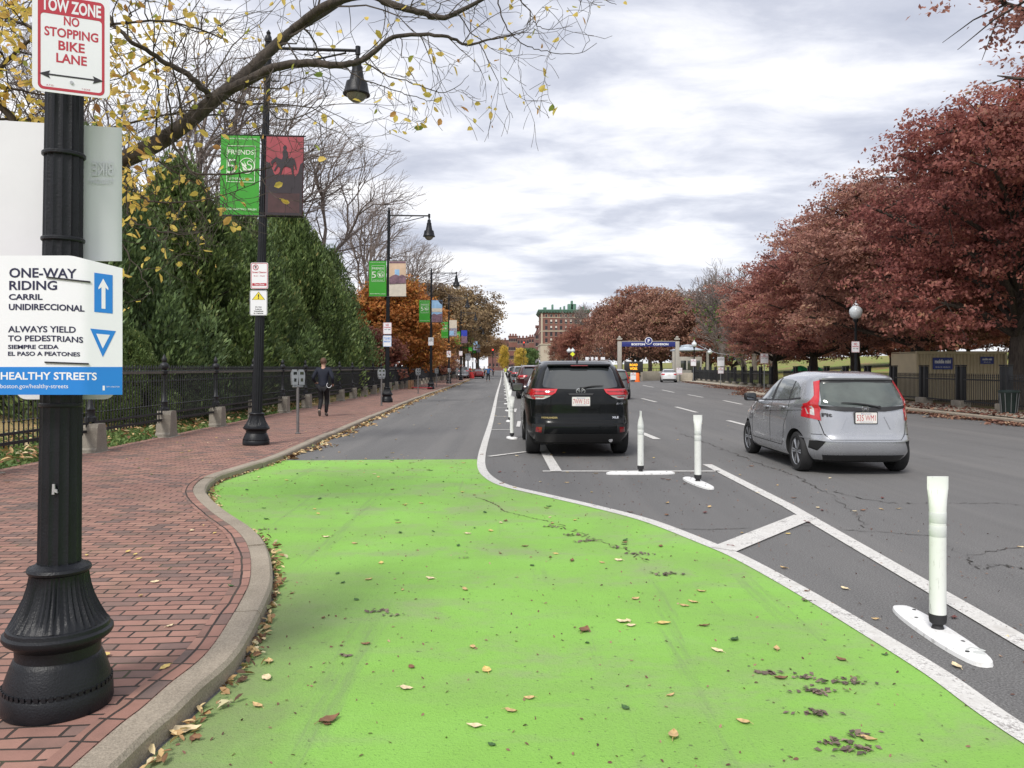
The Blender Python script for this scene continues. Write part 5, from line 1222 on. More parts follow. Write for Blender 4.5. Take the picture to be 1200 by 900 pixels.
def person(loc, rz, J, top, legs, hairm, label, hands=True, vest=None, scale=1.0, group=None):
    """J: joint dict in metres, facing +y"""
    r = empty('person', loc, rz, label, 'person', group); r.scale = (scale,)*3
    V = lambda k: J[k]
    J = dict(J)
    # continuous body: pelvis chest neck head, legs to feet, arms to palms
    order = ['pel', 'waist', 'chest', 'neck', 'head', 'crown', 'shL', 'elL', 'wrL', 'paL', 'shR', 'elR', 'wrR', 'paR', 'hiL', 'knL', 'anL', 'toL', 'hiR', 'knR', 'anR', 'toR']
    E = [('pel', 'waist'), ('waist', 'chest'), ('chest', 'neck'), ('neck', 'head'), ('head', 'crown'), ('chest', 'shL'), ('shL', 'elL'), ('elL', 'wrL'), ('wrL', 'paL'), ('chest', 'shR'), ('shR', 'elR'), ('elR', 'wrR'), ('wrR', 'paR'),
         ('pel', 'hiL'), ('hiL', 'knL'), ('knL', 'anL'), ('anL', 'toL'), ('pel', 'hiR'), ('hiR', 'knR'), ('knR', 'anR'), ('anR', 'toR')]
    rad = dict(pel=.12, waist=.105, chest=.135, neck=.052, neck0=.06, hem=.12, head=.082, crown=.075, sh=.058, el=.042, wr=.027, pa=.036, hi=.085, kn=.056, an=.04, to=.036)
    ix = {k: i for i, k in enumerate(order)}; gr = lambda k: rad.get(k, rad.get(k[:2]))
    skin_mesh('body', [V(k) for k in order], [(ix[a], ix[b]) for a, b in E], [gr(k) for k in order], M['skin'], r)
    # fingers
    if hands:
        mb = MB()
        for s in 'LR':
            p = Vector(V('pa'+s)); w = Vector(V('wr'+s)); d = (p-w).normalized(); a = d.cross(Vector((1, 0, 0))).normalized(); b = a.cross(d)
            for k, L in enumerate((.065, .075, .070, .055)):
                o = p+a*(.027-.018*k)+d*.02; mb.tube([o, o+d*L*.55+b*.006, o+d*L*.9+b*.025], [.0095, .0085, .006], 6)
            o = p+a*.03-d*.03; mb.tube([o, o+a*.025+d*.03, o+a*.03+d*.06], [.011, .010, .007], 6)
        mb.build('fingers', M['skin'], r)
    def sub(name, ks, es, f, m, root=0):
        i2 = {k: i for i, k in enumerate(ks)}; return skin_mesh(name, [V(k) for k in ks], [(i2[a], i2[b]) for a, b in es], [gr(k)*f.get(k, f.get(k[:2], 1.25)) for k in ks], m, r, root)
    J['hem'] = (J['pel'][0], J['pel'][1], J['pel'][2]-.10)
    sub('jacket', ['hem', 'pel', 'waist', 'chest', 'neck0', 'shL', 'elL', 'wrL', 'shR', 'elR', 'wrR'], [('hem', 'pel'), ('pel', 'waist'), ('waist', 'chest'), ('chest', 'neck0'), ('chest', 'shL'), ('shL', 'elL'), ('elL', 'wrL'), ('chest', 'shR'), ('shR', 'elR'), ('elR', 'wrR')], dict(hem=1.45, pel=1.5, waist=1.42, chest=1.30, neck0=1.0, wr=1.5, el=1.35, sh=1.35), top, 3)
    sub('trousers', ['pel', 'hiL', 'knL', 'anL', 'hiR', 'knR', 'anR'], [('pel', 'hiL'), ('hiL', 'knL'), ('knL', 'anL'), ('pel', 'hiR'), ('hiR', 'knR'), ('knR', 'anR')], dict(pel=1.38, hi=1.30, kn=1.3, an=1.35), legs, 0)
    for s in 'LR':
        a, t = Vector(V('an'+s)), Vector(V('to'+s)); d = (t-a).normalized(); heel = a-Vector((0, 0, .03))-d*.05
        skin_mesh('shoe', [heel, a+d*.04-Vector((0, 0, .025)), t-Vector((0, 0, .005)), t+d*.05-Vector((0, 0, .012))], [(0, 1), (1, 2), (2, 3)], [.045, .048, .046, .03], M['shoe'], r, 1, 2)
    hd, cr = Vector(V('head')), Vector(V('crown')); bm = bmesh.new(); bmesh.ops.create_icosphere(bm, subdivisions=3, radius=.112)
    for v in bm.verts: v.co = Vector((v.co.x*.83, v.co.y*.98-.014, v.co.z*1.02+.045)); v.co += hd+(v.co.normalized()*random.uniform(-.002, .003))
    geom = [v for v in bm.verts if (v.co.y-hd.y) > .055 and (v.co.z-hd.z) < .085 or (v.co.z-hd.z) < -.035]
    bmesh.ops.delete(bm, geom=geom, context='VERTS'); me = bpy.data.meshes.new('hair'); bm.to_mesh(me); bm.free(); me.materials.append(hairm); me.polygons.foreach_set('use_smooth', [True]*len(me.polygons)); meshobj('hair', me, r)
    mb = MB()   # face: nose, eyes, mouth, ears
    mb.tube([hd+Vector((0, .078, .05)), hd+Vector((0, .10, .012)), hd+Vector((0, .083, .004))], [.008, .014, .010], 6)
    for s in (-1, 1): mb.box(hd+Vector((s*.082, .0, .02)), (.016, .03, .055), bevel=.007)
    mb.build('nose_and_ears', M['skin'], r)
    mb = MB()
    for s in (-1, 1): mb.box(hd+Vector((s*.030, .079, .045)), (.022, .008, .009), bevel=.003)
    mb.build('eyes', M['black'], r); mb = MB(); mb.box(hd+Vector((0, .078, -.025)), (.045, .008, .009), bevel=.003); mb.build('mouth', M['redcloth'], r)
    if vest: sub('vest', ['pel', 'waist', 'chest', 'neck0'], [('pel', 'waist'), ('waist', 'chest'), ('chest', 'neck0')], dict(pel=1.34, waist=1.5, chest=1.42, neck0=1.1), vest, 2)
    return r
stand = dict(pel=(0, 0, .95), waist=(0, .01, 1.10), chest=(0, .01, 1.33), neck=(0, .0, 1.50), neck0=(0, 0, 1.47), head=(0, .015, 1.62), crown=(0, .01, 1.69),
             shL=(-.185, 0, 1.41), elL=(-.24, -.05, 1.13), wrL=(-.24, .06, .90), paL=(-.235, .09, .82), shR=(.185, 0, 1.41), elR=(.24, -.05, 1.13), wrR=(.24, .06, .90), paR=(.235, .09, .82),
             hiL=(-.095, 0, .88), knL=(-.10, .02, .49), anL=(-.11, -.02, .09), toL=(-.12, .12, .045), hiR=(.095, 0, .88), knR=(.10, .02, .49), anR=(.11, -.02, .09), toR=(.12, .12, .045))
walk = dict(stand); walk.update(hiL=(-.09, 0, .88), knL=(-.085, .06, .48), anL=(-.07, -.26, .20), toL=(-.07, -.20, .07), hiR=(.09, 0, .88), knR=(.08, .14, .50), anR=(.05, .15, .09), toR=(.05, .29, .045),
            elL=(-.30, -.10, 1.16), wrL=(-.26, .10, 1.02), paL=(-.22, .16, 1.0), elR=(.30, -.12, 1.16), wrR=(.28, .04, .98), paR=(.26, .12, .96))
wide = dict(stand); wide.update(elL=(-.44, .02, 1.30), wrL=(-.62, .10, 1.22), paL=(-.69, .13, 1.20), elR=(.44, .02, 1.30), wrR=(.55, .15, 1.24), paR=(.60, .2, 1.23), anL=(-.17, -.02, .09), toL=(-.20, .12, .045), anR=(.17, -.02, .09), toR=(.20, .12, .045), knL=(-.13, .02, .49), knR=(.13, .02, .49))
Yp = 24.0
pw = person(((379-600)*Yp/F, Yp, SW), R(2), walk, M['jacket'], M['trouser'], M['hair'], 'person in a navy jacket and black trousers walking away on the brick pavement')
mb = MB(); mb.tube([Vector((.20+.07*math.cos(a), -.16, .95+.08*math.sin(a))) for a in [PI*.7+PI*1.3*k/10 for k in range(11)]], .008, 6); mb.build('white_strap', M['signwhite'], pw)
person(((572-600)*92/F, 92, 0), R(200), wide, M['bluetop'], M['trouser'], M['hair'], 'person in a blue top and dark trousers with arms out, standing in the bike lane')
person(((592.5-600)*101/F, 101, 0), R(180), walk, M['whitecloth'], M['trouser'], M['hair'], 'person in a hi vis vest beside the far white bollards', vest=M['hivis'])
person(((748-600)*91/F, 91.2, 0), R(190), stand, M['trouser'], M['trouser'], M['hair'], 'person in dark clothes and orange vest beside the message board', vest=M['orange'])
for i, (px, Y, tp) in enumerate([(551, 140, 'redcloth'), (562, 150, 'bluetop'), (567.5, 146, 'whitecloth'), (573, 155, 'jacket'), (578, 150, 'redcloth')]):
    person(((px-600)*Y/F, Y, .05), R(170+i*23), [stand, walk][i % 2], M[tp], M['trouser'], M['hair'], ['person in red far down the left pavement', 'person in a blue top in the far crossing group', 'person in a white top in the far crossing group', 'person in a dark jacket in the far crossing group', 'person in red in the far crossing group'][i], group='people far down the bike lane', hands=True)
# ================================================================ STREET FURNITURE & BUILT THINGS
def gateway():
    Yg = 92; s = Yg/F; X0, X1 = (726-600)*s, (793.5-600)*s; z = lambda py: EYE-(py-HZ)*s
    g = empty('entrance_gateway', ((X0+X1)/2, Yg, 0), 0, 'navy overhead sign beam reading Boston Common on two grey posts at the car park entrance', 'gateway'); W = (X1-X0)/2
    for x in (-W, W):
        mb = MB(); mb.box((x, 0, z(400)/2), (.46, .46, z(400)), bevel=.03); mb.box((x, 0, z(397.5)), (.56, .56, .2), bevel=.03); mb.lathe([(0, .12), (.1, .2), (.2, .12), (.28, .02)], 12, (x, 0, z(396.5))); mb.build('post', M['beamstone'], g)
    mb = MB(); mb.box((0, -.02, z(403.2)), (2*W-.47, .3, z(400.2)-z(406.3)), bevel=.02); bm_ = mb.build('sign_beam', M['navybeam'], g)
    mb = MB(); mb.box((0, -.02, z(400)), (2*W-.47, .34, .07)); mb.build('beam_cap', M['beamstone'], bm_)
    mb = MB(); f = lambda a, b, h=0: (a, -.18-h, b); text(mb, 'BOSTON', (-W+1.35, z(404.8), -.42, z(402.2)), f, .05); text(mb, 'COMMON', (.52, z(404.8), W-1.05, z(402.2)), f, .05); mb.build('lettering', M['signwhite'], bm_, smooth=0)
    mb = MB(); zc = z(399.5); T = lambda a, b, h: (a, -h, b)
    mb.cur = 0; mb.prism(circ(0, zc, .43, 28), .13, .24, T); mb.cur = 1; mb.prism(circ(0, zc, .36, 28), .24, .25, T); mb.cur = 0; text(mb, 'P', (-.12, zc-.2, .14, zc+.2), lambda a, b, h=0: (a, -.262, b), .04)
    mb.build('parking_disc', [M['signwhite'], M['navybeam']], bm_, smooth=0)
gateway()
s = 91/F
v = empty('message_board', ((742.5-600)*s, 91, 0), 0, 'dark roadside message board with amber lit lettering, right of the black SUV', 'message board')
mb = MB(); mb.box((0, 0, EYE-(429.8-HZ)*s), (2.15, .15, 1.22), bevel=.03); mb.build('panel', M['darkplastic'], v)
M['amber'] = mat('amber_lamps', (.9, .45, .02), .5, 0, 0, emit=((1, .42, .03), .8)); mb = MB(); z0 = EYE-(429.8-HZ)*s
for r_, st in enumerate(('ROAD', 'WORK')): text(mb, st, (-.45, z0+.06-.42*r_, .45, z0+.36-.42*r_), lambda a, b, h=0: (a, -.082, b), .05)
mb.build('lit_lettering', M['amber'], v, smooth=0); mb = MB(); mb.tube([(0, 0, .4), (0, 0, z0-.5)], .05, 8); mb.box((0, 0, .42), (1.1, 1.3, .25), bevel=.04); mb.build('trailer', M['orange'], v)
for sx in (-1, 1):
    mb = MB(); mb.lathe([(-.08, .28), (.08, .28)], 16, (sx*.62, 0, .28), M3=Matrix(((0, 0, 1), (1, 0, 0), (0, 1, 0)))); mb.build('wheel', M['tyre'], v)
Yb = 88; o = empty('traffic_barrel', ((746.8-600)*Yb/F, Yb, 0), 0, 'orange and white traffic barrel below the message board', 'traffic barrel')
mb = MB(); mb.lathe([(0, .33), (.05, .33), (.06, .29), (.95, .22), (1.0, .18)], 18); mb.build('drum', M['orange'], o); mb = MB()
for z in (.3, .62): mb.lathe([(z, .283-.07*z), (z+.15, .283-.07*(z+.15))], 18)
mb.build('band', M['signwhite'], o)
o = plate(((742.0-600)*86/F, 86, .25), .62, .8, 0, MS, d_lines, name='sign', r=.03, label='small red and white sign standing below the message board', cat='sign'); mb = MB(); mb.box((0, .03, -.08), (.4, .2, .16), bevel=.02); mb.build('stand', M['darkplastic'], o)
# kiosk with pale domed roof
Yk = 104; s = Yk/F; kx = (806-600)*s
k = empty('kiosk', (kx, Yk, 0), 0, 'small pavilion with a pale domed metal roof behind the car park entrance', 'pavilion'); z = lambda py: EYE-(py-HZ)*s
mb = MB(); mb.box((0, 0, 1.5), (3.0, 3.0, 3.0), bevel=.05); mb.build('wall', M['beamstone'], k)
mb = MB(); M['roofblue'] = mat('pale_metal_roof', (.50, .56, .62), .35, .3, .1)
mb.lathe([(z(411.5), 2.3), (z(410.5), 2.35), (z(409), 1.8), (z(407), 1.0), (z(406.8), .95), (z(405.2), .95), (z(404.5), .7), (z(403.6), .1)], 8); mb.build('roof', M['roofblue'], k, smooth=0)
mb = MB()
for a in range(3): mb.box((-.9+a*.9, -1.51, 1.9), (.7, .02, 1.2))
mb.build('window', M['glass'], k)
for sx in (-1, 1):
    mb = MB(); mb.box((sx*2.2, -1.6, z(412)/2), (.3, .3, z(412)), bevel=.02); mb.build('column', M['beamstone'], k)
# entrance ramp walls
for (xa, ya, xb, yb, h, lab) in (((752-600)*95/F, 95, (792-600)*100/F, 102, 1.15, 'low beige ramp wall with a rail left of the white sedan'), (19.6, 92.5, 20.6, 90.5, 1.0, 'short pink grey wall end right of the white sedan')):
    a = Vector((xa, ya)); b = Vector((xb, yb)); d = b-a; o = empty('ramp_wall', (xa, ya, 0), 0, lab, 'wall'); mb = MB(); mb.box((d.x/2, d.y/2, h/2), (d.length, .3, h), rz=math.atan2(d.y, d.x), bevel=.02); mb.build('wall', M['concrete'], o)
    mb = MB(); mb.tube([(0, 0, h+.35), (d.x, d.y, h+.35)], .03, 6)
    for q in range(12): mb.tube([(d.x*q/11, d.y*q/11, h), (d.x*q/11, d.y*q/11, h+.35)], .02, 5)
    mb.build('handrail', M['fence'], o)
# acorn globe lights
def globe_lamp(h):
    r = empty('globe_lamp', (0, 0, 0)); mb = MB(); mb.lathe([(0, .2), (.15, .2), (.2, .14), (.5, .12), (.7, .07), (h-.55, .05), (h-.5, .09), (h-.42, .12), (h-.38, .10)], 16); mb.build('pole', M['iron'], r)
    mb = MB(); mb.lathe([(h-.38, .10), (h-.30, .20), (h-.15, .26), (h, .25), (h+.12, .15), (h+.16, .10)], 18); g = mb.build('globe', M['globe'], r); mb = MB(); mb.lathe([(h+.16, .11), (h+.19, .12), (h+.24, .06), (h+.30, .03), (h+.38, .004)], 12); mb.build('globe_finial', M['globe'], g); return r
gl_ = globe_lamp(3.86); Yg = 32.5; place(gl_, ((1003-600)*Yg/F, Yg, .1), 0, 'tall black globe lamp with a sign, rising above the silver hatchback', 'globe lamps in the park', cat='street lamp')
plate(((1001.5-600)*Yg/F, Yg-.09, EYE-(413-HZ)*Yg/F), .33, .45, 0, MS, d_lines, label='red and white sign on the globe lamp above the silver hatchback', cat='sign')
for i, (px, Y, pt, lab) in enumerate([(813.5, 88, 399, 'globe lamp just right of the domed pavilion'), (832, 92, 409, 'shorter far globe lamp left of the twin white signs'), (827, 110, 407, 'farthest small globe lamp between two others'), (1092, 52, 384, 'globe lamp far behind the beige container')]):
    o = copy_tree(gl_); z_ = EYE-(pt-HZ)*Y/F; place(o, ((px-600)*Y/F, Y, .05), 0, lab); o.scale = (1.1, 1.1, z_/4.2)
# sign posts on the right
def signpost(px, pyb, H, signs, label, r=.03):
    X, Y = G(px, pyb, .12); o = empty('sign_post', (X, Y, .12), 0, label, 'sign post'); mb = MB(); mb.tube([(0, 0, 0), (0, 0, H)], r, 8); mb.build('post', M['postmetal'], o)
    for z0, W, h, d in signs:
        mb = MB(); mb.prism(rrect(-W/2, z0, W/2, z0+h, .03), -.05, -.045, lambda a, b, hh: (a, hh, b)); p = mb.build('sign_panel', M['signwhite'], o, smooth=0)
        mb = MB(); d(mb, lambda a, b, hh=0: (a, -.052-hh, b+z0), W, h); mb.build('lettering', MS, p, smooth=0)
    return o
signpost(895.5, 458.3, 2.35, [(1.72, .50, .62, d_lines)], 'sign post with one red and white sign at the kerb corner left of the hatchback')
signpost(844.5, 450.5, 2.4, [(1.58, .62, .82, d_hour), (.95, .5, .55, d_lines)], 'sign post carrying two white signs in front of the dark fence')
signpost(812.5, 446.5, 2.5, [(1.65, .6, .75, d_lines)], 'sign post with a pinkish sign near the pavilion')
signpost(796, 447, 1.6, [(.75, .62, .7, d_clean)], 'short sign post with a round red symbol at the right gateway post')
# beige container with blue sign
o = empty('storage_container', ((1126-600)*35/F, 36.2, .1), 0, 'beige ribbed storage container with a blue sign behind the railing', 'container'); W = 3.85; H = 2.12
mb = MB(); n = 26; vs = []; 
def rib(x0, x1, y, n, flip):
    pts = []
    for k in range(n): 
        a = x0+(x1-x0)*k/n; w = (x1-x0)/n; pts += [(a, y), (a+w*.35, y), (a+w*.5, y+.05*flip), (a+w*.85, y+.05*flip)]
    return pts+[(x1, y)]
mb.prism(rib(-W/2, W/2, -1.2, n, 1)+[(W/2, 1.2), (-W/2, 1.2)], 0.05, H, lambda a, b, h: (a, b, h)); mb.build('wall', M['container'], o, smooth=0)
mb = MB(); mb.box((0, -1.21, H+.02), (W+.1, .12, .12)); mb.box((0, 0, H+.05), (W, 2.4, .03)); mb.box((-W/2-.02, -1.22, H/2), (.1, .1, H)); mb.box((W/2+.02, -1.22, H/2), (.1, .1, H)); mb.build('frame', M['container'], o)
mb = MB(); mb.cur = 0; mb.box((-.82, -1.24, 1.66), (.86, .03, .52)); mb.cur = 1; f = lambda a, b, h=0: (a, -1.258, b); text(mb, 'mobile mini', (-1.18, 1.66, -.47, 1.84), f, .06)
for x in (-1.15, -.80): text(mb, '800-456-1751', (x, 1.47, x+.30, 1.53), f, .02)
mb.build('sign_panel', [M['signblue'], M['signwhite']], o, smooth=0)
mb = MB(); mb.cur = 0; mb.box((1.13, -1.24, 1.80), (.58, .03, .32)); mb.cur = 1; text(mb, 'mobile mini', (.92, 1.80, 1.34, 1.90), f, .06); text(mb, '800-456-1751', (.98, 1.70, 1.28, 1.74), f, .02); mb.build('sign_panel', [M['signblue'], M['signwhite']], o, smooth=0)
# litter bin
X, Y = G(1186, 484, .126); o = empty('litter_bin', (X-.1, Y, .126), 0, 'dark green litter bin at the foot of the rightmost tree', 'bin')
mb = MB(); mb.lathe([(0, .20), (.02, .21), (.62, .27), (.66, .31), (.72, .31), (.73, .26), (.66, .24)], 20); mb.build('barrel', M['bin'], o)
mb = MB()
for k in range(10): a = 2*PI*k/10; mb.tube([(.225*math.cos(a), .225*math.sin(a), .02), (.285*math.cos(a), .285*math.sin(a), .64)], .012, 5)
mb.build('frame', M['postmetal'], o)
# bright green cart/canopy in the park
o = empty('play_tent', ((946-600)*58/F, 58, .1), 0, 'bright green humped inflatable cover in the park behind the railing', 'cover'); M['brightgreen'] = mat('bright_green_fabric', (.01, .33, .10), .6, 0, .2)
vs = []; fs = []; n = 20
for j in range(7):
    for k in range(n+1):
        t = k/n; x = -1.1+2.2*t; zz = 1.35+.30*abs(math.sin(t*PI*2.0))**.6-.10*((t-.5)*2)**2; a = PI*j/6; vs.append((x, .5*math.cos(a), zz-.35+.35*math.sin(a)))
for j in range(6):
    for k in range(n): q = j*(n+1)+k; fs.append((q, q+1, q+n+2, q+n+1))
mb = MB(); mb.add(vs, fs); mb.build('cover', M['brightgreen'], o, smooth=60); mb = MB()
for x in (-1.0, 0, 1.0): mb.tube([(x, 0, 0), (x, 0, 1.4)], .03, 6)
mb.box((0, 0, .8), (1.9, .6, .7), bevel=.05); mb.build('frame', M['bin'], o)
# fallen barrier, bench, cone
X, Y = G(493, 456, SW); o = empty('fallen_barrier', (X, Y, SW), R(35), 'red and white barrier board lying on the pavement by the fourth lamp post', 'barrier'); mb = MB(); mb.box((0, 0, .10), (1.9, .25, .04), rz=R(-70), bevel=.01); mb.build('board', M['red'], o)
mb = MB(); mb.box((-.35, .75, .30), (.5, .06, .6), rz=R(20)); mb.box((-.35, .9, .30), (.06, .5, .6)); mb.build('folding_leg', M['wood'], o)
X, Y = G(471, 452.5, SW); o = empty('bench', (X-.2, Y, SW), R(8), 'small low wooden bench against the fence stones near the fourth lamp post', 'bench')
mb = MB(); mb.box((0, 0, .42), (1.0, .4, .06), bevel=.01); mb.build('seat', M['wood'], o)
for x in (-.4, .4): mb = MB(); mb.box((x, 0, .2), (.1, .36, .4), bevel=.01); mb.build('leg', M['stone'], o)
mb = MB(); mb.box((-.55, 0, .45), (.08, .36, .9), bevel=.01); mb.build('armrest', M['stone'], o)
for i, (px, py) in enumerate([(562.5, 441.5), (566.5, 440), (746, 444.5)]):
    X, Y = G(px, py); o = empty('traffic_cone', (X, Y, 0), 0, ['orange traffic cone at the kerb left of the far person in blue', 'orange traffic cone just behind another by the far kerb', 'orange traffic cone by the message board'][i], 'traffic cone', 'orange traffic cones'); mb = MB(); mb.lathe([(0, .26), (.04, .26), (.05, .20), (.9, .04)], 16); mb.build('cone', M['orange'], o); mb = MB(); mb.lathe([(.55, .106), (.75, .076)], 16); mb.build('band', M['signwhite'], o)
X, Y = G(549, 443.5, SW); o = empty('barrier', (X, Y, SW), 0, 'low red plastic barrier on the pavement by the seventh lamp post', 'barrier'); mb = MB(); mb.prism([(-.8, 0), (.8, 0), (.8, .25), (.65, .9), (-.65, .9), (-.8, .25)], -.2, .2, lambda a, b, h: (a, h, b)); mb.build('body', M['redcloth'], o, smooth=0)
# traffic signal and warning sign far ahead
def signal(px, pyt, Y, label, col='R'):
    s = Y/F; X = (px-600)*s; z = EYE-(pyt-HZ)*s; o = empty('traffic_light', (X, Y, 0), 0, label, 'traffic light', 'far traffic lights'); mb = MB(); mb.tube([(0, .1, 0), (0, .1, z)], .07, 8); mb.build('pole', M['iron'], o)
    mb = MB(); mb.box((0, 0, z-.5), (.36, .22, 1.1), bevel=.03); mb.build('housing', M['darkplastic'], o)
    M.setdefault('redlit', mat('lit_red_signal', (.8, .03, .02), .4, 0, 0, emit=((1, .04, .02), 4))); mb = MB(); mb.lathe([(-.02, .13), (.01, .10)], 16, (0, -.12, z-.17), M3=Matrix(((1, 0, 0), (0, 0, 1), (0, 1, 0)))); mb.build('red_light', M['redlit'], o)
signal(577.5, 409, 170, 'far traffic light showing red over the bike lane'); signal(614, 400.5, 190, 'far traffic light showing red in front of the yellow tree')
Y = 120; s = Y/F; o = empty('warning_sign', ((671-600)*s, Y, 0), 0, 'yellow diamond warning sign above the roof of the nearest SUV', 'sign'); z = EYE-(415-HZ)*s; mb = MB(); mb.tube([(0, .05, 0), (0, .05, z)], .04, 6); mb.build('post', M['postmetal'], o); M['lime'] = mat('lime_yellow', (.75, .8, .04), .5, 0, 0); mb = MB(); mb.prism([(-.36, z), (0, z-.36), (.36, z), (0, z+.36)], -.01, .01, lambda a, b, h: (a, h, b)); mb.build('panel', M['lime'], o, smooth=0)
for i, px in enumerate((666.8, 671.2)):
    o = copy_tree(gl_); place(o, ((px-600)*130/F, 130, 0), 0, ['left one of two far globe lamps above the SUV roof', 'right one of two far globe lamps above the SUV roof'][i]); o.scale = (1.5, 1.5, (EYE-(407.5-HZ)*130/F)/4.2)
for i, (px, w) in enumerate([(688, .5), (694, .35), (699, .35), (706.5, .62)]):
    Y = 118; s = Y/F; z = EYE-(420.5-HZ)*s; o = empty('sign_board', ((px-600)*s, Y, 0), 0, ['widest slanted white board', 'narrow white board, second', 'narrow white board, third', 'square white board, rightmost'][i]+' in the row seen above the black SUV roof', 'sign', 'white boards beyond the parked cars'); mb = MB(); mb.box((0, 0, z), (w, .05, .5), bevel=.01); mb.build('panel', M['signwhite'], o); mb = MB(); mb.tube([(0, .05, 0), (0, .05, z)], .03, 6); mb.build('post', M['postmetal'], o)
# ================================================================ BUILDINGS
M['brickwall'] = mat('old_brick', (0.205, 0.095, 0.075), .85, 0, .15, .6); M['limestone'] = mat('limestone', (0.46, 0.40, 0.31), .8, 0, .1, .5); M['copper'] = mat('green_copper', (0.10, 0.20, 0.15), .7, 0, .2, 1); M['darkglass'] = mat('dark_window', (0.03, 0.03, 0.035), .2, 0, .2, 1); M['brick2'] = mat('dark_brick', (0.17, 0.085, 0.075), .85, 0, .2, .4); M['sash'] = mat('pale_blind', (.6, .56, .5), .6, 0, .1)
def hotel():
    Y = 300; s = Y/F; x0, x1 = (634-600)*s, (690-600)*s; z = lambda py: EYE-(py-HZ)*s; zt = z(365); W = x1-x0; D = 26
    o = empty('brick_building', (x0, Y, 0), 0, 'tall red brick building with green copper cornice and pale stone base', 'building')
    mb = MB(); mb.box((W/2, D/2, (zt+z(404))/2), (W, D, zt-z(404))); mb.build('wall', M['brickwall'], o, smooth=0)
    mb = MB(); mb.box((W/2, D/2-.0, z(404)/2), (W+.4, D+.4, z(404))); mb.box((W/2, D/2, z(403.4)), (W+.9, D+.9, .4)); mb.box((W/2, D/2, z(388)), (W+.3, D+.3, .35)); mb.box((W/2, D/2, z(372)), (W+.3, D+.3, .25)); mb.box((.3, -.05, (zt+z(404))/2), (.6, .3, zt-z(404))); mb.build('stone_trim', M['limestone'], o, smooth=0)
    mb = MB(); mb.box((W/2, D/2, zt+.1), (W+1.6, D+1.6, .5)); mb.box((W/2, D/2, zt+.5), (W+2.2, D+2.2, .4)); mb.box((W/2, D/2, zt-.3), (W+.8, D+.8, .4))
    for k in range(int(W/1.1)): mb.box((.6+k*1.1, -.55, zt-.3), (.35, .6, .45))
    rf_ = mb.build('cornice', M['copper'], o, smooth=0)
    mb = MB()
    for fx, w, h in ((.09, 1.2, 1.1), (.25, .7, 2.2), (.42, .5, 1.2), (.50, .6, 1.6), (.66, 3.2, 2.4), (.66, .8, 3.6), (.90, .8, 1.4)): mb.box((W*fx, 4, zt+.7+h/2), (w, 2.5, h), bevel=.1)
    mb.build('chimney', M['copper'], rf_)
    n = 9
    for r_, py in enumerate((370, 376.8, 384.2, 391.5, 398.8, 407.5)):
        for k in range(n):
            xx = 2.0+k*(W-3.2)/(n-1); w, h = (.85, 1.5) if r_ else (.75, 1.0); 
            if r_ == 5: w, h = 1.3, 2.0
            mb = MB(); mb.cur = 0; mb.box((xx, -.02, z(py)), (w, .12, h)); mb.cur = 1; mb.box((xx, -.06, z(py)-h/2-.08), (w+.15, .2, .12)); 
            if r_ in (1, 2, 4) and (k*7+r_*3) % 3: mb.cur = 2; mb.box((xx, -.09, z(py)+h*.22), (w*.8, .05, h*.5))
            if not r_: mb.cur = 1; mb.box((xx, .0, z(py)), (w+.24, .1, h+.24))
            wn = mb.build('window', [M['darkglass'], M['limestone'], M['sash']], o, smooth=0)
hotel()
def block(px0, px1, pyt, Y, mt_, label, D=20, rows=4, cols=5, group=None, roof='flat'):
    s = Y/F; x0, x1 = (px0-600)*s, (px1-600)*s; W = x1-x0; zt = EYE-(pyt-HZ)*s; o = empty('brick_house', (x0, Y, 0), 0, label, 'building', group)
    mb = MB(); mb.box((W/2, D/2, zt/2), (W, D, zt)); mb.build('wall', mt_, o, smooth=0); mb = MB(); mb.box((W/2, D/2, zt+.15), (W+.6, D+.6, .35))
    if roof == 'mansard': mb.prism([(-.2, zt+.3), (W+.2, zt+.3), (W-1.5, zt+3), (1.5, zt+3)], 0, D, lambda a, b, h: (a, h, b))
    rr = mb.build('roof', M['brick2'], o, smooth=0); mb = MB()
    for k in range(3): mb.box((W*(.2+.3*k), 3, zt+.8+(2.6 if roof == 'mansard' else 0)), (1.0, 1, 1.5))
    mb.build('chimney', mt_, rr, smooth=0)
    for r_ in range(rows):
        for c_ in range(cols):
            mb = MB(); xx = W*(c_+.5)/cols; zz = zt*(r_+.55)/rows; mb.cur = 0; mb.box((xx, -.02, zz), (1.0, .1, 1.7)); mb.cur = 1; mb.box((xx, -.05, zz-1.0), (1.3, .2, .2)); mb.build('window', [M['darkglass'], M['limestone']], o, smooth=0)
GB = 'brick row houses at the end of the street'
block(606, 620, 396.5, 420, M['brick2'], 'dark red row house at the street end, left of the brick building', rows=4, cols=4, group=GB)
block(596, 606.5, 394, 440, M['brickwall'], 'row house with chimneys behind the far yellow tree', rows=4, cols=4, group=GB)
block(619.5, 629, 395, 450, M['brickwall'], 'lighter brick row house between its darker neighbours', rows=4, cols=3, group=GB)
block(627.5, 633.5, 391, 380, M['brick2'], 'narrow dark house touching the left edge of the tall brick building', rows=5, cols=2, group=GB, roof='mansard')
block(572, 597, 399, 460, M['brick2'], 'long low row house at the left end of the far street', rows=3, cols=6, group=GB)
block(843, 868, 345, 520, mat('blue_glass_tower', (.20, .28, .34), .2, .2, .1, .1), 'faint blue grey tower behind the bare tree on the right', D=30, rows=14, cols=4)
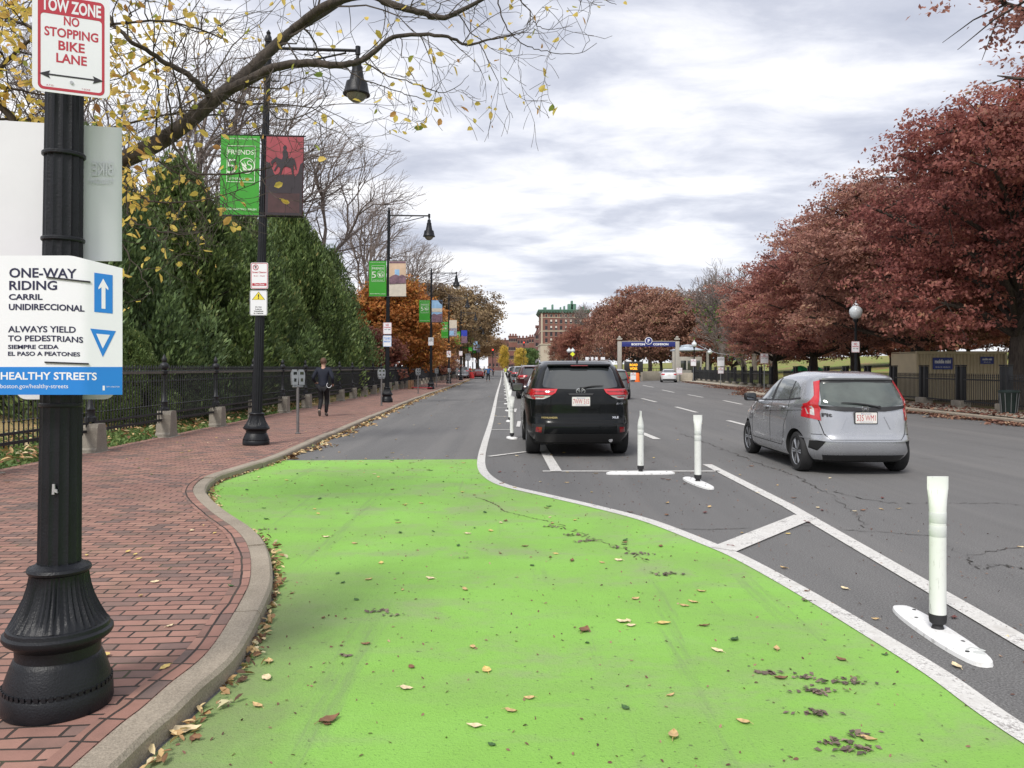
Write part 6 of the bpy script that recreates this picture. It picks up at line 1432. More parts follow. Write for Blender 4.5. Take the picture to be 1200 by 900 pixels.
# ================================================================ TREES
def grow(mb, tips, p, d, L, r, lvl, maxl, rng, spread=.6, up=.15, segs=5, split=(2, 3), taper=.62, wander=.18, minr=.006, nodes=None, lean=Vector((0, 0, 0)), side=0.5):
    pts = [Vector(p)]; rads = [r]; dd = Vector(d).normalized(); q = Vector(p)
    for k in range(segs):
        dd = (dd+Vector((rng.gauss(0, wander), rng.gauss(0, wander), rng.gauss(0, wander)+up*.25))+lean*.08).normalized()
        q = q+dd*(L/segs); pts.append(q.copy()); rads.append(max(minr, r*(1-(1-taper)*(k+1)/segs)))
    n = 10 if r > .12 else 7 if r > .04 else 4 if r > .015 else 3
    mb.tube(pts, rads, n, cap=(lvl == maxl))
    if nodes is not None and lvl >= maxl-2:
        nodes += [(x.copy(), lvl) for x in pts[1:]]
    if lvl >= maxl: tips.append((q, dd)); return
    kids_ = rng.randint(*split)
    for c in range(kids_):
        ax = Vector((rng.gauss(0, 1), rng.gauss(0, 1), rng.gauss(0, .6))); ax = (ax-dd*ax.dot(dd)).normalized()
        nd = (dd+ax*spread*rng.uniform(.6, 1.25)).normalized()
        grow(mb, tips, q, nd, L*rng.uniform(.68, .86), rads[-1]*rng.uniform(.72, .9), lvl+1, maxl, rng, spread, up, max(3, segs-1), split, taper, wander, minr, nodes, lean, side)
    for c in range(int(side*segs+rng.random())):
        i = rng.randint(1, segs-1); ax = Vector((rng.gauss(0, 1), rng.gauss(0, 1), rng.gauss(0, .6))); ax = (ax-dd*ax.dot(dd)).normalized()
        nd = (dd*.6+ax*.9).normalized(); grow(mb, tips, pts[i], nd, L*rng.uniform(.5, .7), rads[i]*.45, min(maxl, lvl+2), maxl, rng, spread, up, 3, split, taper, wander, minr, nodes, lean, side)
def oak(seed, H, CR, z0, leafm, nleaf, lsize, trunk_r=.38, bark='bark', name='oak_tree', core=3, nl=46, cm=26):
    """broad crown: limbs to leafy lobes; leaf faces fill layered lobes"""
    rng = random.Random(seed); nr = np.random.RandomState(seed)
    root = empty(name, (0, 0, 0)); mb = MB(); tips = []; nodes = []
    th = z0*1.25; lp = [(0, 0, -.1), (.02, .01, .3), (rng.uniform(-.1, .1), rng.uniform(-.1, .1), th*.6), (rng.uniform(-.2, .2), rng.uniform(-.2, .2), th), (0, 0, H*.55), (0, 0, H*.82)]
    mb.tube(crom(lp, 4), [trunk_r*(1.35 if k == 0 else 1.1 if k < 4 else 1-.042*k) for k in range(21)], 12)
    lobes = []
    for k in range(nl):
        t = (k+.5)/nl; zz = z0+.4+(H-z0-.9)*(t**.85); prof = math.sin(PI*min(1, max(.06, ((zz-z0)/(H-z0))*.86+.14)))**.62
        a = k*2.399+rng.uniform(-.3, .3); rr = CR*prof*rng.uniform(.50, 1.0); lr = CR*rng.uniform(.15, .31)
        c = Vector((math.cos(a)*rr, math.sin(a)*rr, zz)); lobes.append((c, lr))
        b0 = Vector((0, 0, max(z0*.9, zz-rr*.55))); mid = b0.lerp(c, .5)+Vector((rng.uniform(-.3, .3), rng.uniform(-.3, .3), rng.uniform(.0, .4)))
        mb.tube(crom([b0, mid, c, c+(c-mid).normalized()*lr*.8], 4), [trunk_r*.34*(1-.072*j) for j in range(13)], 6)
        for j in range(5):
            v = Vector((rng.gauss(0, 1), rng.gauss(0, 1), rng.gauss(0, .7))).normalized(); e = c+v*lr*1.05; mb.tube([c, c.lerp(e, .5)+Vector((0, 0, .1)), e], [.035, .02, .008], 4)
    for k in range(core): lobes.append((Vector((rng.uniform(-.4, .4)*CR, rng.uniform(-.4, .4)*CR, z0+(H-z0)*rng.uniform(.35, .75))), CR*.34))
    mb.build('trunk', M[bark], root, smooth=60)
    w = np.array([l[1]**2 for l in lobes]); w /= w.sum(); cnt = nr.multinomial(nleaf, w); Cs = []; Nn = []; rv = []
    for (c, lr), n in zip(lobes, cnt):
        nc = max(4, int(n/cm)); v = nr.normal(size=(nc, 3)); v /= np.linalg.norm(v, axis=1)[:, None]; rad = lr*(nr.uniform(.35, 1.12, nc)+(nr.rand(nc) < .12)*nr.uniform(.1, .45, nc))[:, None]
        cc = np.array(c)+v*rad*np.array([1.25, 1.25, .72]); base = nr.uniform(-.2, .2)
        for q, vv in zip(cc, v):
            m_ = cm; off = nr.normal(size=(m_, 3))*lsize*np.array([1.9, 1.9, .7]); Cs.append(q+off); Nn.append(np.tile(vv*.5+np.array([0, 0, .6]), (m_, 1))); rv.append(np.full(m_, .45+base+nr.uniform(-.18, .18))+nr.normal(size=m_)*.17)
    me = leaf_mesh('crown', np.concatenate(Cs), lsize, M[leafm], np.concatenate(Nn), 1.35, .65, np.concatenate(rv)); meshobj('crown', me, root); return root
def bare(seed, H, spread, name='bare_tree', leafm=None, nleaf=0, lvl=6, r=.34, bark='barkgrey', up=.25, lsize=.1, first=None, minr=.008, lean=Vector((0, 0, 0))):
    rng = random.Random(seed); root = empty(name, (0, 0, 0)); mb = MB(); tips = []; nodes = []
    grow(mb, tips, (0, 0, -.1), (0, 0, 1), H*.24, r, 0, lvl, rng, spread, up, 5, (2, 3), .74, .13, minr, nodes, lean, .45)
    mb.build('trunk', M[bark], root, smooth=60)
    if leafm:
        nr = np.random.RandomState(seed); pts = np.array([n[0] for n in nodes]); pts = pts[pts[:, 2] < H*.62]; i = nr.randint(0, len(pts), nleaf); me = leaf_mesh('crown', pts[i]+nr.normal(size=(nleaf, 3))*lsize*1.6, lsize, M[leafm]); meshobj('crown', me, root)
    return root
def yew(seed, H, Rb, n, bl):
    rng = random.Random(seed); nr = np.random.RandomState(seed); root = empty('yew_tree', (0, 0, 0)); mb = MB(); mb.tube([(0, 0, -.1), (0, 0, H*.5), (0, 0, H*.93)], [.28, .16, .03], 8)
    Cs = []; Ns = []; Rv = []; 
    plumes = []
    for k in range(210):
        t = rng.random()**.9; z = .25+(H*.86)*t; R0 = Rb*(1-t)**.62*(1 if t > .12 else .8+1.6*t); a = rng.uniform(0, 2*PI); rr = R0*rng.uniform(.55, 1.08)
        c = Vector((math.cos(a)*rr, math.sin(a)*rr, z)); plumes.append((c, Rb*rng.uniform(.12, .27)*(1.15-.4*t), rng.uniform(1.8, 3.6)))
        mb.tube([(0, 0, max(.2, z-rr*.6)), c], [.04, .012], 4)
    mb.build('trunk', M['bark'], root)
    per = n//len(plumes)
    for c, pr, ph in plumes:
        v = nr.normal(size=(per, 3)); v /= np.linalg.norm(v, axis=1)[:, None]; rad = nr.uniform(.5, 1.05, per)[:, None]
        tz = (v[:, 2:3]*rad+1)/2; q = v*rad; q[:, :2] *= (1.25-.75*np.clip(tz, 0, 1)); q[:, 2] *= ph*.6; cc = np.array(c)+q*pr
        out = np.array([c.x, c.y, 0])/(Rb+1e-3)*.5; d = v*.45+out+np.array([0, 0, .95]); d /= np.linalg.norm(d, axis=1)[:, None]
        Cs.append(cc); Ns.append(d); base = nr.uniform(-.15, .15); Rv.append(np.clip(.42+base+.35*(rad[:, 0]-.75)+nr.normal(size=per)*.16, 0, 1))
    C = np.concatenate(Cs); D = np.concatenate(Ns)+nr.normal(size=(len(C)if False else np.concatenate(Ns).shape[0], 3))*.28; rv = np.concatenate(Rv); k = len(C)
    D /= np.linalg.norm(D, axis=1)[:, None]; a = np.cross(D, nr.normal(size=(k, 3))); a /= np.linalg.norm(a, axis=1)[:, None]
    s = bl*nr.uniform(.6, 1.3, k)[:, None]; V = np.empty((k, 4, 3)); V[:, 0] = C-D*s*.5; V[:, 1] = C+a*s*.19; V[:, 2] = C+D*s*.6; V[:, 3] = C-a*s*.19
    me = bpy.data.meshes.new('crown'); me.vertices.add(k*4); me.vertices.foreach_set('co', V.ravel()); idx = np.arange(k)*4
    me.loops.add(k*4); me.loops.foreach_set('vertex_index', np.stack([idx, idx+1, idx+2, idx+3], 1).ravel().astype(np.int32)); me.polygons.add(k); me.polygons.foreach_set('loop_start', (np.arange(k)*4).astype(np.int32))
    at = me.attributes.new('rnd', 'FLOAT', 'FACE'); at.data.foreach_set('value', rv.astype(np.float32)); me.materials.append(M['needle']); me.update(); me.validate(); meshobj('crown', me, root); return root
# ---- yews along the left fence
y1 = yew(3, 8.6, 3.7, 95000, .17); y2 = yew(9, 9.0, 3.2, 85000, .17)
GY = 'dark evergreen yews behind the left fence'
used = {}
def inst(proto, X, Y, sc, rz, label, group, cat, z=0.3):
    k = proto.name
    o = proto if k not in used else copy_tree(proto); used[k] = 1
    place(o, (X, Y, z), rz, label, group, cat=cat); o.scale = sc if isinstance(sc, tuple) else (sc, sc, sc); return o
inst(y1, -12.0, 22, (1, 1, .95), 0, 'leftmost dark yew, directly behind the one-way sign edge', GY, 'evergreen tree')
inst(y2, -11.6, 27.5, (1.15, 1.15, .98), 1.0, 'dark yew behind the leaning lamp post banners', GY, 'evergreen tree')
inst(y1, -11.9, 34, (1.0, 1.0, 1.03), 2.2, 'dark yew just right of the leaning lamp post', GY, 'evergreen tree')
inst(y2, -11.4, 40.5, (1.1, 1.1, 1.16), 4.0, 'tall dark yew above the walking person', GY, 'evergreen tree')
inst(y1, -11.6, 48.5, (.95, .95, 1.05), 5.1, 'rightmost dark yew, next to the orange maple', GY, 'evergreen tree')
for i, (X, Y, s_) in enumerate([(-9.3, 19.5, .25), (-9.2, 22.4, .22), (-9.4, 25.6, .27), (-9.6, 31, .30), (-9.6, 36, .28)]):
    inst(y1 if i % 2 else y2, X, Y, (s_*1.35, s_*1.35, s_), i*1.3, 'small young evergreen just behind the fence, '+['nearest to the camera', 'left of the leaning lamp post', 'right behind the leaning lamp post', 'behind the nearest parking meter', 'behind the walking person'][i], 'young evergreens behind the fence', 'evergreen shrub')
# ---- deciduous left
om = oak(21, 8.3, 3.6, 1.2, 'leaforange', 26000, .20, .2, name='maple_tree'); inst(om, -9.3, 62, 1.0, 0, 'bright orange maple between the yews and the fourth lamp post', 'orange maples', 'maple tree'); inst(om, -9.2, 80, (1.0, 1.0, .92), 2, 'second orange maple, behind the fourth lamp post', 'orange maples', 'maple tree')
br = oak(33, 12.3, 6.5, 4.3, 'leafbrown', 30000, .24, .4, name='brown_tree')
inst(br, -12.5, 112, (1.15, 1.15, 1.05), 0, 'big brown leaved tree beyond the orange maples', 'brown trees on the left', 'tree'); inst(br, -10.5, 142, (1.25, 1.25, 1.25), 2, 'brown tree reaching out over the far bike lane', 'brown trees on the left', 'tree'); inst(br, -14, 88, (.8, .8, .62), 4, 'lower brown tree behind the second orange maple', 'brown trees on the left', 'tree'); inst(br, -15, 175, (1.25, 1.25, 1.15), 1, 'farthest brown tree on the left', 'brown trees on the left', 'tree')
for i, (X, Y, s_) in enumerate([(-13, 215, 1.1), (-16, 250, 1.2), (-30, 130, 1.1), (-34, 160, 1.2), (-24, 90, .8), (-27, 70, .8), (-26, 60, .7), (-13, 300, 1.2)]): inst(br, X, Y, (s_*1.1, s_*1.1, s_), i*1.4, 'brown tree deeper in the left park, '+['where the bike lane ends', 'behind the end of the bike lane', 'seen past the big brown tree', 'far behind the big brown tree', 'behind the second orange maple', 'behind the bright orange maple', 'behind the last yew', 'at the street end'][i], 'brown trees deeper in the left park', 'tree')
rs = oak(35, 4.4, 2.6, .4, 'leafrust', 12000, .18, .12, name='red_shrub')
for i, (X, Y) in enumerate([(-10.8, 56), (-9.8, 92), (-10.2, 101), (-10.6, 110)]): inst(rs, X, Y, (1.1, 1.1, 1.0), i, ['reddish shrub right after the last yew', 'low rust red shrub behind the fence, first of three', 'low rust red shrub behind the fence, middle of three', 'low rust red shrub behind the fence, last of three'][i], 'red shrubs behind the left fence', 'shrub')
b1 = bare(5, 17.5, .62, lvl=7, r=.36, bark='barkgrey', up=.24, minr=.007, lean=Vector((1.0, 0, .1)), name='bare_tree')
GBt = 'bare trees on the left'
inst(b1, -12.5, 50, (1.0, 1.0, 1.0), 0, 'large bare tree with spreading grey twigs behind the yews', GBt, 'bare tree'); inst(b1, -15.5, 43, (1.12, 1.12, 1.15), .5, 'tall bare tree behind the yews, highest twigs above the third lamp post', GBt, 'bare tree'); inst(b1, -13, 72, (1.0, 1.0, 1.05), 1.2, 'bare tree above the orange maple', GBt, 'bare tree'); inst(b1, -13, 105, (1.05, 1.05, 1.1), .4, 'bare tree rising above the big brown tree', GBt, 'bare tree'); inst(b1, -20, 36, (.95, .95, .95), 3.9, 'bare tree seen through the yellow leaves above the green banner', GBt, 'bare tree'); inst(b1, -22, 30, (.9, .9, 1.0), 5, 'bare tree at the far left behind the yellow leaves', GBt, 'bare tree')
gt = oak(51, 7.5, 3.2, 1.2, 'leafgold', 9000, .32, .2, name='golden_tree'); inst(gt, (608-600)*.28+.5, 262, (.62, .62, 1.08), 0, 'bright yellow tree far off at the end of the street', 'far street trees', 'tree', 0); inst(gt, (594-600)*.3-1, 280, (.5, .5, 1.25), 2, 'greenish yellow tree far off left of the bright yellow one', 'far street trees', 'tree', 0)
gb2 = oak(52, 8, 3.4, 1.2, 'leafgreen', 9000, .32, .2, name='green_tree'); inst(gb2, (621-600)*.28, 270, (.8, .8, 1.05), 2, 'dull green tree far off, left of the tall brick building', 'far street trees', 'tree', 0)
# ---- red oaks on the right
o1 = oak(61, 10.6, 5.6, 2.8, 'leafred', 105000, .115, .40, nl=60, cm=34); o2 = oak(62, 10.8, 5.2, 2.9, 'leafred', 90000, .115, .38, nl=56, cm=34); o4 = oak(64, 13.5, 6.0, 7.2, 'leafred', 22000, .10, .34)
GR = 'oxblood red oaks along the right railing'
for i, (p_, X, Y, sc, rz, lab) in enumerate([(o4, 16.9, 17.2, (1.05, 1.05, .97), 0, 'nearest red oak, high sparse twigs hanging in at the top right corner'), (o2, 17.5, 27.6, (.93, .93, 1.02), 1, 'red oak with the thick trunk beside the litter bin'), (o1, 18.9, 37, (1.08, 1.08, 1.0), 2, 'red oak behind the left end of the beige container'), (o2, 20.0, 46, (1.06, 1.06, .95), 3, 'red oak above the silver hatchback'), (o1, 20.9, 55, (1.0, 1.0, .90), 4.2, 'red oak left of the globe lamp'), (o2, 21.2, 64, (.85, .85, .78), 5, 'red oak just right of the bare tree'), (o1, 28.5, 42, (1.1, 1.1, 1.0), 5.5, 'red oak in the second row behind the container'), (o2, 32, 58, (1.1, 1.1, 1.0), .5, 'red oak in the second row behind the hatchback'), (o2, 28, 30, (1.2, 1.2, 1.0), 2.5, 'red oak deep in the park at the right edge')]):
    inst(p_, X, Y, sc, rz, lab, GR, 'oak tree', lawnz(X, Y)-.05)
o3 = oak(71, 12.0, 6.6, 2.4, 'leafrust', 19000, .27, .36, name='rust_tree'); GF = 'rust brown trees across the park'
for i, (px, Y, pt, w) in enumerate([(676, 215, 382, .8), (712, 190, 362, .95), (728, 160, 350, 1.0), (748, 142, 338, 1.0), (775, 132, 340, .95), (803, 128, 345, 1.0), (832, 122, 352, .95), (858, 112, 362, .85), (660, 235, 392, .7), (742, 205, 352, 1.2), (790, 190, 352, 1.3)]):
    h = EYE-(pt-HZ)*Y/F; inst(o3, (px-600)*Y/F, Y, (w, w, h/12.0), i*1.7, 'rust brown park tree '+['in front of the tall brick building', 'right of the tall brick building', 'left of the gateway sign', 'above the left half of the gateway sign', 'above the right half of the gateway sign', 'above the domed pavilion', 'right of the domed pavilion', 'nearest the green leaved bare tree', 'hiding the foot of the brick building', 'deep behind the gateway post', 'deep behind the pavilion'][i], GF, 'tree', 0)
for i, (px, Y, h) in enumerate([(905, 125, 11), (950, 120, 10), (1000, 118, 9.5), (1045, 112, 9), (1090, 108, 9), (1135, 104, 9), (1185, 100, 9), (1240, 96, 9), (1310, 92, 9)]):
    X = (px-600)*Y/F; inst(o3, X, Y, (1.1, 1.1, h/12.0), i*2.3, 'rust tree on the lawn rise, '+['left end of its row', 'second from the left end of its row', 'behind the trunks left of the globe lamp', 'behind the trunks right of the globe lamp', 'above the left end of the container', 'above the blue container sign', 'above the right end of the container', 'right of the rightmost trunk', 'outermost on the right'][i], 'rust trees on the rise of the lawn', 'tree', lawnz(X, Y)-.2)
b2 = bare(15, 12.5, .55, 'half_bare_tree', 'leafgreen', 700, 7, .30, 'barkgrey', .3, .22, minr=.014); inst(b2, (872-600)*74/F, 74, (1.0, 1.0, .95), 0, 'half bare tree with some green leaves left of the red oaks', None, 'tree', .05)
b3 = bare(16, 15, .5, 'far_bare_tree', None, 0, 6, .34, 'barkgrey', .3, minr=.025)
for i, (px, Y, pt) in enumerate([(690, 240, 346), (762, 150, 322), (808, 145, 322), (848, 100, 303), (884, 95, 300), (705, 260, 348), (905, 90, 318)]): h = EYE-(pt-HZ)*Y/F; inst(b3, (px-600)*Y/F, Y, (h/14.5,)*3, i*2.1, 'bare tree crown showing above the rust trees, '+['right of the brick building roof', 'above the gateway disc', 'above the pavilion', 'left of the half bare tree', 'behind the half bare tree', 'farthest of all', 'against the red oak edge'][i], 'bare trees across the park', 'bare tree', 0)
# ---- overhanging near tree (yellow leaves), trunk inside the fence at the left
ne = empty('overhanging_tree', (-8.9, 7.4, .2), 0, 'tree with a thick dark limb and yellow leaves overhanging the pavement', 'tree')
rng = random.Random(4); mb = MB(); L0 = Vector(ne.location); nodes = []; tips = []
def loc(p): return p-L0
def limb(px, r0, r1, n=6, tag_=1.0, twig=True, dens=1.0):
    pts = crom([P(*q) for q in px], n); m = len(pts); rads = [r0+(r1-r0)*(k/(m-1))**.8 for k in range(m)]; mb.tube([loc(p)+Vector((rng.uniform(-.01, .01),)*3) for p in pts], rads, 10 if r0 > .04 else 6)
    return pts
def twigs(pts, every, L, r, lvl=2, bias=Vector((0, 0, 0)), sp=.6):
    d = 0
    for i in range(1, len(pts)):
        d += (pts[i]-pts[i-1]).length
        while d > every:
            d -= every*rng.uniform(.8, 1.2); t = (pts[i]-pts[i-1]).normalized(); ax = Vector((rng.gauss(0, 1), rng.gauss(0, 1), rng.gauss(0, 1))); ax = (ax-t*ax.dot(t)).normalized()
            nd = (t*.5+ax*.9+bias).normalized(); tp = []; grow(mb, tp, loc(pts[i]), nd, L*rng.uniform(.6, 1.2), r, 3-lvl, 3, rng, sp, -.05, 4, (2, 2), .6, .20, .0022, nodes, Vector((0, 0, 0)), .5)
mb.tube(crom([(0, 0, -.2), (.05, 0, .8), (.1, .05, 1.8), (.35, .05, 2.7)], 4), [.34, .30, .27, .26, .25, .25, .24, .24, .23, .23, .22, .21, .20], 14)
main = limb([(-500, 300, 7.45), (-150, 262, 7.5), (60, 215, 7.5), (142, 188, 7.5), (200, 158, 7.5), (250, 118, 7.55), (282, 92, 7.6), (318, 58, 7.7), (345, 35, 7.75), (400, 0, 7.9), (470, -60, 8.2), (560, -120, 8.5)], .114, .024)
sec = limb([(262, 108, 7.55), (292, 94, 7.5), (322, 79, 7.4), (360, 74, 7.3), (400, 76, 7.2), (425, 70, 7.2), (443, 57, 7.2), (466, 42, 7.2), (518, 42, 7.2), (547, 52, 7.25), (575, 46, 7.3), (603, 41, 7.35)], .052, .005)
top = limb([(345, 35, 7.75), (380, 8, 7.4), (427, -6, 7.3), (460, 6, 7.25), (490, 14, 7.2), (518, 21, 7.2), (545, 10, 7.2), (575, -6, 7.2), (640, -40, 7.2)], .05, .012)
l3 = limb([(250, 118, 7.55), (225, 92, 7.3), (190, 70, 7.2), (150, 45, 7.0), (120, 10, 7.0), (90, -40, 7.0)], .035, .010); l4 = limb([(60, 215, 7.5), (20, 150, 7.2), (-10, 100, 7.1), (20, 60, 7.0), (60, 30, 7.0)], .05, .008)
l5 = limb([(-60, 143, 7.2), (0, 139, 7.2), (40, 142, 7.2), (57, 148, 7.2)], .014, .010); l6 = limb([(-30, 95, 7), (10, 103, 7), (60, 112, 7), (100, 118, 7)], .014, .006); l7 = limb([(130, 150, 7.4), (190, 135, 7.3), (240, 128, 7.2), (300, 128, 7.1)], .012, .004)
l8 = limb([(-60, 30, 7), (0, 20, 7), (60, 40, 6.9), (120, 30, 6.8), (200, 25, 6.8), (260, 45, 6.8)], .02, .006); l9 = limb([(200, 158, 7.5), (215, 190, 7.1), (240, 205, 6.9), (300, 200, 6.7), (320, 195, 6.7)], .016, .004)
l10 = limb([(150, 190, 7.5), (165, 230, 7.1), (200, 238, 6.9), (250, 232, 6.7), (300, 215, 6.6)], .014, .003); l11 = limb([(150, 195, 7.4), (150, 250, 7.0), (180, 268, 6.9), (215, 275, 6.8), (245, 270, 6.8)], .012, .002); l12 = limb([(140, 200, 7.3), (142, 280, 7.0), (165, 320, 6.9), (180, 345, 6.8)], .010, .002)
l13 = limb([(425, 70, 7.2), (450, 88, 7.1), (480, 96, 7.1), (515, 108, 7.1), (535, 102, 7.1), (549, 88, 7.1)], .008, .002); l14 = limb([(400, 76, 7.2), (430, 95, 7.1), (470, 108, 7.1), (500, 118, 7.1), (513, 116, 7.1)], .007, .002)
l15 = limb([(582, -6, 7.1), (592, 30, 7.1), (615, 52, 7.1), (640, 60, 7.1), (677, 63, 7.1), (700, 50, 7.1)], .007, .0025); l16 = limb([(600, -10, 7.1), (618, 10, 7.1), (630, 30, 7.1), (650, 34, 7.1), (672, 30, 7.1)], .006, .002)
l17 = limb([(320, 80, 7.4), (310, 110, 7.0), (330, 140, 6.9), (370, 128, 6.9), (385, 108, 6.9)], .010, .003); l18 = limb([(650, -10, 7.1), (700, -4, 7.1), (722, 6, 7.1)], .006, .002)
n0 = len(nodes)
for pts, ev, L, r in ((main[18:], .16, .75, .012), (l3, .13, .6, .009), (l4, .13, .6, .009), (l5, .15, .5, .006), (l6, .13, .5, .006), (l8, .12, .55, .007), (l7, .13, .45, .006), (l9, .13, .38, .005)): twigs(pts, ev, L, r)
for pts, ev, L, r in ((l10, .14, .32, .005), (l11, .16, .25, .004), (l12, .18, .25, .004), (l17, .15, .4, .005)): twigs(pts, ev, L, r)
nA = len(nodes)
for pts, ev, L, r in ((sec[20:], .16, .42, .006), (top[10:], .15, .5, .007), (l13, .22, .2, .003), (l14, .22, .2, .003), (l15, .25, .45, .003), (l16, .25, .3, .003)): twigs(pts, ev, L, r, bias=Vector((0, 0, -.2)))
mb.build('trunk', M['bark'], ne, smooth=60)
A = np.array([n[0] for n in nodes[:nA]]); B = np.array([n[0] for n in nodes[nA:]]); nr = np.random.RandomState(5)
# thinner towards the right of the limb
wx = np.clip(1.0-(A[:, 0]+L0.x+5.2)/2.6, .04, 1.0)*np.clip((A[:, 2]+L0.z-2.2)/1.6, .3, 1.0); wx /= wx.sum(); ia = nr.choice(len(A), 2250, p=wx); ib = nr.choice(len(B), 130)
C = np.concatenate([A[ia], B[ib]])+nr.normal(size=(2380, 3))*.045; C[:, 2] -= .03
me = leaf_mesh('crown', C, .060, M['leafyellow'], None, 1.3, 1.0, nr.beta(2.2, 1.8, 2380), oval=True); meshobj('crown', me, ne)
# ================================================================ FALLEN LEAVES
def fallen(name, n, seed, size):
    """one curled leaf: pointed oval outline with midrib fold and lifted tip"""
    rng = random.Random(seed); vs = []; fs = []; m = 7
    for k in range(m):
        t = k/(m-1); w = math.sin(PI*t**.8)*.30*size*rng.uniform(.85, 1.1); y = (t-.5)*size; zc = .006+.18*size*abs(t-.5)**1.6*rng.uniform(.4, 1.6)
        for s in (-1, 0, 1): vs.append((s*w, y, zc+(.05*size*rng.uniform(.3, 1.5)*abs(s)-(0 if s else .003))))
    for k in range(m-1):
        for s in (0, 1): q = k*3+s; fs.append((q, q+1, q+4, q+3))
    mb = MB(); mb.add(vs, fs); mb.tube([(0, -.5*size, .012), (.01*size, -.72*size, .006)], .0012*size/.08, 4)
    mb.v = [(x, y, max(.002, z)) for x, y, z in mb.v]; return mb
LM = [mat('leaf_tan', (.52, .36, .17), .7, 0, .25, 40), mat('leaf_gold', (.62, .46, .16), .7, 0, .25, 40), mat('leaf_brown', (.20, .10, .055), .8, 0, .3, 40), mat('leaf_dark_green', (.05, .12, .03), .6, 0, .3, 40), mat('leaf_pale', (.66, .54, .34), .7, 0, .2, 40), mat('leaf_wine', (.14, .05, .045), .7, 0, .3, 40)]
LN = ['tan', 'golden', 'brown', 'dark green', 'pale buff', 'wine red']
protos = {}
def put_leaf(X, Y, z, sz, ci, where, grp, uniq=None):
    k = (ci, rng.randint(0, 2))
    if k not in protos: o = fallen('fallen_leaf', 1, hash(k) % 99, .08).build('fallen_leaf', LM[ci], smooth=60); protos[k] = o
    else: o = protos[k].copy(); COL.objects.link(o)
    o.location = (X, Y, z); o.rotation_euler = (rng.uniform(-.12, .12), rng.uniform(-.12, .12), rng.uniform(0, 2*PI)); s = sz/.08; o.scale = (s*rng.uniform(.8, 1.25), s, s)
    tag(o, uniq or f'small curled {LN[ci]} leaf lying {where}', 'leaf', grp+f' ({LN[ci]})' if not uniq else None)
for px, py, sz, ci, u in [(217, 859, .13, 4, 'largest pale buff leaf, lying against the kerb at the bottom left'), (180, 846, .08, 1, 'golden leaf on the green paint by the kerb just above the largest leaf'), (313, 797, .085, 4, 'pale leaf a little out from the lower kerb on the green lane'), (476, 808.5, .07, 4, 'pale leaf alone in the lower middle of the green lane'), (570, 787, .075, 1, 'golden leaf in the middle of the green lane above the pale one'), (789, 864, .10, 0, 'long tan leaf near the bottom edge of the green lane'), (729, 730, .08, 4, 'pale pointed leaf in the middle right of the green lane'), (778, 732, .085, 1, 'golden leaf just right of the pale pointed leaf'), (556, 853, .07, 4, 'pale leaf low in the middle of the green lane'), (685, 740, .10, 2, 'crumpled brown leaf left of the pale pointed leaf'), (861, 751, .08, 3, 'dark green upright leaf on the right of the green lane'), (871, 848, .07, 0, 'tan leaf near a patch of leaf mush'), (386, 846, .10, 2, 'dark brown flattened leaf low on the green lane'), (812, 707, .07, 0, 'tan leaf nearest the white line on the green lane'), (910, 762, .07, 0, 'tan leaf right of the dark green upright leaf')]:
    X, Y = G(px, py); put_leaf(X, Y, .005, sz, ci, '', '', u)
lx = lambda y: min(((p.y-y)**2, p.x) for p in KERB)[1]
def curve_x(y):
    c = [p for p in lane_line if abs(p.y-y) < .5]; return c[0].x if c else 2.3
k = 0
while k < 135:
    Y = 3.2+11.5*rng.random()**1.2; X = rng.uniform(-4, 5)
    kx = lx(Y); cx = curve_x(Y)
    if not (kx+.1 < X < cx-.05): continue
    put_leaf(X, Y, .005, rng.uniform(.035, .075), rng.choice([0, 1, 2, 2, 3, 3, 4, 0]), 'on the green lane', 'fallen leaves on the green lane'); k += 1
for k in range(70):
    Y = rng.uniform(4, 14); X = rng.uniform(curve_x(Y)+.1, 4.6); put_leaf(X, Y, .004, rng.uniform(.04, .08), rng.choice([0, 4, 2, 5, 1]), 'on the grey asphalt', 'fallen leaves on the asphalt')
for k in range(60):
    Y = 14+30*rng.random()**1.4; X = rng.uniform(lx(Y)+.2, 6.5); put_leaf(X, Y, .004, rng.uniform(.05, .09), rng.choice([0, 4, 2, 1]), 'farther up the asphalt', 'fallen leaves farther up the road')
for k in range(110):
    Y = 3.4+16*rng.random()**1.5; X = lx(Y)-.25-rng.random()*5; 
    if X < fenceX(Y)+.2 or math.hypot(X-cp[0], Y-cp[1]) < .35: continue
    put_leaf(X, Y, SW, rng.uniform(.04, .07), rng.choice([0, 1, 4, 3, 1]), 'on the brick pavement', 'fallen leaves on the brick pavement')
def litter(name, C, size, m, label, rv=None):
    o = meshobj(name, leaf_mesh(name, C, size, m, None, 1.5, 1, rv, flatness=1.4, oval=True)); tag(o, label, 'leaves', None, 'stuff'); return o
nr = np.random.RandomState(12)
def along(line, n, y0, y1, spread, side, z=.012, p=1.0):
    pts = [q for q in line if y0 <= q.y <= y1]; seg = [(pts[i], pts[i+1]) for i in range(len(pts)-1)]; w = np.array([(b-a).length/max(1, (a.y/8))**p for a, b in seg]); w /= w.sum(); out = []
    for i in nr.choice(len(seg), n, p=w):
        a, b = seg[i]; t = nr.rand(); q = a.lerp(b, t); d = (b-a).normalized(); o_ = side*(.015+abs(nr.normal())*spread*(.6+.4*math.sin(q.y*2.1))); out.append((q.x-d.y*o_, q.y+d.x*o_, z+nr.rand()*.02))
    return np.array(out)
litter('leaf_litter', along(KERB, 620, 3, 15, .06, -1, p=.8), .036, M['litter'], 'strip of small fallen leaves gathered along the left kerb of the green lane')
litter('leaf_litter', along(KERB, 2600, 13.5, 110, .20, -1, p=.3), .075, M['litter'], 'yellow leaf drift in the gutter beyond the green paint')
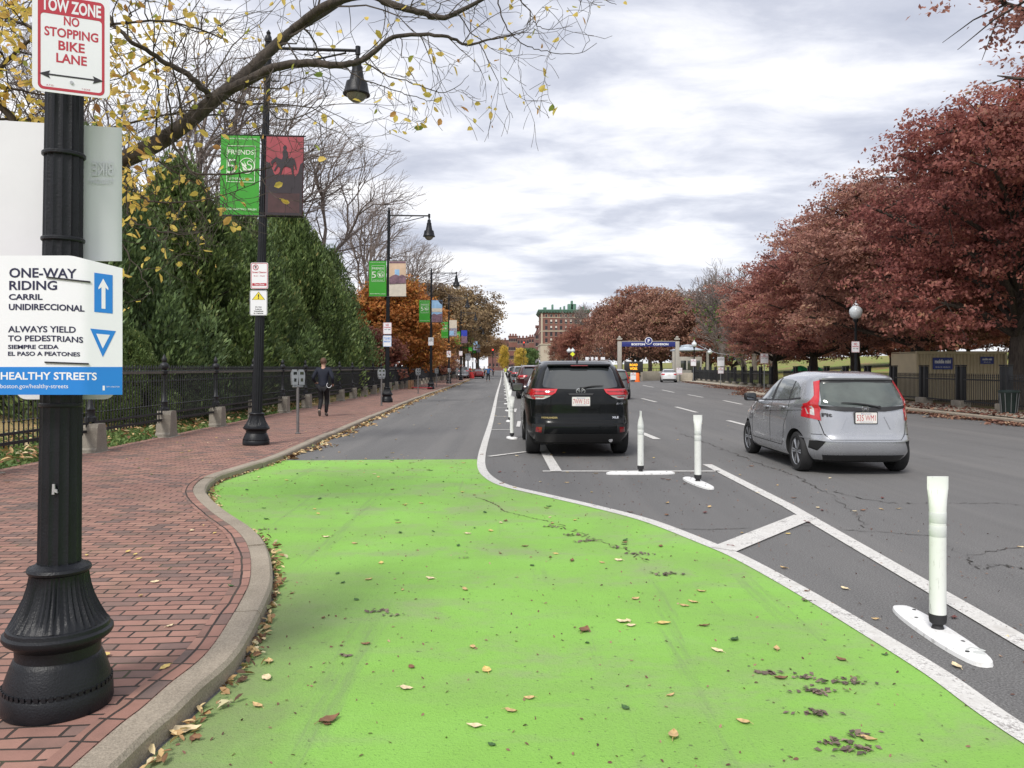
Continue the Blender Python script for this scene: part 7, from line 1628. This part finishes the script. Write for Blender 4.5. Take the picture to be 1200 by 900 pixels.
litter('leaf_litter', along(RK, 9000, 8, 90, .45, 1, .02, .3), .10, M['litterred'], 'brown oak leaves drifted along the right kerb')
C = np.stack([nr.uniform(14.4, 18.5, 5000), nr.uniform(10, 60, 5000), np.full(5000, .14)], 1); C = C[(C[:, 0] < 16.3+.07*(C[:, 1]-28)+.3)]; litter('leaf_litter', C, .09, M['litterred'], 'brown leaves scattered on the right pavement')
M['mush'] = leaf_mat('crushed_leaf', [(0, (0.09, 0.065, 0.05)), (0.5, (0.19, 0.125, 0.10)), (1, (0.33, 0.22, 0.16))], 0.0)
# patches of crushed leaf mush on the paint
pt = []
for px, py, r_, n in [(985, 800, .16, 60), (960, 812, .14, 50), (905, 790, .10, 30), (955, 838, .12, 40), (1000, 880, .12, 40), (975, 872, .10, 30), (784, 674, .14, 45), (690, 635, .16, 45), (675, 628, .14, 40), (745, 650, .14, 30), (645, 618, .12, 25), (935, 796, .08, 20), (1010, 862, .10, 20), (440, 718, .12, 25), (465, 722, .08, 15), (310, 621, .12, 18), (725, 643, .1, 22), (405, 770, .06, 10), (545, 655, .06, 6), (950, 705, .07, 10)]:
    X, Y = G(px, py); n = n//2; q = nr.normal(size=(n, 3))*r_*np.array([.8, .3, 0])*.55; q += np.array([X, Y, .0075]); q[:, 2] += nr.rand(n)*.006; pt.append(q)
me = leaf_mesh('crushed_leaves', np.concatenate(pt), .030, M['mush'], None, 1.3, 1, np.clip(nr.normal(size=sum(len(p) for p in pt))*.2+.28, 0, .9), flatness=5); o = meshobj('crushed_leaves', me); tag(o, 'dark patches of crushed leaves pressed on to the green paint', 'leaves', None, 'stuff')
# tiny crumbs
C = []
while len(C) < 1500:
    Y = 3+11*nr.rand()**1.3; X = nr.uniform(-4, 4.5)
    if lx(Y)+.05 < X < 4.5: C.append((X, Y, .008))
litter('leaf_crumbs', np.array(C), .014, M['litterred'], 'tiny dark leaf crumbs speckling the green lane and asphalt')
# grass in front of and behind the left fence
n = 26000; Y = 4+26*nr.rand(n)**1.4; X = -7.45-0.0125*(Y-17)-.05-nr.rand(n)*(2.5+Y*.05); 
Cg = np.stack([X, Y, .09+.08*np.clip((-7.5-X)/3, 0, 1)+nr.rand(n)*.03], 1); Dn = nr.normal(size=(n, 3))*.3; Dn[:, 2] = .12
me = leaf_mesh('grass', Cg, .055, M['leafgreen'], Dn, 2.2, .5, nr.beta(2, 2, n)); o = meshobj('grass', me); tag(o, 'short grass behind the stone blocks of the left fence', 'grass', None, 'stuff')
n = 2600; Y = 5+30*nr.rand(n)**1.3; X = -7.5-0.0125*(Y-17)-nr.rand(n)*4; litter('leaf_litter', np.stack([X, Y, np.full(n, .17)+.05*np.clip((-7.5-X)/3, 0, 1)], 1), .085, M['litter'], 'fallen leaves on the lawn behind the left fence')
# string of bulbs/cable in park on the right is the drooping chain between lamp and tree
o = empty('hanging_cable', ((832-600)*78/F, 78, 0), 0, 'thin pale cable sagging from a far globe lamp to the half bare tree', 'cable'); a = P(818, 404, 78); b = P(892, 402, 62); mb = MB(); mb.tube([a.lerp(b, k/12)-Vector((0, 0, .9*math.sin(PI*k/12)))-o.location for k in range(13)], .03, 5); mb.build('wire', M['signback'], o)
# ================================================================ SKY, SUN, CAMERA
def split_parts(names):
    done = {}
    for o in [o for o in bpy.data.objects if o.type == 'MESH' and o.name.split('.')[0] in names]:
        me = o.data
        if me.name not in done:
            bm = bmesh.new(); bm.from_mesh(me); bm.verts.ensure_lookup_table(); seen = set(); out = []
            for v in bm.verts:
                if v.index in seen: continue
                st = [v]; comp = set([v.index])
                while st:
                    q = st.pop()
                    for e in q.link_edges:
                        k = e.other_vert(q).index
                        if k not in comp: comp.add(k); st.append(e.other_vert(q))
                seen |= comp; out.append(comp)
            res = []
            if len(out) > 1:
                for comp in out:
                    b2_ = bm.copy(); b2_.verts.ensure_lookup_table(); bmesh.ops.delete(b2_, geom=[x for x in b2_.verts if x.index not in comp], context='VERTS')
                    m2 = bpy.data.meshes.new(me.name); b2_.to_mesh(m2); b2_.free()
                    for mt_ in me.materials: m2.materials.append(mt_)
                    res.append(m2)
            bm.free(); done[me.name] = res
        res = done[me.name]
        if res:
            base = o.name.split('.')[0]
            for m2 in res[1:]: q = o.copy(); q.data = m2; COL.objects.link(q)
            o.data = res[0]
split_parts({'strap', 'bracket', 'bolt', 'reflective_band', 'door_handle', 'band', 'ear', 'window_bar'})
w = bpy.data.worlds.new('World'); scene.world = w; w.use_nodes = True; nt = w.node_tree
bg = nt.nodes['Background']; bg.inputs['Strength'].default_value = 0.1
SUN_EL, SUN_AZ = 48, 205   # azimuth clockwise from +Y
sky = N(nt, 'ShaderNodeTexSky', sky_type='NISHITA'); sky.sun_disc = False; sky.sun_elevation = R(SUN_EL); sky.sun_rotation = R(SUN_AZ)
tc = N(nt, 'ShaderNodeTexCoord'); sx = N(nt, 'ShaderNodeSeparateXYZ'); nt.links.new(tc.outputs['Generated'], sx.inputs[0])
zc = math_node(nt, 'ADD', math_node(nt, 'MAXIMUM', sx.outputs[2], 0.0), 0.16)
u = math_node(nt, 'DIVIDE', sx.outputs[0], zc); v_ = math_node(nt, 'DIVIDE', sx.outputs[1], zc); cb = N(nt, 'ShaderNodeCombineXYZ'); nt.links.new(u, cb.inputs[0]); nt.links.new(v_, cb.inputs[1])
cv = cb.outputs[0]; cv = scaled(nt, cv, (.66, 1.0, 1), R(6))
n1_ = noise(nt, cv, 1.5, 8, 0.52, 0.3); n2_ = noise(nt, cv, 4.6, 8, 0.6, 0.35); n3_ = noise(nt, cv, .35, 3, .5)
h = math_node(nt, 'ADD', math_node(nt, 'MULTIPLY', n1_, .60), math_node(nt, 'MULTIPLY', n2_, .25)); h = math_node(nt, 'ADD', h, math_node(nt, 'MULTIPLY', n3_, .15))
lowb = sstep(nt, sx.outputs[2], .42, .02); h = math_node(nt, 'ADD', h, math_node(nt, 'MULTIPLY', lowb, .03))
cc = ramp_out(nt, h, [(.41, (5.3, 5.6, 6.6)), (.46, (6.3, 6.55, 7.5)), (.50, (7.7, 7.9, 8.7)), (.54, (9.3, 9.35, 9.8)), (.59, (11.2, 11.2, 11.3))])
hz = sstep(nt, sx.outputs[2], .10, .0); cc = mixc(nt, math_node(nt, 'MULTIPLY', hz, .55), cc, (9.8, 9.8, 9.9))
fin_ = mixc(nt, .93, sky.outputs['Color'], cc); nt.links.new(fin_, bg.inputs['Color'])
sl = bpy.data.lights.new('sun', 'SUN'); sl.energy = 2.7; sl.angle = R(16); sl.color = (1, .96, .9); so = bpy.data.objects.new('sun', sl); COL.objects.link(so)
az, el = R(SUN_AZ), R(SUN_EL); sd = Vector((math.sin(az)*math.cos(el), math.cos(az)*math.cos(el), math.sin(el))); so.rotation_euler = sd.to_track_quat('Z', 'Y').to_euler()
cd = bpy.data.cameras.new('camera'); cam = bpy.data.objects.new('camera', cd); COL.objects.link(cam); cam.location = (0, 0, EYE); cam.rotation_euler = (R(90), 0, 0)
cd.sensor_width = 36; cd.lens = 36*F/1200; cd.shift_y = -(450-HZ)/1200; cd.clip_end = 3000; cd.clip_start = .05; scene.camera = cam
scene.view_settings.view_transform = 'Standard'; scene.view_settings.look = 'None'; scene.view_settings.exposure = 0.18; scene.view_settings.gamma = 1.0
scene.render.engine = 'CYCLES'; scene.cycles.use_fast_gi = False
scene.cycles.max_bounces = 5; scene.cycles.diffuse_bounces = 2; scene.cycles.glossy_bounces = 2; scene.cycles.transparent_max_bounces = 4
scene.render.resolution_x = 1024; scene.render.resolution_y = 768
